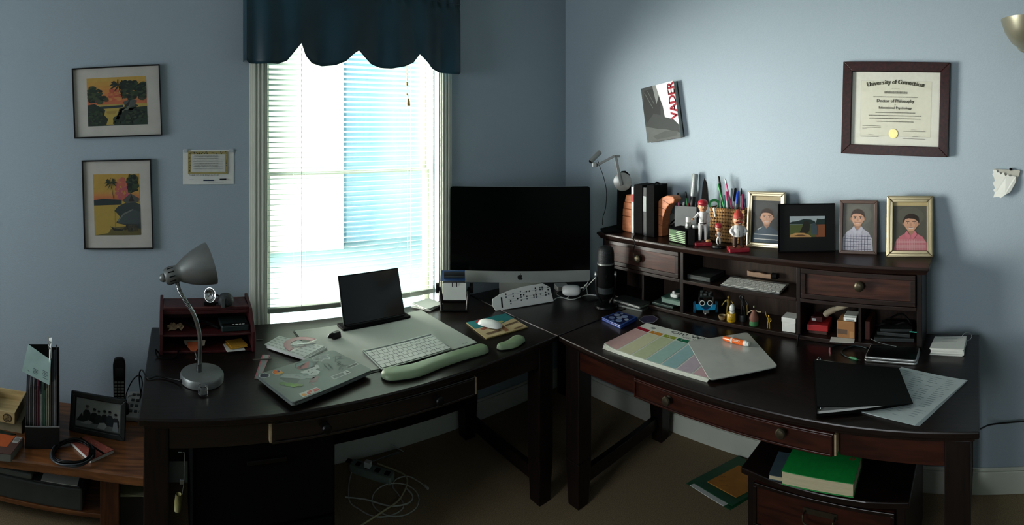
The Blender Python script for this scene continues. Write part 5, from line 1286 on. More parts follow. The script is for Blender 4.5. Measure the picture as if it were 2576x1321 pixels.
# grey pen organiser
po = upright('pen_holder', 'grey square pen holder with pink and green pens behind the flag box', 'pen holder', (1697, 597), (1752, 602), 519, .07, None)
w, h = po.w, po.h
M_grp = mat('grey_felt_plastic', '#55595a', .6, var=.05)
for bx_ in ((-w/2, w/2, 0, .003), (-w/2, w/2, .067, .07), (-w/2, -w/2+.003, .003, .067), (w/2-.003, w/2, .003, .067)):
    po.part('wall_panel', MB().box(*bx_, .0004, h), M_grp, bevel=.001)
po.part('bottom_panel', MB().box(-w/2+.003, w/2-.003, .003, .067, .0004, .004), M_grp)
yawp = po.o.rotation_euler.z
def pen(label, basep, tipp, r, m, capm=None, d_=None, z0=None, frac=.3, cat='pen', rt=None):
    """basep/tipp: pixels; stands in a holder at horizontal distance d_"""
    a, b_ = RP(*basep, d_), RP(*tipp, d_ + .01)
    t = Thing('pen' if cat == 'pen' else cat.replace(' ', '_'), label, cat, a, 0)
    b_ = b_-a
    c_ = b_*(1-frac)
    t.part('barrel', MB().tube([(0, 0, 0), tuple(c_)], r, 10), m, smooth=True)
    t.part('cap', MB().tube([tuple(c_*.995), tuple(b_*.97), tuple(b_)], [r*1.18, r*1.1, rt if rt else r*.6], 10), capm or m, smooth=True)
    return t
def pm(n, c, **k): return mat(n, c, .35, coat=.3, **k)
PK, GN, BLK, BLU, SIL, TEA, RED = pm('pink_plastic', '#d0467a'), pm('green_plastic', '#2f9a4a'), M_black, pm('blue_plastic', '#1c48b8'), M_silver, pm('teal_plastic', '#2f9a88'), pm('red_plastic', '#b42a38')
DK = pm('dark_green_plastic', '#1d4a38')
dp_ = HD(po.o.location)+.035
pen('pink pen with black cap in the grey pen holder', (1710, 545), (1705, 485), .006, PK, BLK, dp_, frac=.35)
pen('slim green pen with black tip in the grey pen holder', (1732, 545), (1725, 482), .0042, GN, BLK, dp_, frac=.25)
pen('short white pen in the grey pen holder', (1717, 548), (1720, 508), .005, M_white, None, dp_)
pen('red-topped short pen in the grey pen holder', (1734, 550), (1731, 511), .006, RED, None, dp_)
pen('red and white pen beside the big silver marker', (1748, 545), (1748, 492), .0045, M_white, RED, dp_, frac=.3)
mk2 = pen('fat silver marker standing tallest in the grey pen holder', (1738, 550), (1749, 437), .0145, mat('black_marker_end', '#101212', .4), mat('marker_silver', '#8f9694', .35, .4), dp_, frac=.50, cat='marker', rt=.013)
lab = MB(); lab.X = Matrix.Identity(4)
# black/grey triangular ruler-like fan
tf = upright('folded_card', 'tall pointed black and grey folded card behind the red-capped bobblehead', 'card', (1752, 600), (1785, 604), 448, .02, None)
w, h = tf.w, tf.h
tf.part('black_panel', MB().at(M=UP).prism([(-w*.3, h*.3), (w*.52, h*.28), (w*.20, h*.95), (w*.08, h), (-w*.05, h*.9)], -.006, -.004), M_blackm)
tf.part('grey_panel', MB().at(M=UP).prism([(-w*.45, 0), (w*.5, 0), (w*.62, h*.42), (w*.35, h*.60), (0, h*.5), (-w*.35, h*.3)], -.003, 0), mat('slate_card', '#4e5a60', .6))
tf.part('back_panel', MB().at(M=UP).prism([(-w*.45, 0), (w*.55, 0), (w*.6, h*.35), (w*.22, h*.97), (-w*.3, h*.25)], -.010, -.008), mat('slate_card2', '#5f6c72', .6))

# flag box with small bottles
fb = upright('storage_box', 'small black box with a green and black striped flag print on its front', 'box', (1682, 607), (1726, 617), 577, .065, None)
w, h = fb.w, fb.h; hh = h
fb.part('box_body', MB().box(-w/2, w/2, 0, .085, .0005, h), M_blackm, bevel=.002)
mb = MB().at(M=UP @ Matrix.Translation((0, 0, .0006)))
it = [('r', -w/2+.004, .004, w/2-.004, h-.004, '#0f1410')]
sh = (h-.012)/13
for k in range(7): it.append(('r', -w/2+.006 if k < 4 else (-w/2+.006), .006+2*k*sh, w/2-.006, .006+(2*k+1)*sh, '#8fae86'))
it.append(('r', -w/2+.006, .006+6*sh+sh, -w/2+.006+(w-.012)*.42, h-.005, '#3f5c3c'))
for r_ in range(5):
    for c_ in range(6): it.append(('c', -w/2+.010+c_*(w*.4/6.3), h-.010-r_*sh*1.1, .0011, .0011, '#8fae86'))
art(mb, it); fb.part('flag_print', mb, PR)
sb = upright('storage_box', 'plain dark open box attached right of the flag box', 'box', (1731, 617), (1748, 618), 577, .06, M_blackm)
g = hb(1726, 577); 
def bottle(name, label, cat, px, r0, r1, pyb, pyt, dd, cap):
    a = RP(px, pyb, dd); t = Thing(name, label, cat, a)
    H = ZP(pyt, dd)-a.z
    t.part('bottle_body', MB().lathe([(r0*.9, 0), (r0, .002), (r0, H*.40), (r1*.9, H*.52)], 20), M_silver, smooth=True)
    t.part('cap', MB().lathe([(r1, H*.5), (r1, H*.98), (r1*.9, H)], 20), cap, smooth=True)
    return t
db = HD(sb.o.location)+.03
zb1 = sb.o.location.z + sb.h
q = RP(1726, 577, db); 
def onbox(px, dd): a = AZ(px); return Vector((dd*sin(a), dd*cos(a), zb1+.0006))
a = onbox(1731, db); t = Thing('small_bottle', 'little silver bottle with a white cap on the dark open box', 'bottle', a)
H = ZP(546, db)-a.z
t.part('bottle_body', MB().lathe([(.014, 0), (.015, .002), (.015, H*.42), (.011, H*.55)], 20), M_silver, smooth=True)
t.part('cap', MB().lathe([(.0115, H*.55), (.0115, H*.98), (.010, H)], 20), M_white, smooth=True)
a = onbox(1750, db+.005); t = Thing('small_tin', 'flat round silver tin on the dark open box', 'tin', a)
t.part('tin_body', MB().lathe([(.020, 0), (.021, .002), (.021, .010)], 24), M_silver, smooth=True); t.part('lid', MB().lathe([(.0215, .010), (.0215, .014), (.020, .015)], 24), M_silver, smooth=True)
tk = Thing('photo_card', 'small tilted white card with a dark stripe leaning by the right bookend', 'card', hb(1690, 590), -AZ(1690))
tk.part('card', MB().at(M=Matrix.Translation((0, .03, .075)) @ Matrix.Rotation(radians(-42), 4, 'Y') @ UP).box(-.026, .026, -.022, .022, 0, .003), M_paper)
tk.part('stripe', MB().at(M=Matrix.Translation((0, .03, .075)) @ Matrix.Rotation(radians(-42), 4, 'Y') @ UP).box(-.022, .022, -.017, -.009, .003, .0036), M_blackm)
tk.part('clip_stand', MB().tube([(0, .032, .0), (0, .034, .06)], .003, 6), M_blackm)

# bobbleheads
SKIN = mat('painted_skin', '#b98a68', .45, coat=.2); CAPR = mat('cap_red', '#a0202c', .45, coat=.2); JER = mat('jersey_white', '#c9cac8', .45, coat=.2); BRN = mat('painted_brown', '#3f2a1c', .5); BASER = mat('base_red', '#8c1c2a', .4, coat=.2)
def limb(t, nm, pts, rr_, m): t.part(nm, MB().tube(catmull(pts, 4), [rr_[0]+(rr_[1]-rr_[0])*k/(4*(len(pts)-1)) for k in range(4*(len(pts)-1)+1)], 10), m, smooth='all')
def bobble(label, px, pyb, pyt, kind):
    g = hb(px, pyb); dd = HD(g); H = ZP(pyt, dd)-HT
    t = Thing('bobblehead', label, 'figurine', g, -AZ(px)+radians(12))
    s = H
    if kind == 'tall':
        t.part('base', MB().prism(rrect(s*.36, s*.26, .004), .0004, s*.065), BASER, bevel=.002)
        b = MB().at(M=Matrix.Translation((0, -s*.13-.0003, s*.02)) @ UP); b.text('-----', 0, 0, s*.042, '#d8b8b4', 'c'); t.part('base_lettering', b, PR)
        for sx in (-1, 1):
            limb(t, 'leg', [(sx*s*.045, .0, s*.46), (sx*s*.060, -.004, s*.28), (sx*s*.062, .002, s*.10)], (s*.050, s*.030), JER)
            t.part('shoe', MB().ball((sx*s*.062, -s*.02, s*.082), s*.030, 10, 6, (1, 1.6, .7)), M_black, smooth=True)
        t.part('torso', MB().lathe([(s*.060, s*.42), (s*.078, s*.47), (s*.082, s*.56), (s*.095, s*.64), (s*.07, s*.70), (s*.03, s*.72)], 18), JER, smooth=True)
        t.part('belt', MB().lathe([(s*.079, s*.445), (s*.080, s*.462)], 18), M_black)
        limb(t, 'arm', [(-s*.085, 0, s*.66), (-s*.15, -.006, s*.60), (-s*.21, -.012, s*.56)], (s*.035, s*.022), JER)
        limb(t, 'arm', [(s*.085, 0, s*.66), (s*.13, -.004, s*.56), (s*.12, -.012, s*.47)], (s*.035, s*.022), JER)
        t.part('hand', MB().ball((-s*.23, -.013, s*.555), s*.024, 8, 6), SKIN, smooth=True)
        t.part('glove', MB().ball((s*.10, -s*.09, s*.10), s*.05, 10, 7, (1.2, .8, .6)), mat('tan_leather', '#a07a50', .6), smooth=True)
        b = MB().at(M=Matrix.Translation((-s*.02, -s*.084, s*.50)) @ UP); b.text('20', 0, 0, s*.06, '#3a3c44', 'c'); t.part('jersey_number', b, PR)
        t.part('jersey_piping', MB().tube([(-s*.004, -s*.093, s*.66), (0, -s*.086, s*.55), (0, -s*.083, s*.47)], s*.004, 5), mat('piping_red', '#6c2a30', .5))
        hz = s*.81; hr = s*.118
    elif kind == 'small':
        t.part('base', MB().lathe([(s*.30, 0.0004), (s*.31, s*.05), (s*.28, s*.11)], 26), M_black, smooth=True)
        b = MB().at(M=Matrix.Translation((0, -s*.315, s*.03)) @ UP); b.text('---', 0, 0, s*.06, '#b4b8b8', 'c'); t.part('base_lettering', b, PR)
        limb(t, 'leg', [(-s*.02, 0, s*.40), (-s*.08, -.003, s*.26), (-s*.02, 0, s*.12)], (s*.045, s*.028), JER)
        limb(t, 'leg', [(s*.03, 0, s*.40), (s*.06, .002, s*.26), (s*.05, .0, s*.12)], (s*.045, s*.028), JER)
        t.part('torso', MB().lathe([(s*.05, s*.38), (s*.07, s*.46), (s*.08, s*.58), (s*.03, s*.64)], 14), JER, smooth=True)
        limb(t, 'arm', [(-s*.07, 0, s*.58), (-s*.12, -.006, s*.50), (-s*.05, -.012, s*.46)], (s*.032, s*.02), SKIN)
        limb(t, 'arm', [(s*.07, 0, s*.58), (s*.12, -.004, s*.50), (s*.05, -.012, s*.44)], (s*.032, s*.02), SKIN)
        hz = s*.78; hr = s*.165
    else:
        t.part('base', MB().prism(rrect(s*.46, s*.34, .004), .0004, s*.085), BASER, bevel=.002)
        b = MB().at(M=Matrix.Translation((0, -s*.17-.0003, s*.025)) @ UP); b.text('-----', 0, 0, s*.048, '#d8b8b4', 'c'); t.part('base_lettering', b, PR)
        for sx in (-1, 1):
            limb(t, 'leg', [(sx*s*.065, 0, s*.36), (sx*s*.075, 0, s*.24), (sx*s*.075, 0, s*.12)], (s*.062, s*.052), BRN)
            t.part('boot', MB().ball((sx*s*.085, -s*.03, s*.115), s*.045, 10, 6, (1, 1.5, .8)), BRN, smooth=True)
        t.part('torso', MB().lathe([(s*.11, s*.33), (s*.135, s*.38), (s*.125, s*.48), (s*.10, s*.56), (s*.04, s*.60)], 18), JER, smooth=True)
        limb(t, 'arm', [(-s*.10, 0, s*.53), (-s*.17, -.006, s*.45), (-s*.12, -.016, s*.38)], (s*.045, s*.034), JER)
        limb(t, 'arm', [(s*.10, 0, s*.53), (s*.17, -.004, s*.45), (s*.12, -.016, s*.38)], (s*.045, s*.034), JER)
        t.part('jersey_piping', MB().tube([(-s*.05, -s*.09, s*.55), (0, -s*.125, s*.46), (0, -s*.135, s*.36)], s*.005, 5), mat('piping_dark', '#26262c', .5))
        hz = s*.70; hr = s*.14
    t.part('neck', MB().tube([(0, 0, hz-hr*1.25), (0, 0, hz-hr*.6)], hr*.35, 10), SKIN)
    sc2 = (.82, .85, 1.05)
    t.part('head', MB().ball((0, 0, hz), hr, 18, 12, sc2), SKIN, smooth=True)
    t.part('nose', MB().ball((0, -hr*.86, hz-hr*.05), hr*.14, 8, 6, (1, 1.2, 1)), SKIN, smooth=True)
    for sx in (-1, 1):
        t.part('ear', MB().ball((sx*hr*.82, 0, hz), hr*.18, 8, 6, (.5, .8, 1.2)), SKIN, smooth=True)
        t.part('eye', MB().ball((sx*hr*.30, -hr*.78, hz+hr*.16), hr*.09, 8, 6), M_black, smooth=True)
    t.part('mouth', MB().tube([(-hr*.25, -hr*.74, hz-hr*.42), (0, -hr*.80, hz-hr*.50), (hr*.25, -hr*.74, hz-hr*.42)], hr*.05, 6), mat('mouth_dark', '#5a2420', .5) if kind != 'beard' else M_white, smooth='all')
    if kind != 'beard':
        t.part('cap', MB().lathe([(hr*.90, hz+hr*.30), (hr*.93, hz+hr*.50), (hr*.84, hz+hr*.86), (hr*.55, hz+hr*1.15), (hr*.0, hz+hr*1.27)], 20, cap=False), CAPR, smooth=True)
        b = MB().at((-hr*.15, -hr*.55, hz+hr*.36), rx=radians(8)); b.prism([(hr*.9*cos(a)*.85, hr*.9*sin(a)) for a in [pi+pi*k/10 for k in range(11)]], 0, hr*.10)
        t.part('cap_brim', b, CAPR, bevel=.001)
    else:
        t.part('hair', MB().lathe([(hr*.86, hz+hr*.25), (hr*.88, hz+hr*.5), (hr*.72, hz+hr*.95), (hr*.50, hz+hr*1.25), (hr*.22, hz+hr*1.6), (hr*.0, hz+hr*1.75)], 16, cap=False), mat('red_hair', '#9a3428', .6), smooth=True)
        t.part('moustache', MB().tube([(-hr*.5, -hr*.66, hz-hr*.38), (0, -hr*.92, hz-hr*.20), (hr*.5, -hr*.66, hz-hr*.38)], hr*.13, 8), mat('red_hair'), smooth='all')
        t.part('goggles', MB().tube([(-hr*.62, -hr*.55, hz+hr*.42), (0, -hr*.86, hz+hr*.40), (hr*.62, -hr*.55, hz+hr*.42)], hr*.07, 6), mat('goggle_tan', '#b89a78', .5), smooth='all')
    return t
bobble('tall baseball bobblehead with red cap and white uniform on a red base', 1768, 616, 496, 'tall')
bobble('tiny baseball bobblehead with red cap on a round black base', 1808, 622, 560, 'small')
bobble('red-haired moustached bobblehead with brown trousers on a red base', 1857, 631, 519, 'beard')

# wicker basket
P, Q = hb(1785, 606), hb(1873, 616); P.z = Q.z = HT; u = Q-P; yaw = atan2(u.y, u.x); w = u.length; dep = .075
bs = Thing('wicker_basket', 'square woven wicker basket full of pens on the hutch', 'basket', (P+Q)/2, yaw)
hbk = ZP(527, HD((P+Q)/2))-HT
M_wick = mat('woven_rush', '#7d5a34', .75, col2='#a67f4e', scale=40)
bs.part('liner', MB().box(-w/2+.006, w/2-.006, .006, dep-.006, .001, hbk-.006), mat('dark_liner', '#33241a', .9))
rows_ = 10; b0 = None; nseg = 13
proto = MB(); proto.ball((0, 0, 0), 1, 8, 6, (1, 1, 1))
rh = hbk/rows_
first = None
def strand(loc, rot, sx):
    global first
    if first is None:
        first = bs.part('strand', MB().ball((0, 0, 0), 1, 8, 5, (.0062, .0060, rh*.50)), M_wick, smooth='all')
        o_ = first
    else: o_ = clone(first, bs.o)
    o_.location = loc; o_.rotation_euler = rot; o_.scale = (sx, 1, 1)
sw = w/nseg
for r_ in range(rows_):
    for k in range(nseg):
        strand((-w/2+(k+.5)*sw, .0035, (r_+.5)*rh), (0, radians(28 if r_ % 2 else -28), 0), sw*.72/.0062)
ns2 = 6
b = MB()
for r_ in range(rows_):
    for s_ in (-1, 1):
        for k in range(ns2):
            b.at(M=Matrix.Translation((s_*(w/2-.0035), (k+.5)*dep/ns2, (r_+.5)*rh)) @ Matrix.Rotation(pi/2, 4, 'Z') @ Matrix.Rotation(radians(28 if r_ % 2 else -28), 4, 'Y'))
            b.ball((0, 0, 0), 1, 6, 4, (dep/ns2*.72, .0060, rh*.5))
bs.part('side_weave', b, M_wick, smooth='all', kind='stuff')
b = MB()
for k in range(44):
    t_ = k/44*2*(w+dep)
    if t_ < w: p = (-w/2+t_, .0035)
    elif t_ < w+dep: p = (w/2-.0035, t_-w)
    elif t_ < 2*w+dep: p = (w/2-(t_-w-dep), dep-.0035)
    else: p = (-w/2+.0035, dep-(t_-2*w-dep))
    b.ball((p[0], p[1], hbk), .0055, 6, 4, (1.3, 1, .9))
bs.part('rim_weave', b, M_wick, smooth='all', kind='stuff')
d2_ = HD(bs.o.location)+.035
zr = (1795, 540)
pen('dark green pen with black clip leaning left at the back of the basket', (1822, 540), (1808, 443), .0048, DK, BLK, d2_+.01, frac=.28)
pen('green pen leaning left in the basket', (1826, 540), (1806, 462), .0042, GN, None, d2_, frac=.2)
pen('teal pencil upright in the basket', (1824, 545), (1822, 490), .004, TEA, None, d2_, frac=.2)
pen('pink pencil with white dots and metal tip leaning left in the basket', (1846, 545), (1824, 450), .0042, PK, SIL, d2_, frac=.12)
pen('pink highlighter with grey barrel in the basket', (1832, 545), (1827, 482), .0060, mat('grey_barrel', '#8d9296', .4), PK, d2_-.005, frac=.38)
pen('grey metal pen behind the pink highlighter', (1838, 540), (1841, 474), .0042, SIL, None, d2_+.01)
pen('black pen leaning right in the basket', (1842, 540), (1850, 473), .0050, M_white, BLK, d2_+.012, frac=.5)
pen('blue capped marker in the basket', (1848, 545), (1857, 480), .0065, mat('grey_barrel'), BLU, d2_-.005, frac=.5)
pen('pink pen with white button at the basket’s right edge', (1866, 545), (1868, 488), .0048, PK, None, d2_, frac=.3)
pen('white and black pen behind the blue marker', (1862, 540), (1866, 472), .0045, M_white, BLK, d2_+.012, frac=.3)
pen('dark blue pen at the far right of the basket', (1870, 545), (1877, 493), .0055, pm('navy_plastic', '#162a5a'), None, d2_+.005)
pen('clear tube pen at the left of the basket', (1812, 545), (1814, 490), .005, mat('grey_barrel'), mat('clear_cap', '#5c6a66', .2), d2_, frac=.5)
tdp = Thing('tape_roll', 'green roll of tape standing at the left of the basket', 'tape', RP(1797, 533, d2_+.03), -AZ(1796))
tdp.part('tape_ring', MB().at(M=Matrix.Translation((0, 0, .035)) @ UP).lathe([(.019, -.008), (.030, -.008), (.030, .008), (.019, .008), (.019, -.008)], 28, cap=False), pm('tape_green', '#1f6a3c'))
tdp.part('tape_core', MB().at(M=Matrix.Translation((0, 0, .035)) @ UP).lathe([(.016, -.0085), (.019, -.0085), (.019, .0085), (.016, .0085), (.016, -.0085)], 24, cap=False), mat('tape_core_m', '#9aa89e', .5))
pen('white chalk stub in the basket', (1800, 545), (1796, 522), .006, M_white, None, d2_-.01)

# ---------------------------------------------------------------- picture frames standing on the hutch
def portrait(hair, skin, shirt, cx=.5, hy=.60, hs=.17, bgc='#5b5c56', kind='plain'):
    hx, hv = hs*1.12, hs*.86          # half width and half height of the face in picture fractions
    it = [('r', 0, 0, 1, 1, bgc)]
    it.append(('c', .5, .75, .42, .22, tuple(min(1, x*1.2) for x in lin(bgc))))
    ny = hy-hv*.95                     # chin
    def cl(x): return min(.995, max(.005, x))
    it.append(('p', [(cl(cx-.50), 0), (cl(cx-.47), ny-.26), (cx-.34, ny-.13), (cx-.10, ny-.03), (cx+.10, ny-.03), (cx+.34, ny-.13), (cl(cx+.46), ny-.26), (cl(cx+.50), 0)], shirt))
    sk = lin(skin); dk = tuple(x*.62 for x in sk)
    it.append(('p', [(cx-.11, ny-.02), (cx, ny-.10), (cx+.11, ny-.02), (cx+.10, hy-hv*.5), (cx-.10, hy-hv*.5)], dk))
    if kind == 'stripes':
        for y in (ny-.36, ny-.25, ny-.12): it.append(('p', [(cl(cx-.44), y), (cl(cx+.46), y-.01), (cl(cx+.46), y+.012), (cl(cx-.44), y+.018)] if y < ny-.15 else [(cx-.30, y-.02), (cx-.14, y+.05), (cx-.12, y+.065), (cx-.32, y)], '#b4b8b4'))
    if kind in ('plaid', 'check'):
        c_ = '#4a4a5c' if kind == 'plaid' else '#c49a9a'; n_ = 9 if kind == 'plaid' else 16
        for k in range(n_):
            x = cx-.40+.80*k/n_; it.append(('p', [(cl(x), 0), (cl(x+.012), 0), (cl(x+.016), ny-.19), (cl(x+.004), ny-.19)], c_))
        y = .02
        while y < ny-.19:
            it.append(('r', cl(cx-.44), y, cl(cx+.44), y+.009, c_)); y += .055 if kind == 'plaid' else .03
        for s_ in (-1, 1): it.append(('p', [(cx+s_*.12, ny), (cx, ny-.13), (cx+s_*.07, ny-.19), (cx+s_*.19, ny-.07)][::s_], tuple(min(1, q*1.15) for q in lin(shirt))))
    for s_ in (-1, 1): it.append(('c', cx+s_*hx*.98, hy-.01, .035, .035, dk))
    it.append(('c', cx, hy+hv*.30, hx*1.03, hv*.98, hair))
    it.append(('p', [(cx+hx*.95*cos(a)*(1 if sin(a) > -.3 else .9), hy + (hv*.85 if sin(a) > 0 else hv)*sin(a)) for a in [2*pi*k/28 for k in range(28)]], skin))
    it.append(('p', [(cx-hx*.99, hy+hv*.25), (cx-hx*.80, hy+hv*.55), (cx-hx*.3, hy+hv*.66), (cx+hx*.4, hy+hv*.60), (cx+hx*.98, hy+hv*.25), (cx+hx*.92, hy+hv*.85), (cx+hx*.3, hy+hv*1.22), (cx-hx*.5, hy+hv*1.12)], hair))
    it.append(('p', [(cx+hx*.45, hy+hv*.5), (cx+hx*.88, hy+hv*.2), (cx+hx*.70, hy-hv*.6), (cx+hx*.35, hy-hv*.9), (cx+hx*.55, hy-hv*.2)], tuple(x*.82 for x in sk)))
    for s_ in (-1, 1):
        ex = cx+s_*hx*.42
        it.append(('c', ex, hy+hv*.06, .040, .014, '#b9b0a6')); it.append(('c', ex, hy+hv*.06, .020, .015, '#1a1210'))
        it.append(('l', [(ex-.05, hy+hv*.26), (ex+.05, hy+hv*.26)], .013, hair))
    it.append(('p', [(cx-.035, hy-hv*.34), (cx+.035, hy-hv*.34), (cx+.012, hy+hv*.1), (cx-.012, hy+hv*.1)], tuple(x*.78 for x in sk)))
    it.append(('p', [(cx-.10, hy-hv*.50), (cx-.04, hy-hv*.68), (cx+.04, hy-hv*.68), (cx+.10, hy-hv*.50), (cx, hy-hv*.56)], '#cbbfb4'))
    it.append(('l', [(cx-.11, hy-hv*.47), (cx, hy-hv*.55), (cx+.11, hy-hv*.47)], .009, '#6c342c'))
    return it
M_gold = mat('champagne_metal', '#b0a588', .28, .8, var=.03); M_gold2 = mat('gold_metal', '#a89c7c', .28, .8, var=.03); M_brnf = mat('brown_frame', '#4a372e', .45)
def photo_frame(label, bl, br, top, fwx, m, items, lean=9, depth=.014, matc=None, inner_pad=(0, 0, 0, 0), z=HT, bev=.003, fwy=None, name='framed_photo', steps=True):
    P, Q = HP(*bl, z), HP(*br, z); P.z = Q.z = z; u = Q-P; yaw = atan2(u.y, u.x); w = u.length; mid = (P+Q)/2
    ln = radians(lean); dd = HD(mid); h = (ZP(top, dd + .18*sin(ln)) - z)/cos(ln)
    t = Thing(name, label, 'framed photo', mid, yaw)
    B = Matrix.Translation((0, 0, .0005)) @ Matrix.Rotation(-ln, 4, 'X') @ UP
    fw = fwx*w
    for pl in ([(-w/2, h), (-w/2+fw, h-fw), (w/2-fw, h-fw), (w/2, h)], [(-w/2, 0), (w/2, 0), (w/2-fw, fw), (-w/2+fw, fw)], [(-w/2, h), (-w/2, 0), (-w/2+fw, fw), (-w/2+fw, h-fw)], [(w/2, 0), (w/2, h), (w/2-fw, h-fw), (w/2-fw, fw)]):
        t.part('frame_rail', MB().at(M=B).prism(pl, -depth, 0), m, bevel=bev)
    if steps:
        f2 = fw*.55
        for pl in ([(-w/2+f2*.3, h-f2*.3), (-w/2+f2, h-f2), (w/2-f2, h-f2), (w/2-f2*.3, h-f2*.3)], [(-w/2+f2*.3, f2*.3), (w/2-f2*.3, f2*.3), (w/2-f2, f2), (-w/2+f2, f2)], [(-w/2+f2*.3, h-f2*.3), (-w/2+f2*.3, f2*.3), (-w/2+f2, f2), (-w/2+f2, h-f2)], [(w/2-f2*.3, f2*.3), (w/2-f2*.3, h-f2*.3), (w/2-f2, h-f2), (w/2-f2, f2)]):
            t.part('frame_bead', MB().at(M=B).prism(pl, 0, .004), m, bevel=.002)
    t.part('backing', MB().at(M=B).box(-w/2+fw*.5, w/2-fw*.5, fw*.5, h-fw*.5, -depth-.002, -depth*.7), mat('backing_board', matc or '#1a1a1a', .8))
    iw, ih = w-2*fw, h-2*fw; l, b_, r, tt = inner_pad
    mb = MB(); mb.X = B @ Matrix.Translation((-w/2+fw+l*iw, fw+b_*ih, -depth*.68)) @ Matrix.Diagonal((iw*(1-l-r), ih*(1-b_-tt), 1, 1))
    if any(inner_pad):
        m2 = MB(); m2.X = B; m2.poly([(-w/2+fw, fw, -depth*.69), (w/2-fw, fw, -depth*.69), (w/2-fw, h-fw, -depth*.69), (-w/2+fw, h-fw, -depth*.69)], matc or '#b0a684')
        t.part('mat_card', m2, PR)
    art(mb, items); t.part('photo_print', mb, PR)
    t.part('glass_pane', MB().at(M=B).poly([(-w/2+fw, fw, -depth*.3), (w/2-fw, fw, -depth*.3), (w/2-fw, h-fw, -depth*.3), (-w/2+fw, h-fw, -depth*.3)]), glass_mat('frame_glass', gloss=.0025))
    t.part('easel_leg', MB().put([(-.02, .002, .0), (.02, .002, .0)] if 0 else [(-.015, h*.75*sin(ln)+depth*1.2, h*.75*cos(ln)), (.015, h*.75*sin(ln)+depth*1.2, h*.75*cos(ln)), (.02, h*.22+.01, .0006), (-.02, h*.22+.01, .0006)], [(0, 1, 2, 3)]), M_blackm, solid=.002)
    return t
photo_frame('champagne framed portrait of a person in a striped shirt behind the wide black frame', (1876, 621), (1972, 627), 483, .125, M_gold, portrait('#33271f', '#b88f78', '#3e4e58', cx=.52, hy=.60, hs=.20, bgc='#3c3f3e', kind='stripes'), matc='#a89c7c', inner_pad=(0, 0, 0, .09))
lnd = [('r', 0, 0, 1, 1, '#7f8c90'), ('r', 0, .72, 1, 1, '#9aa6aa'), ('p', [(0, .0), (1, 0), (1, .62), (0, .60)], '#4c5630'), ('p', [(.7, .62), (1, .60), (1, 0), (.75, 0)], '#7a4a30'), ('p', [(0, .66), (.06, .74), (.2, .76), (.4, .86), (.6, .84), (.72, .74), (.74, .62), (0, .62)], '#22302e'), ('p', [(.74, .66), (.78, .88), (.9, .84), (1, .88), (1, .60), (.76, .60)], '#22302e'),
       ('p', [(.28, .22), (.36, .5), (.40, .76), (.52, .78), (.58, .60), (.56, .3), (.5, .18)], '#23241f'), ('p', [(.60, .55), (.66, .66), (.74, .66), (.78, .5), (.80, .1), (.62, .12)], '#3c4a52'), ('p', [(.0, .0), (.02, .12), (.16, .20), (.40, .20), (.56, .10), (.62, 0)], '#b08a58'), ('p', [(.1, .06), (.24, .12), (.38, .12), (.5, .05), (.3, .04)], '#5c4028')]
photo_frame('wide black frame with a small outdoor photo in a black mat', (1957, 636), (2102, 634), 513, .02, M_blackm, lnd, matc='#0a0b0c', inner_pad=(.19, .30, .17, .25), lean=3, depth=.012, steps=False)
photo_frame('brown wooden frame with portrait of a smiling person in a plaid shirt', (2110, 638), (2206, 641), 505, .085, M_brnf, portrait('#3a2d24', '#bf9278', '#a4a4b0', cx=.47, hy=.68, hs=.19, bgc='#565750', kind='plaid'), steps=False, lean=9, bev=.002)
photo_frame('gold metal frame with portrait of a person in a pink checked shirt', (2229, 647), (2348, 648), 494, .14, M_gold2, portrait('#2c231d', '#bd9076', '#b06670', cx=.53, hy=.60, hs=.20, bgc='#4c4c43', kind='check'), matc='#a89a70', inner_pad=(0, 0, 0, .07))

# ================================================================ inside the hutch cubbies
def CP(px, x, z): a = AZ(px); return Vector((x, x/tan(a), z))
def ebox(name, label, cat, px0, px1, x, depth, z, zt, m, bevel=.002, group=None, pname='box_body', yaw=0):
    """box in the hutch whose front lies at distance x east, between two picture columns"""
    a, b_ = CP(px0, x, z), CP(px1, x, z); w = (a-b_).length
    t = Thing(name, label, cat, (a+b_)/2, -pi/2+yaw, group); t.w, t.h, t.d = w, zt-z, depth
    if m: t.part(pname, MB().box(-w/2, w/2, 0, depth, .0004, zt-z), m, bevel=bevel)
    return t
Zs, Zb = HS+.0003, HB+.0003
M_dkbook = mat('dark_book', '#1d2422', .6)
t = ebox('book', 'dark grey-green book lying flat at the left of the hutch’s middle shelf', 'book', 1729, 1786, 2.085, .14, Zs, Zs+.022, M_dkbook)
t.part('spine_line', MB().box(-t.w/2+.01, t.w/2-.02, -.0006, 0, .006, .012), mat('dim_line', '#39423f', .6))
a, b_ = CP(1811, 2.072, Zs), CP(1963, 2.072, Zs); ctr = (a+b_)/2
keyboard('keyboard', 'white silver-edged keyboard stored on the hutch’s middle shelf', ctr+Vector((.056, 0, 0)), -pi/2, (a-b_).length, .112, .004, .016)
t = Thing('wooden_brush', 'tan wooden brush with a dark end behind the stored keyboard', 'brush', CP(1915, 2.208, HS+.018), -pi/2)
wv = [(-.075, 0), (.05, 0), (.05, .022), (.02, .019), (-.01, .024), (-.04, .021), (-.075, .026)]
t.part('handle', MB().at(M=UP).prism(wv, -.018, .0), mat('tan_wood', '#7c6350', .6, col2='#94795f'), bevel=.003)
t.part('dark_end', MB().tube([(.052, .009, .014), (.078, .009, .014)], .014, 14), M_blackm, smooth=True)
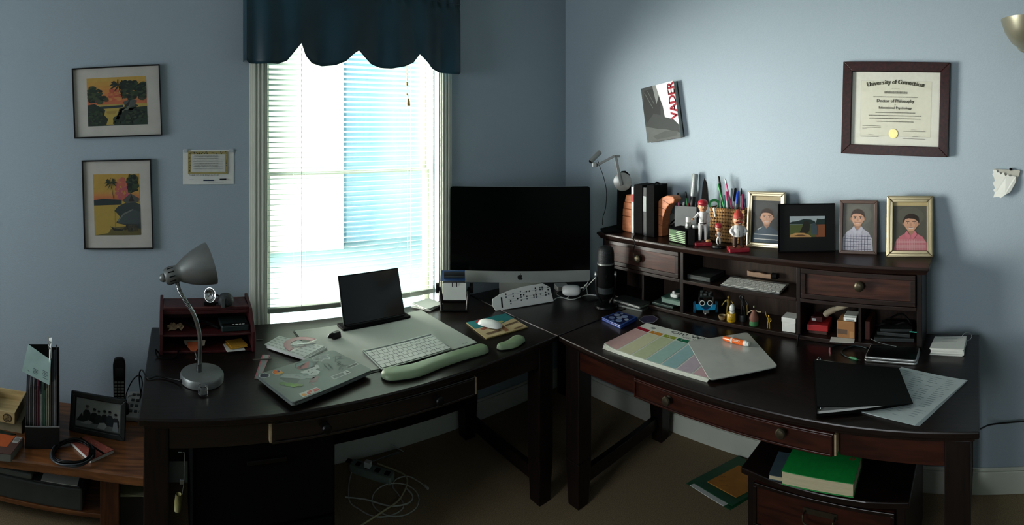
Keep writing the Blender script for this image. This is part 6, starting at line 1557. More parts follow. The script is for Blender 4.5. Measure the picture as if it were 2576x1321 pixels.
# robot
g = CP(1776, 2.085, Zb); rt = Thing('robot_kit', 'bright blue wheeled robot kit with two round eyes on the lower hutch shelf', 'robot', g, -pi/2+radians(32))
M_rb = mat('robot_blue', '#0f86b4', .35, coat=.3)
rt.part('front_plate', MB().at(M=UP).prism([(-.044, .024), (.044, .024), (.048, .044), (.048, .050), (.030, .050), (.022, .036), (-.020, .038), (-.028, .052), (-.048, .052), (-.046, .040)], -.010, .0), M_rb, bevel=.002)
rt.part('chassis', MB().box(-.038, .038, .010, .085, .026, .036), M_rb, bevel=.002)
for sx in (-1, 1):
    rt.part('wheel', MB().at(M=Matrix.Translation((sx*.052, .040, .026)) @ Matrix.Rotation(sx*pi/2, 4, 'Y')).lathe([(.024, -.006), (.026, -.004), (.026, .005), (.022, .007), (.010, .004), (.0, .004)], 20, cap=False), mat('wheel_blue', '#14506c', .5), smooth=True)
    ex = sx*.018
    ey = rt.part('eye', MB().at(M=Matrix.Translation((ex, -.012, .064)) @ Matrix.Rotation(pi/2, 4, 'X')).lathe([(.0, -.014), (.013, -.014), (.013, .004)], 18), M_black, smooth=True)
    rt.part('eye_ring', MB().at(M=Matrix.Translation((ex, -.0165, .064)) @ Matrix.Rotation(pi/2, 4, 'X')).lathe([(.0095, 0), (.0125, 0), (.0125, .002), (.0095, .002), (.0095, 0)], 20, cap=False), M_white, parent=ey)
mb = MB().at(M=UP @ Matrix.Translation((0, 0, .0004))); mb.poly([(.016*cos(a), .038+.010*sin(a), 0) for a in [pi+pi*k/10 for k in range(11)]], '#0a2c5c'); rt.part('smile_print', mb, PR)
rt.part('circuit_board', MB().box(-.034, .036, .012, .080, .080, .084), mat('circuit_dark', '#16201e', .4), bevel=.001)
for k, (x, y, w_, h_) in enumerate([(-.022, .02, .010, .012), (-.004, .03, .014, .008), (.016, .02, .008, .016), (.026, .05, .010, .010), (-.02, .06, .012, .014), (.004, .06, .008, .009)]):
    rt.part('connector', MB().box(x-w_/2, x+w_/2, y, y+.012, .084, .084+h_), M_silver if k % 2 else mat('connector_grey', '#3c4644', .5))
rt.part('bracket', MB().tube([(.034, .012, .036), (.034, .012, .080)], .002, 6), M_silver); rt.part('bracket', MB().tube([(-.032, .012, .036), (-.032, .012, .080)], .002, 6), M_silver)
rt.part('caster', MB().box(-.014, .016, -.004, .012, .010, .024), M_silver, bevel=.002); rt.part('caster_ball', MB().ball((-.002, .0, .007), .0066, 10, 6), M_chrome, smooth=True)
rt.part('wiring', MB().tube(catmull([(-.02, .03, .088), (-.012, .02, .108), (.004, .04, .102), (.014, .02, .095)]), .0022, 6), M_black, smooth='all')
t = Thing('wooden_bowl', 'tiny wooden dish right of the blue robot', 'dish', CP(1817, 2.082, Zb))
t.part('dish', MB().lathe([(.013, 0), (.017, .008), (.018, .018), (.0155, .018), (.012, .008), (.0, .006)], 22, cap=False), mat('dish_wood', '#7d6a4c', .5), smooth=True)
def figure(label, px, x, H, m, pose, base=None, robe=None, yaw=0):
    t = Thing('figurine', label, 'figurine', CP(px, x, Zb), -pi/2+.2+yaw); s = H; z0 = 0
    if base:
        t.part('base', MB().lathe([(base[0], .0003), (base[0]*1.03, base[1]*.5), (base[0]*.95, base[1])], 24), base[2], smooth=True); z0 = base[1]
    s = H - z0
    if robe:
        t.part('robe', MB().lathe([(s*.30, z0), (s*.33, z0+s*.18), (s*.18, z0+s*.52), (s*.11, z0+s*.68)], 16), robe, smooth=True)
    else:
        for sx in (-1, 1): t.part('leg', MB().tube(catmull([(sx*s*.05, 0, z0+s*.50), (sx*s*.07, -.001, z0+s*.26), (sx*s*.085, 0, z0+s*.01)]), .045*s, 8), m, smooth='all')
        t.part('torso', MB().lathe([(s*.07, z0+s*.46), (s*.085, z0+s*.52), (s*.075, z0+s*.60), (s*.12, z0+s*.76), (s*.05, z0+s*.82)], 14), m, smooth=True)
    for sx, pts in ((-1, pose[0]), (1, pose[1])):
        t.part('arm', MB().tube(catmull([(sx*s*a, -s*b_, z0+s*c) for a, b_, c in pts]), s*.034, 8), mat('sleeve_cream', '#a89c84', .6) if robe else m, smooth='all')
    t.part('head', MB().ball((0, 0, z0+s*.90), s*.075, 12, 8, (.9, .95, 1.15)), m, smooth=True)
    return t
M_gf = mat('dull_gold', '#8d7a3e', .35, .6); M_dk = mat('dark_figure', '#15191a', .45)
figure('dull gold standing figurine with spread arms behind the yellow tin', 1833, 2.135, .095, M_gf, ([(.11, 0, .76), (.24, .02, .62), (.34, .05, .46)], [(.11, 0, .76), (.24, .02, .62), (.34, .05, .46)]))
t = Thing('yellow_tin', 'small yellow round tin with dark lettering on the lower hutch shelf', 'tin', CP(1840, 2.083, Zb))
t.part('tin_body', MB().lathe([(.0205, 0), (.021, .002), (.021, .034), (.0195, .036)], 26), mat('yellow_enamel', '#c49a10', .4, coat=.3), smooth=True)
a = AZ(1840); b = MB().at(M=Matrix.Translation((-.0212*sin(a), -.0212*cos(a), .008)) @ Matrix.Rotation(-a, 4, 'Z') @ UP)
b.text('=-=', 0, .010, .010, '#2a2408', 'c', bold=.03); b.text('=o=', 0, 0, .010, '#2a2408', 'c', bold=.03); t.part('tin_lettering', b, PR)
t = Thing('white_capsule', 'small white plastic capsule standing on the yellow tin', 'capsule', CP(1842, 2.083, Zb+.0365))
t.part('capsule_body', MB().lathe([(.011, 0), (.012, .004), (.012, .026), (.010, .034), (.005, .039), (0, .040)], 20, cap=False), M_white, smooth=True)
t.part('side_leg', MB().box(.0125, .0165, -.006, .006, 0, .026), M_white, bevel=.001); t.part('grey_band', MB().lathe([(.0122, .010), (.0122, .014)], 20), mat('grey_band', '#6c7274', .5))
figure('dark thin figurine holding up a rod, on a round dark stand', 1869, 2.11, .115, M_dk, ([(.11, 0, .76), (.16, .03, .9), (.10, .05, 1.0)], [(.11, 0, .76), (.24, .02, .62), (.26, .04, .5)]), base=(.018, .028, M_dk))
f = figure('robed cream-and-brown figurine with spread sleeves on a green base', 1897, 2.085, .088, mat('figure_green', '#6f7a52', .6), ([(.12, 0, .66), (.30, .03, .56), (.42, .05, .48)], [(.12, 0, .66), (.30, .03, .60), (.46, .04, .60)]), base=(.021, .020, mat('moss_green', '#2f6a3c', .5)), robe=mat('brown_robe', '#6e4636', .7))
f.part('staff', MB().tube([(-.030, -.004, .044), (-.031, -.005, .088)], .0017, 6), M_gf)
figure('slim small gold figurine with one arm raised beside the white box', 1934, 2.075, .060, mat('bright_gold', '#b08f34', .35, .5), ([(.11, 0, .76), (.20, .03, .95), (.24, .05, 1.2)], [(.11, 0, .76), (.20, .02, .64), (.14, .05, .52)]), yaw=-.2)
t = ebox('gift_box', 'small plain white lidded cardboard box on the lower hutch shelf', 'box', 1967, 2001, 2.068, .062, Zb, Zb+.042, mat('white_card_box', '#c8cac6', .7), pname='box_base')
t.part('box_lid', MB().box(-t.w/2-.0015, t.w/2+.0015, -.0015, .0635, .042, .062), mat('white_card_box'), bevel=.001)
# left cubbies
for k, (p0, p1, x, z, ya) in enumerate(((1546, 1612, 1.985, DESK+.0005, .10), (1543, 1612, 1.99, DESK+.0155, -.03))):
    t = Thing('closed_laptop', ['lower of two closed laptops lying in front of the hutch’s left cubby', 'upper of two closed laptops lying in front of the hutch’s left cubby'][k], 'laptop', (CP(p0, x, z)+CP(p1, x, z))/2+Vector((.07, 0, 0)), -pi/2+ya)
    w_ = (CP(p0, x, z)-CP(p1, x, z)).length
    t.o.location.x -= .030; 
    t.part('base', MB().prism(rrect(w_, .085, .006), 0, .008), M_silver, bevel=.001); t.part('lid', MB().prism(rrect(w_, .085, .006), .009, .013), mat('dark_lid', '#232928', .5), bevel=.001)
t = ebox('tablet_case', 'dark green-grey tablet lying in the hutch cubby left of the middle upright', 'tablet', 1640, 1692, 2.07, .15, Zb, Zb+.012, mat('tablet_green', '#35433f', .3))
t = ebox('tablet_box', 'pale green flat box stacked on the dark tablet in the cubby', 'box', 1664, 1712, 2.085, .14, Zb+.016, Zb+.042, mat('pale_green_box', '#6f877c', .6))
t.part('box_lid', MB().box(-t.w/2-.001, t.w/2+.001, -.001, .141, .020, .0268), mat('mid_green_lid', '#33564a', .5), bevel=.001)
t = Thing('white_charger', 'small white charger on the pale green box in the cubby', 'charger', CP(1699, 2.12, Zb+.0435), -pi/2)
t.part('charger_body', MB().prism(rrect(.042, .036, .008), 0, .016), M_white, bevel=.003); t.part('charger_plug', MB().ball((-.008, .0, .020), .009, 10, 6), M_white, smooth=True)
# right cubbies
t = ebox('red_box', 'red card box with darker lid in the hutch’s lower right cubby', 'box', 2031, 2082, 2.085, .11, Zb+.014, Zb+.040, mat('red_card', '#a01c20', .5), yaw=.12)
ebox('brown_box', 'low brown box under the red box in the hutch cubby', 'box', 2034, 2080, 2.09, .11, Zb, Zb+.0135, mat('brown_card', '#3a2018', .7))
t = ebox('tea_box', 'small dark red box with a white label on top of the red box', 'box', 2040, 2068, 2.12, .06, Zb+.0405, Zb+.062, mat('dark_red_card', '#4a1818', .6))
t.part('box_label', MB().box(-t.w/2+.004, -t.w/2+.022, -.0006, 0, .004, .014), M_paper)
t = ebox('cardboard_box', 'tan cardboard box with a grey-brown label in the hutch cubby', 'box', 2105, 2150, 2.078, .085, Zb+.002, Zb+.072, mat('cardboard', '#8d6238', .7), pname='carton')
t.part('box_label', MB().box(-t.w/2+.003, -t.w/2+.045, -.0006, 0, .016, .036), mat('label_brown', '#574434', .7))
t.part('barcode_sticker', MB().box(t.w/2-.022, t.w/2-.004, -.0006, 0, .004, .030), mat('label_tan', '#a4784a', .7))
t = ebox('white_device', 'white network device on top of the cardboard box', 'device', 2122, 2154, 2.082, .07, Zb+.0725, Zb+.088, M_white, pname='device_body')
t.part('port_panel', MB().box(-.015, .018, -.0006, 0, .003, .008), mat('port_grey', '#8a908e', .4))
t.part('device_lid', MB().box(-.028, .03, .006, .064, .0156, .022), mat('dev_grey', '#a8ada8', .4), bevel=.003)
t = Thing('fabric_pouch', 'rolled beige fabric pouch draped above the red and cardboard boxes', 'pouch', CP(2112, 2.125, Zb+.089), -pi/2)
t.part('pouch', MB().at((0, 0, .014), 0, 0, radians(-19)).tube(catmull([(-.070, 0, -.008), (-.055, 0, .0), (-.02, .005, .004), (.03, .006, .006), (.066, .008, .008)]), [.014]*6+[.013]*6+[.011]*6+[.009]*7, 10), mat('beige_cloth', '#8b8270', .9, var=.1), smooth='all')
t = Thing('paper_slip', 'white printed slip under the cardboard box', 'paper', CP(2120, 2.055, HB+.0003), -pi/2+.15)
t.part('slip', MB().box(-.052, .048, -.020, .03, 0, .001), M_paper)
t = ebox('notebook', 'reddish-brown thin book standing at the left of the last cubby', 'book', 2176, 2188, 2.09, .12, Zb, Zb+.075, mat('red_brown_cover', '#4f2218', .6))
for k, z in enumerate((DESK+.0005, DESK+.0115)):
    t = Thing('silver_tablet', ['bottom silver-edged tablet sticking out of the last cubby', 'top silver-edged tablet sticking out of the last cubby'][k], 'tablet', CP(2246, 1.99, z), -pi/2)
    wv = (CP(2180, 1.96, z)-CP(2312, 1.96, z)).length
    t.part('tablet_shell', MB().prism(rrect(wv-.004*k, .118, .012), 0, .0075), mat('tablet_silver', '#b4b8b6', .3, .7), bevel=.002); t.part('tablet_screen', MB().prism(rrect(wv-.012, .108, .010), .0076, .0088), mat('black_glass', '#060808', .25))
for k, (p0, p1, x, z, h_, ya) in enumerate(((2200, 2300, 2.085, Zb+.0, .016, .08), (2205, 2290, 2.10, Zb+.017, .014, -.06), (2215, 2295, 2.11, Zb+.032, .012, .12))):
    ebox('hard_drive', ['bottom black flat device in the last cubby', 'middle black flat device in the last cubby', 'top tilted black flat device in the last cubby'][k], 'device', p0, p1, x, .10, z, z+h_, mat('charcoal_plastic', '#141a1a', .5), yaw=ya, pname='case')
cable('grey_wire', 'thin grey wire slanting across the last cubby', [CP(2190, 2.06, Zb+.018), CP(2215, 2.045, Zb+.010), CP(2255, 2.04, Zb+.003)], .0012, mat('grey_wire', '#5a6260', .4))
cable('tangled_cable', 'black tangled cables piled at the back of the last cubby', [CP(2205, 2.12, Zb+.050), CP(2225, 2.10, Zb+.068), CP(2250, 2.13, Zb+.055), CP(2275, 2.10, Zb+.078), CP(2295, 2.13, Zb+.056), CP(2270, 2.16, Zb+.09), CP(2240, 2.15, Zb+.075)], .004, M_blackm)
single('teal_pen', 'thin teal pen at the right end of the last cubby', 'pen', MB().tube([CP(2288, 2.075, Zb+.0515), CP(2312, 2.07, Zb+.0515)], .0022, 6), TEA)

# ================================================================ east wall
def ewall(px4, off):
    P = [EP(*p, off) for p in px4]; c = sum(P, Vector())/4
    w = ((P[1]-P[0]).length+(P[2]-P[3]).length)/2; h = ((P[0]-P[3]).length+(P[1]-P[2]).length)/2
    u = (P[1]-P[0])+(P[2]-P[3]); return c, w, h, atan2(u.z, hypot(u.x, u.y))
c, w, h, roll = ewall(((1612, 223), (1694, 203), (1711, 345), (1628, 360)), .042)
bk = Thing('wall_book', 'thick paperback with red lettering mounted tilted on the hutch wall', 'book', (XE, c.y, c.z), -pi/2)
vroll = radians(10.5); B = Matrix.Rotation(-roll*1.0 if 0 else vroll-radians(1.5), 4, 'Y') @ UP
B = Matrix.Rotation(-roll, 4, 'Y') @ UP
bk.part('pages', MB().at(M=B).box(-w/2+.003, w/2-.003, -h/2+.003, h/2-.003, .006, .037), mat('page_block', '#9aa09c', .8, scale=120, stretch=(.1, 1, 8)))
bk.part('front_cover', MB().at(M=B).box(-w/2, w/2, -h/2, h/2, .037, .0395), mat('cover_white', '#c9cdca', .4))
bk.part('back_cover', MB().at(M=B).box(-w/2, w/2, -h/2, h/2, .002, .006), mat('cover_dark', '#2a2e2d', .5))
mb = MB(); mb.X = B @ Matrix.Translation((-w/2, -h/2, .0397)) @ Matrix.Diagonal((w, h, 1, 1))
it = [('p', [(0, 0), (1, 0), (1, .22), (.85, .34), (.62, .40), (.60, .60), (.52, .80), (.44, 1), (0, 1)], '#333837'),
      ('p', [(0, .30), (.35, .22), (.62, .18), (1, .08), (1, 0), (0, 0)], '#565b58'), ('p', [(.05, .35), (.3, .5), (.5, .45), (.55, .7), (.35, .95), (.1, .95), (0, .6)], '#222625'),
      ('p', [(.42, .66), (.52, .80), (.46, 1), (.36, 1)], '#7d827f'), ('p', [(.2, .10), (.6, .16), (.95, .12), (.9, .04), (.3, .03)], '#474c4a'),
      ('l', [(.1, .9), (.3, .6)], .012, '#5e6462'), ('l', [(.2, .92), (.36, .66)], .01, '#5e6462')]
art(mb, it); bk.part('cover_print', mb, PR)
mb = MB(); mb.X = B @ Matrix.Translation((w*.5, -h*.5+h*.30, .0402)); mb.text('VADER', 0, .010, h*.215, '#96202e', 'l', radians(90), 0, .98, .05); bk.part('cover_lettering', mb, PR)
# diploma
dip = [('r', 0, 0, 1, 1, '#c4c6ba'), ('r', .105, .125, .915, .875, '#8d9084'), ('r', .107, .127, .913, .873, '#c2c3b2')]
ttx = [('University of Connecticut', .5, .79, .085, 1), ('The University', .5, .755, .02, 0), ('Doctor of Philosophy', .5, .565, .040, .7), ('in', .5, .525, .02, 0), ('Educational Psychology', .5, .478, .034, .6)]
df = wall_frame('framed_diploma', 'dark mahogany framed diploma hanging on the hutch wall', ((2121, 155), (2390, 157), (2385, 396), (2115, 386)), .043, wood('dark_mahogany', '#190908', '#30120f', 'y', .4, .05, spec=.2), '#c8c9c3', (.088, .105, .905, .895), dip, axis='E', depth=.026)
# the lettering is laid out on the picture print in real proportions
cD = df.o.location; PD = [EP(*p, .026) for p in ((2121, 155), (2390, 157), (2385, 396), (2115, 386))]
wD = ((PD[1]-PD[0]).length+(PD[2]-PD[3]).length)/2; hD = ((PD[0]-PD[3]).length+(PD[1]-PD[2]).length)/2
uu = (PD[1]-PD[0])+(PD[2]-PD[3]); rD = atan2(uu.z, hypot(uu.x, uu.y))
mb = MB(); mb.X = Matrix.Rotation(-rD, 4, 'Y') @ UP @ Matrix.Translation((0, 0, .0142))
W_, H_ = wD*.80, hD*.80
s = 'University of Connecticut'
xs = -W_*.315
tot = sum(.62 if ch not in 'il tf' else .42 for ch in s); acc = 0; Rr = W_*1.1
for ch in s:
    cwid = .62 if ch not in 'il tf' else .42; f_ = (acc+cwid/2)/tot-.5; acc += cwid
    ang = -f_*.42
    if ch != ' ': mb.text(ch, f_*W_*.66, H_*.33-(f_*f_)*H_*.16, H_*.085, '#4a4a3c', 'c', ang, 0, .95, .05)
for st_, y, sz, bd_ in (('--- ---- ---', .265, .028, 0), ('Doctor of Philosophy', .085, .058, .03), ('in', .045, .028, 0), ('Educational Psychology', -.005, .048, .03)):
    mb.text(st_, 0, y*H_, sz*H_, '#55564a', 'c', 0, 0, 1.0, bd_)
for y, l in ((.20, .26), (.15, .52), (-.06, .46), (-.10, .62), (-.14, .60), (-.18, .42)):
    x = -l*W_/2
    while x < l*W_/2:
        ww = random.uniform(.008, .030)*W_; hh_ = .012*H_ if y != .20 else .03*H_
        mb.poly([(x, y*H_, 0), (x+ww, y*H_, 0), (x+ww, y*H_+hh_, 0), (x, y*H_+hh_, 0)], '#77786c'); x += ww+.004*W_
for (x0, x1, y) in ((-.38, -.16, -.24), (-.38, -.16, -.262), (-.38, -.32, -.28), (.10, .36, -.30), (.10, .36, -.40), (-.40, -.18, -.385)):
    mb.poly([(x0*W_, y*H_, 0), (x1*W_, y*H_, 0), (x1*W_, y*H_+.005*H_, 0), (x0*W_, y*H_+.005*H_, 0)], '#5c5d52')
for (cx, y) in ((.22, -.29), (.24, -.38), (-.28, -.37)):
    pts = [(cx*W_-.03*W_+k*.0045*W_, y*H_+.018*H_*abs(sin(k*1.3))) for k in range(16)]
    for (a0, b0), (a1, b1) in zip(pts, pts[1:]): mb.poly([(a0, b0, 0), (a1, b1, 0), (a1, b1+.0012, 0), (a0, b0+.0012, 0)], '#3c4046')
df.part('diploma_lettering', mb, PR)
b = MB(); b.X = Matrix.Rotation(-rD, 4, 'Y') @ UP @ Matrix.Translation((-.005, -.335*H_, .0140))
b.prism([((.022 if k % 2 else .020)*cos(2*pi*k/40), (.022 if k % 2 else .020)*sin(2*pi*k/40)) for k in range(40)], 0, .0012)
df.part('gold_seal', b, mat('gold_seal_foil', '#c4ba78', .35, .3))
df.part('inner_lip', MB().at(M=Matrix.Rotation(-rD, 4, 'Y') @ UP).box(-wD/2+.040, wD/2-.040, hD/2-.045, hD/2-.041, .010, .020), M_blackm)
# torn paper
c, w, h, roll = ewall(((2495, 426), (2566, 428), (2560, 497), (2497, 497)), .03)
tp = Thing('torn_paper', 'torn folded white paper pinned to the right end of the hutch wall', 'paper', (XE, c.y, c.z), -pi/2)
def fr(x, y): return (-w/2+(x-2495)/71*w, h/2-(y-426)/71*h)
back = [fr(*p) for p in ((2499, 425), (2567, 428), (2571, 431), (2566, 445), (2560, 462), (2543, 487), (2530, 492), (2512, 470), (2500, 450))]
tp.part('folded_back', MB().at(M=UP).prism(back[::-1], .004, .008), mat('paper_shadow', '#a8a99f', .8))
front = [fr(*p) for p in ((2496, 427), (2506, 427), (2509, 434), (2514, 433), (2518, 439), (2525, 434), (2531, 443), (2537, 438), (2542, 444), (2550, 443), (2559, 445), (2558, 459), (2543, 484), (2530, 490), (2518, 498), (2511, 495), (2498, 497), (2502, 485), (2498, 478), (2503, 474), (2497, 461), (2502, 455), (2500, 446), (2495, 438), (2499, 435))]
vs = [(x, y, .012+.018*(1-abs(x/w))*(.5-y/h)) for x, y in front]
tp.part('torn_front', MB().at(M=UP).poly(vs[::-1]), M_paper, solid=.001)
tp.part('thumb_tack', MB().at(M=Matrix.Translation((fr(2545, 426)[0], -.012, fr(2545, 426)[1])) @ Matrix.Rotation(pi/2, 4, 'X')).lathe([(.006, -.010), (.006, .001), (.004, .003)], 12), M_blackm)
# wall lamp at the top right
yl = -.215
wl = Thing('wall_lamp', 'metal bowl wall lamp cut off at the top right corner of the picture', 'lamp', (XE, yl, 2.0), -pi/2)
wl.part('bowl_shade', MB().at((0, -.13, 0)).lathe([(.0, -.060), (.03, -.056), (.075, -.025), (.105, .020), (.122, .070), (.119, .070), (.100, .020), (.07, -.02), (.0, -.05)], 36, cap=False), mat('brushed_pewter', '#8d8a78', .35, .7, var=.08, scale=5), smooth=True)
wl.part('wall_plate', MB().at(M=UP).prism(circ(0, 0, .05, 24), .001, .02), mat('brushed_pewter'), bevel=.003)
wl.part('bracket', MB().tube(catmull([(0, -.02, -.01), (0, -.06, -.05), (0, -.11, -.062)]), .008, 10), mat('brushed_pewter'), smooth='all')
cable('power_cable', 'thin black cord running right from the right desk along the wall', [RP(2452, 1084, 2.10), RP(2466, 1079, 2.14), RP(2490, 1069, 2.22), RP(2530, 1064, 2.26), RP(2590, 1059, 2.265), RP(2680, 1050, 2.27)], .0035, M_black)

# ================================================================ on the filing cabinet and the floor
def book_flat(label, tl, tr, br, bl, zbot, thick, cover, name='book', quad=None):
    P = [HP(px, py, zbot+thick) for px, py in (tl, tr, br, bl)]
    ctr = sum(P, Vector())/4; u = ((P[1]-P[0])+(P[2]-P[3]))/2; yaw = atan2(u.y, u.x); w = u.length
    v = ((P[0]-P[3])+(P[1]-P[2]))/2; d = abs(v.dot(Vector((-sin(yaw), cos(yaw), 0))))
    t = Thing(name, label, 'book', (ctr.x, ctr.y, zbot), yaw); t.w, t.dd = w, d
    t.part('page_block', MB().box(-w/2+.002, w/2-.003, -d/2+.003, d/2-.003, .0022, thick-.0022), mat('book_pages', '#b9af90', .85, scale=200, stretch=(.05, .05, 6)))
    t.part('cover', MB().box(-w/2, w/2, -d/2, d/2, 0, .0022), cover, bevel=.0008)
    t.part('cover', MB().box(-w/2, w/2, -d/2, d/2, thick-.0022, thick), cover, bevel=.0008)
    t.part('spine', MB().box(-w/2, w/2, d/2-.0022, d/2, .0022, thick-.0022), cover)
    return t
t = book_flat('slate blue thin book lying under the green book on the filing cabinet', (1966, 1134), (2130, 1160), (2100, 1216), (1925, 1196), FZ+.0004, .017, mat('slate_blue_cover', '#39505c', .6))
t = book_flat('bright green thick book on top of the filing cabinet', (2004, 1116), (2174, 1143), (2142, 1216), (1962, 1185), FZ+.018, .044, mat('green_cover', '#0f8a3c', .5, var=.04, scale=60))
mb = MB().at((t.w/2-.026, t.dd/2-.034, .0442)); mb.poly([(x, y, .0002) for x, y in circ(0, 0, .008, 16)], '#8c3a28'); mb.poly([(x, y, .0004) for x, y in circ(0, 0, .004, 12)], '#3c7a38'); t.part('cover_emblem', mb, PR)
fo = Thing('green_folder', 'dark green folder lying on the carpet beside the filing cabinet', 'folder', (2.09, 1.07, 0))
L_, B_2, R_2, T_2 = (1.972, 1.257), (1.928, 1.01), (2.20, .89), (2.255, 1.135)
fo.part('folder_back', MB().prism([L_, B_2, R_2, T_2], .0005, .004), mat('dark_green_folder', '#0b4a2a', .5), world=True)
fo.part('paper_inside', MB().prism([(1.966, 1.235), (1.930, 1.045), (1.960, 1.03), (1.99, 1.22)], .004, .007), M_paper, world=True)
fo.part('folder_front', MB().prism([(L_[0]+.016, L_[1]-.012), (B_2[0]+.018, B_2[1]-.002), R_2, T_2], .007, .010), mat('dark_green_folder'), world=True)
op = Thing('orange_pad', 'orange envelope with dark handwriting on the green folder', 'envelope', (2.09, 1.07, .0105))
pq = [(2.018, 1.173), (1.993, 1.016), (2.15, .93), (2.186, 1.099)]
op.part('envelope', MB().prism(pq, .0105, .0145), mat('orange_paper', '#b0742a', .8), world=True)
mb = MB().at((2.035, 1.09, .0148), radians(-65)); 
for k, st_ in enumerate(('~-~~-', '~~-~', '~-~')): mb.text(st_, -.03, -.005+k*.03, .018, '#3c2c18')
op.part('handwriting', mb, PR, world=True)
# power strip and cables
def fl(px, py, h=.004): return HP(px, py, 0)+Vector((0, 0, h))
a, b_ = fl(884, 1180), fl(988, 1214); u = b_-a
ps = Thing('power_strip', 'grey-green power strip on the carpet under the window desk', 'power strip', ((a+b_)/2).to_2d().to_3d(), atan2(u.y, u.x))
ps.part('strip_body', MB().prism(rrect(u.length, .055, .01), .0005, .035), mat('strip_grey', '#7a897d', .5), bevel=.003)
for k in range(5): ps.part('socket', MB().at((-.12+k*.05, 0, .035)).prism(rrect(.024, .030, .004), 0, .001), M_blackm)
ps.part('plug', MB().box(-.035, -.005, -.014, .014, .036, .062), M_white, bevel=.003)
M_dc = mat('dim_white_cable', '#b4bab0', .5)
cable('white_cable', 'thin white cable making the big loop on the carpet under the desk', [fl(886, 1184), fl(877, 1224), fl(880, 1264), fl(906, 1285), fl(935, 1300), fl(970, 1302), fl(1004, 1290), fl(1015, 1273), fl(1003, 1247), fl(988, 1226), fl(998, 1207), fl(1027, 1201), fl(1055, 1215), fl(1071, 1228)], .0028, M_dc)
single('cable_plug', 'small white plug end lying on the carpet', 'plug', MB().tube([fl(1068, 1225, .006), fl(1077, 1233, .006)], .006, 8), M_dc)
cable('white_cable', 'white cable swinging low across the carpet under the desk', [fl(869, 1253), fl(920, 1261, .007), fl(981, 1279, .01), fl(1027, 1270, .007), fl(1038, 1250), fl(1021, 1230)], .0034, M_dc)
cable('white_cable', 'thick yellowish-white cable running to the bottom edge of the picture', [fl(905, 1326), fl(958, 1296, .01), fl(1004, 1264, .012), fl(1024, 1218), fl(1018, 1198), fl(998, 1187), fl(949, 1182, .03)], .0040, mat('yellowish_cable', '#aeaa80', .5))
cable('white_cable', 'round coil of thin white cable on the carpet', [fl(995+59*cos(a), 1261-42*sin(a), .006) for a in [2*pi*k/16 for k in range(17)]], .0026, M_dc)
t = single('crumpled_wrapper', 'crumpled pale strip lying behind the power strip', 'strip', MB().put([tuple(fl(915, 1170, .004)), tuple(fl(1010, 1142, .004)), tuple(fl(1000, 1152, .03)), tuple(fl(922, 1178, .02))], [(0, 1, 2, 3)]), mat('pale_wrapper', '#7a847a', .6), solid=.002)
cable('white_cable', 'short white cable arching behind the pale strip', [fl(902, 1123, .02), fl(940, 1124, .05), fl(985, 1135, .03), fl(1015, 1141, .01)], .0028, M_dc)

# wire and tag hanging between the desk leg and the black cabinet
hg = Thing('hanging_tool', 'thin wire hook with a pale yellow handle hanging beside the black file cabinet', 'tool', (.035, 1.78, 0))
dq = 1.79
hg.part('wire', MB().tube([RP(448, 1138, dq), RP(465, 1138, dq), RP(463, 1215, dq), RP(458, 1245, dq)], .0016, 6), M_silver, world=True)
hg.part('hanging_strap', MB().tube([RP(458, 1138, dq), Vector((RP(458, 1138, dq).x, RP(458, 1138, dq).y, .60))], .002, 6), M_blackm, world=True)
hg.part('yellow_handle', MB().tube([RP(449, 1243, dq), RP(448, 1262, dq), RP(446, 1284, dq)], [.010, .013, .012], 12), mat('pale_yellow', '#8f8a58', .5), world=True, smooth='all')
hg.part('clasp', MB().at(tuple(RP(458, 1212, dq))).box(-.008, .008, -.004, .004, -.008, .008), M_silver, world=True, bevel=.002)

# ================================================================ things on the bench
def bp(px, py, h=0): return HP(px, py, BZ)+Vector((0, 0, h))
P, Q = bp(63, 1128), bp(150, 1131); Q = P + (Q-P); u = Q-P; yaw = atan2(u.y, u.x)+.03; w = u.length
mh = Thing('magazine_holder', 'black magazine holder packed with magazines on the bench', 'magazine holder', (P+Q)/2, yaw)
hf = ZP(1073, HD((P+Q)/2))-BZ; dpt = .22
M_mh = mat('black_card', '#0d0c0e', .6)
mh.part('front_panel', MB().box(-w/2, w/2, 0, .004, .0005, hf), M_mh, bevel=.001)
for x0 in (-w/2, w/2-.004): mh.part('side_panel', MB().put([(x0, .004, .0005), (x0+.004, .004, .0005), (x0+.004, dpt, .0005), (x0, dpt, .0005), (x0, .004, hf), (x0+.004, .004, hf), (x0+.004, dpt, .31), (x0, dpt, .31)], [(0, 3, 2, 1), (4, 5, 6, 7), (0, 1, 5, 4), (1, 2, 6, 5), (2, 3, 7, 6), (3, 0, 4, 7)]), M_mh)
mh.part('back_panel', MB().box(-w/2+.004, w/2-.004, dpt-.004, dpt, .0005, .31), M_mh)
mh.part('bottom_panel', MB().box(-w/2+.004, w/2-.004, .004, dpt-.004, .0005, .004), M_mh)
mh.part('front_lip', MB().box(-w/2, w/2, -.0008, .001, hf-.004, hf), mat('grey_lip', '#8d8f92', .5))
cols_ = ['#2c2a2c', '#5a5a5c', '#1f2224', '#6e6f70', '#3a2228', '#5c1f30', '#5c1f30', '#7a7c78', '#223a30', '#2c4a3c', '#6a6a5c', '#8d8c7c', '#4a4438', '#222424', '#75767a']
random.seed(21); x = -w/2+.006; k = 0
ORD = ['first', 'second', 'third', 'fourth', 'fifth', 'sixth', 'seventh', 'eighth', 'ninth', 'tenth', 'eleventh', 'twelfth', 'thirteenth', 'fourteenth', 'fifteenth', 'sixteenth', 'seventeenth', 'eighteenth']
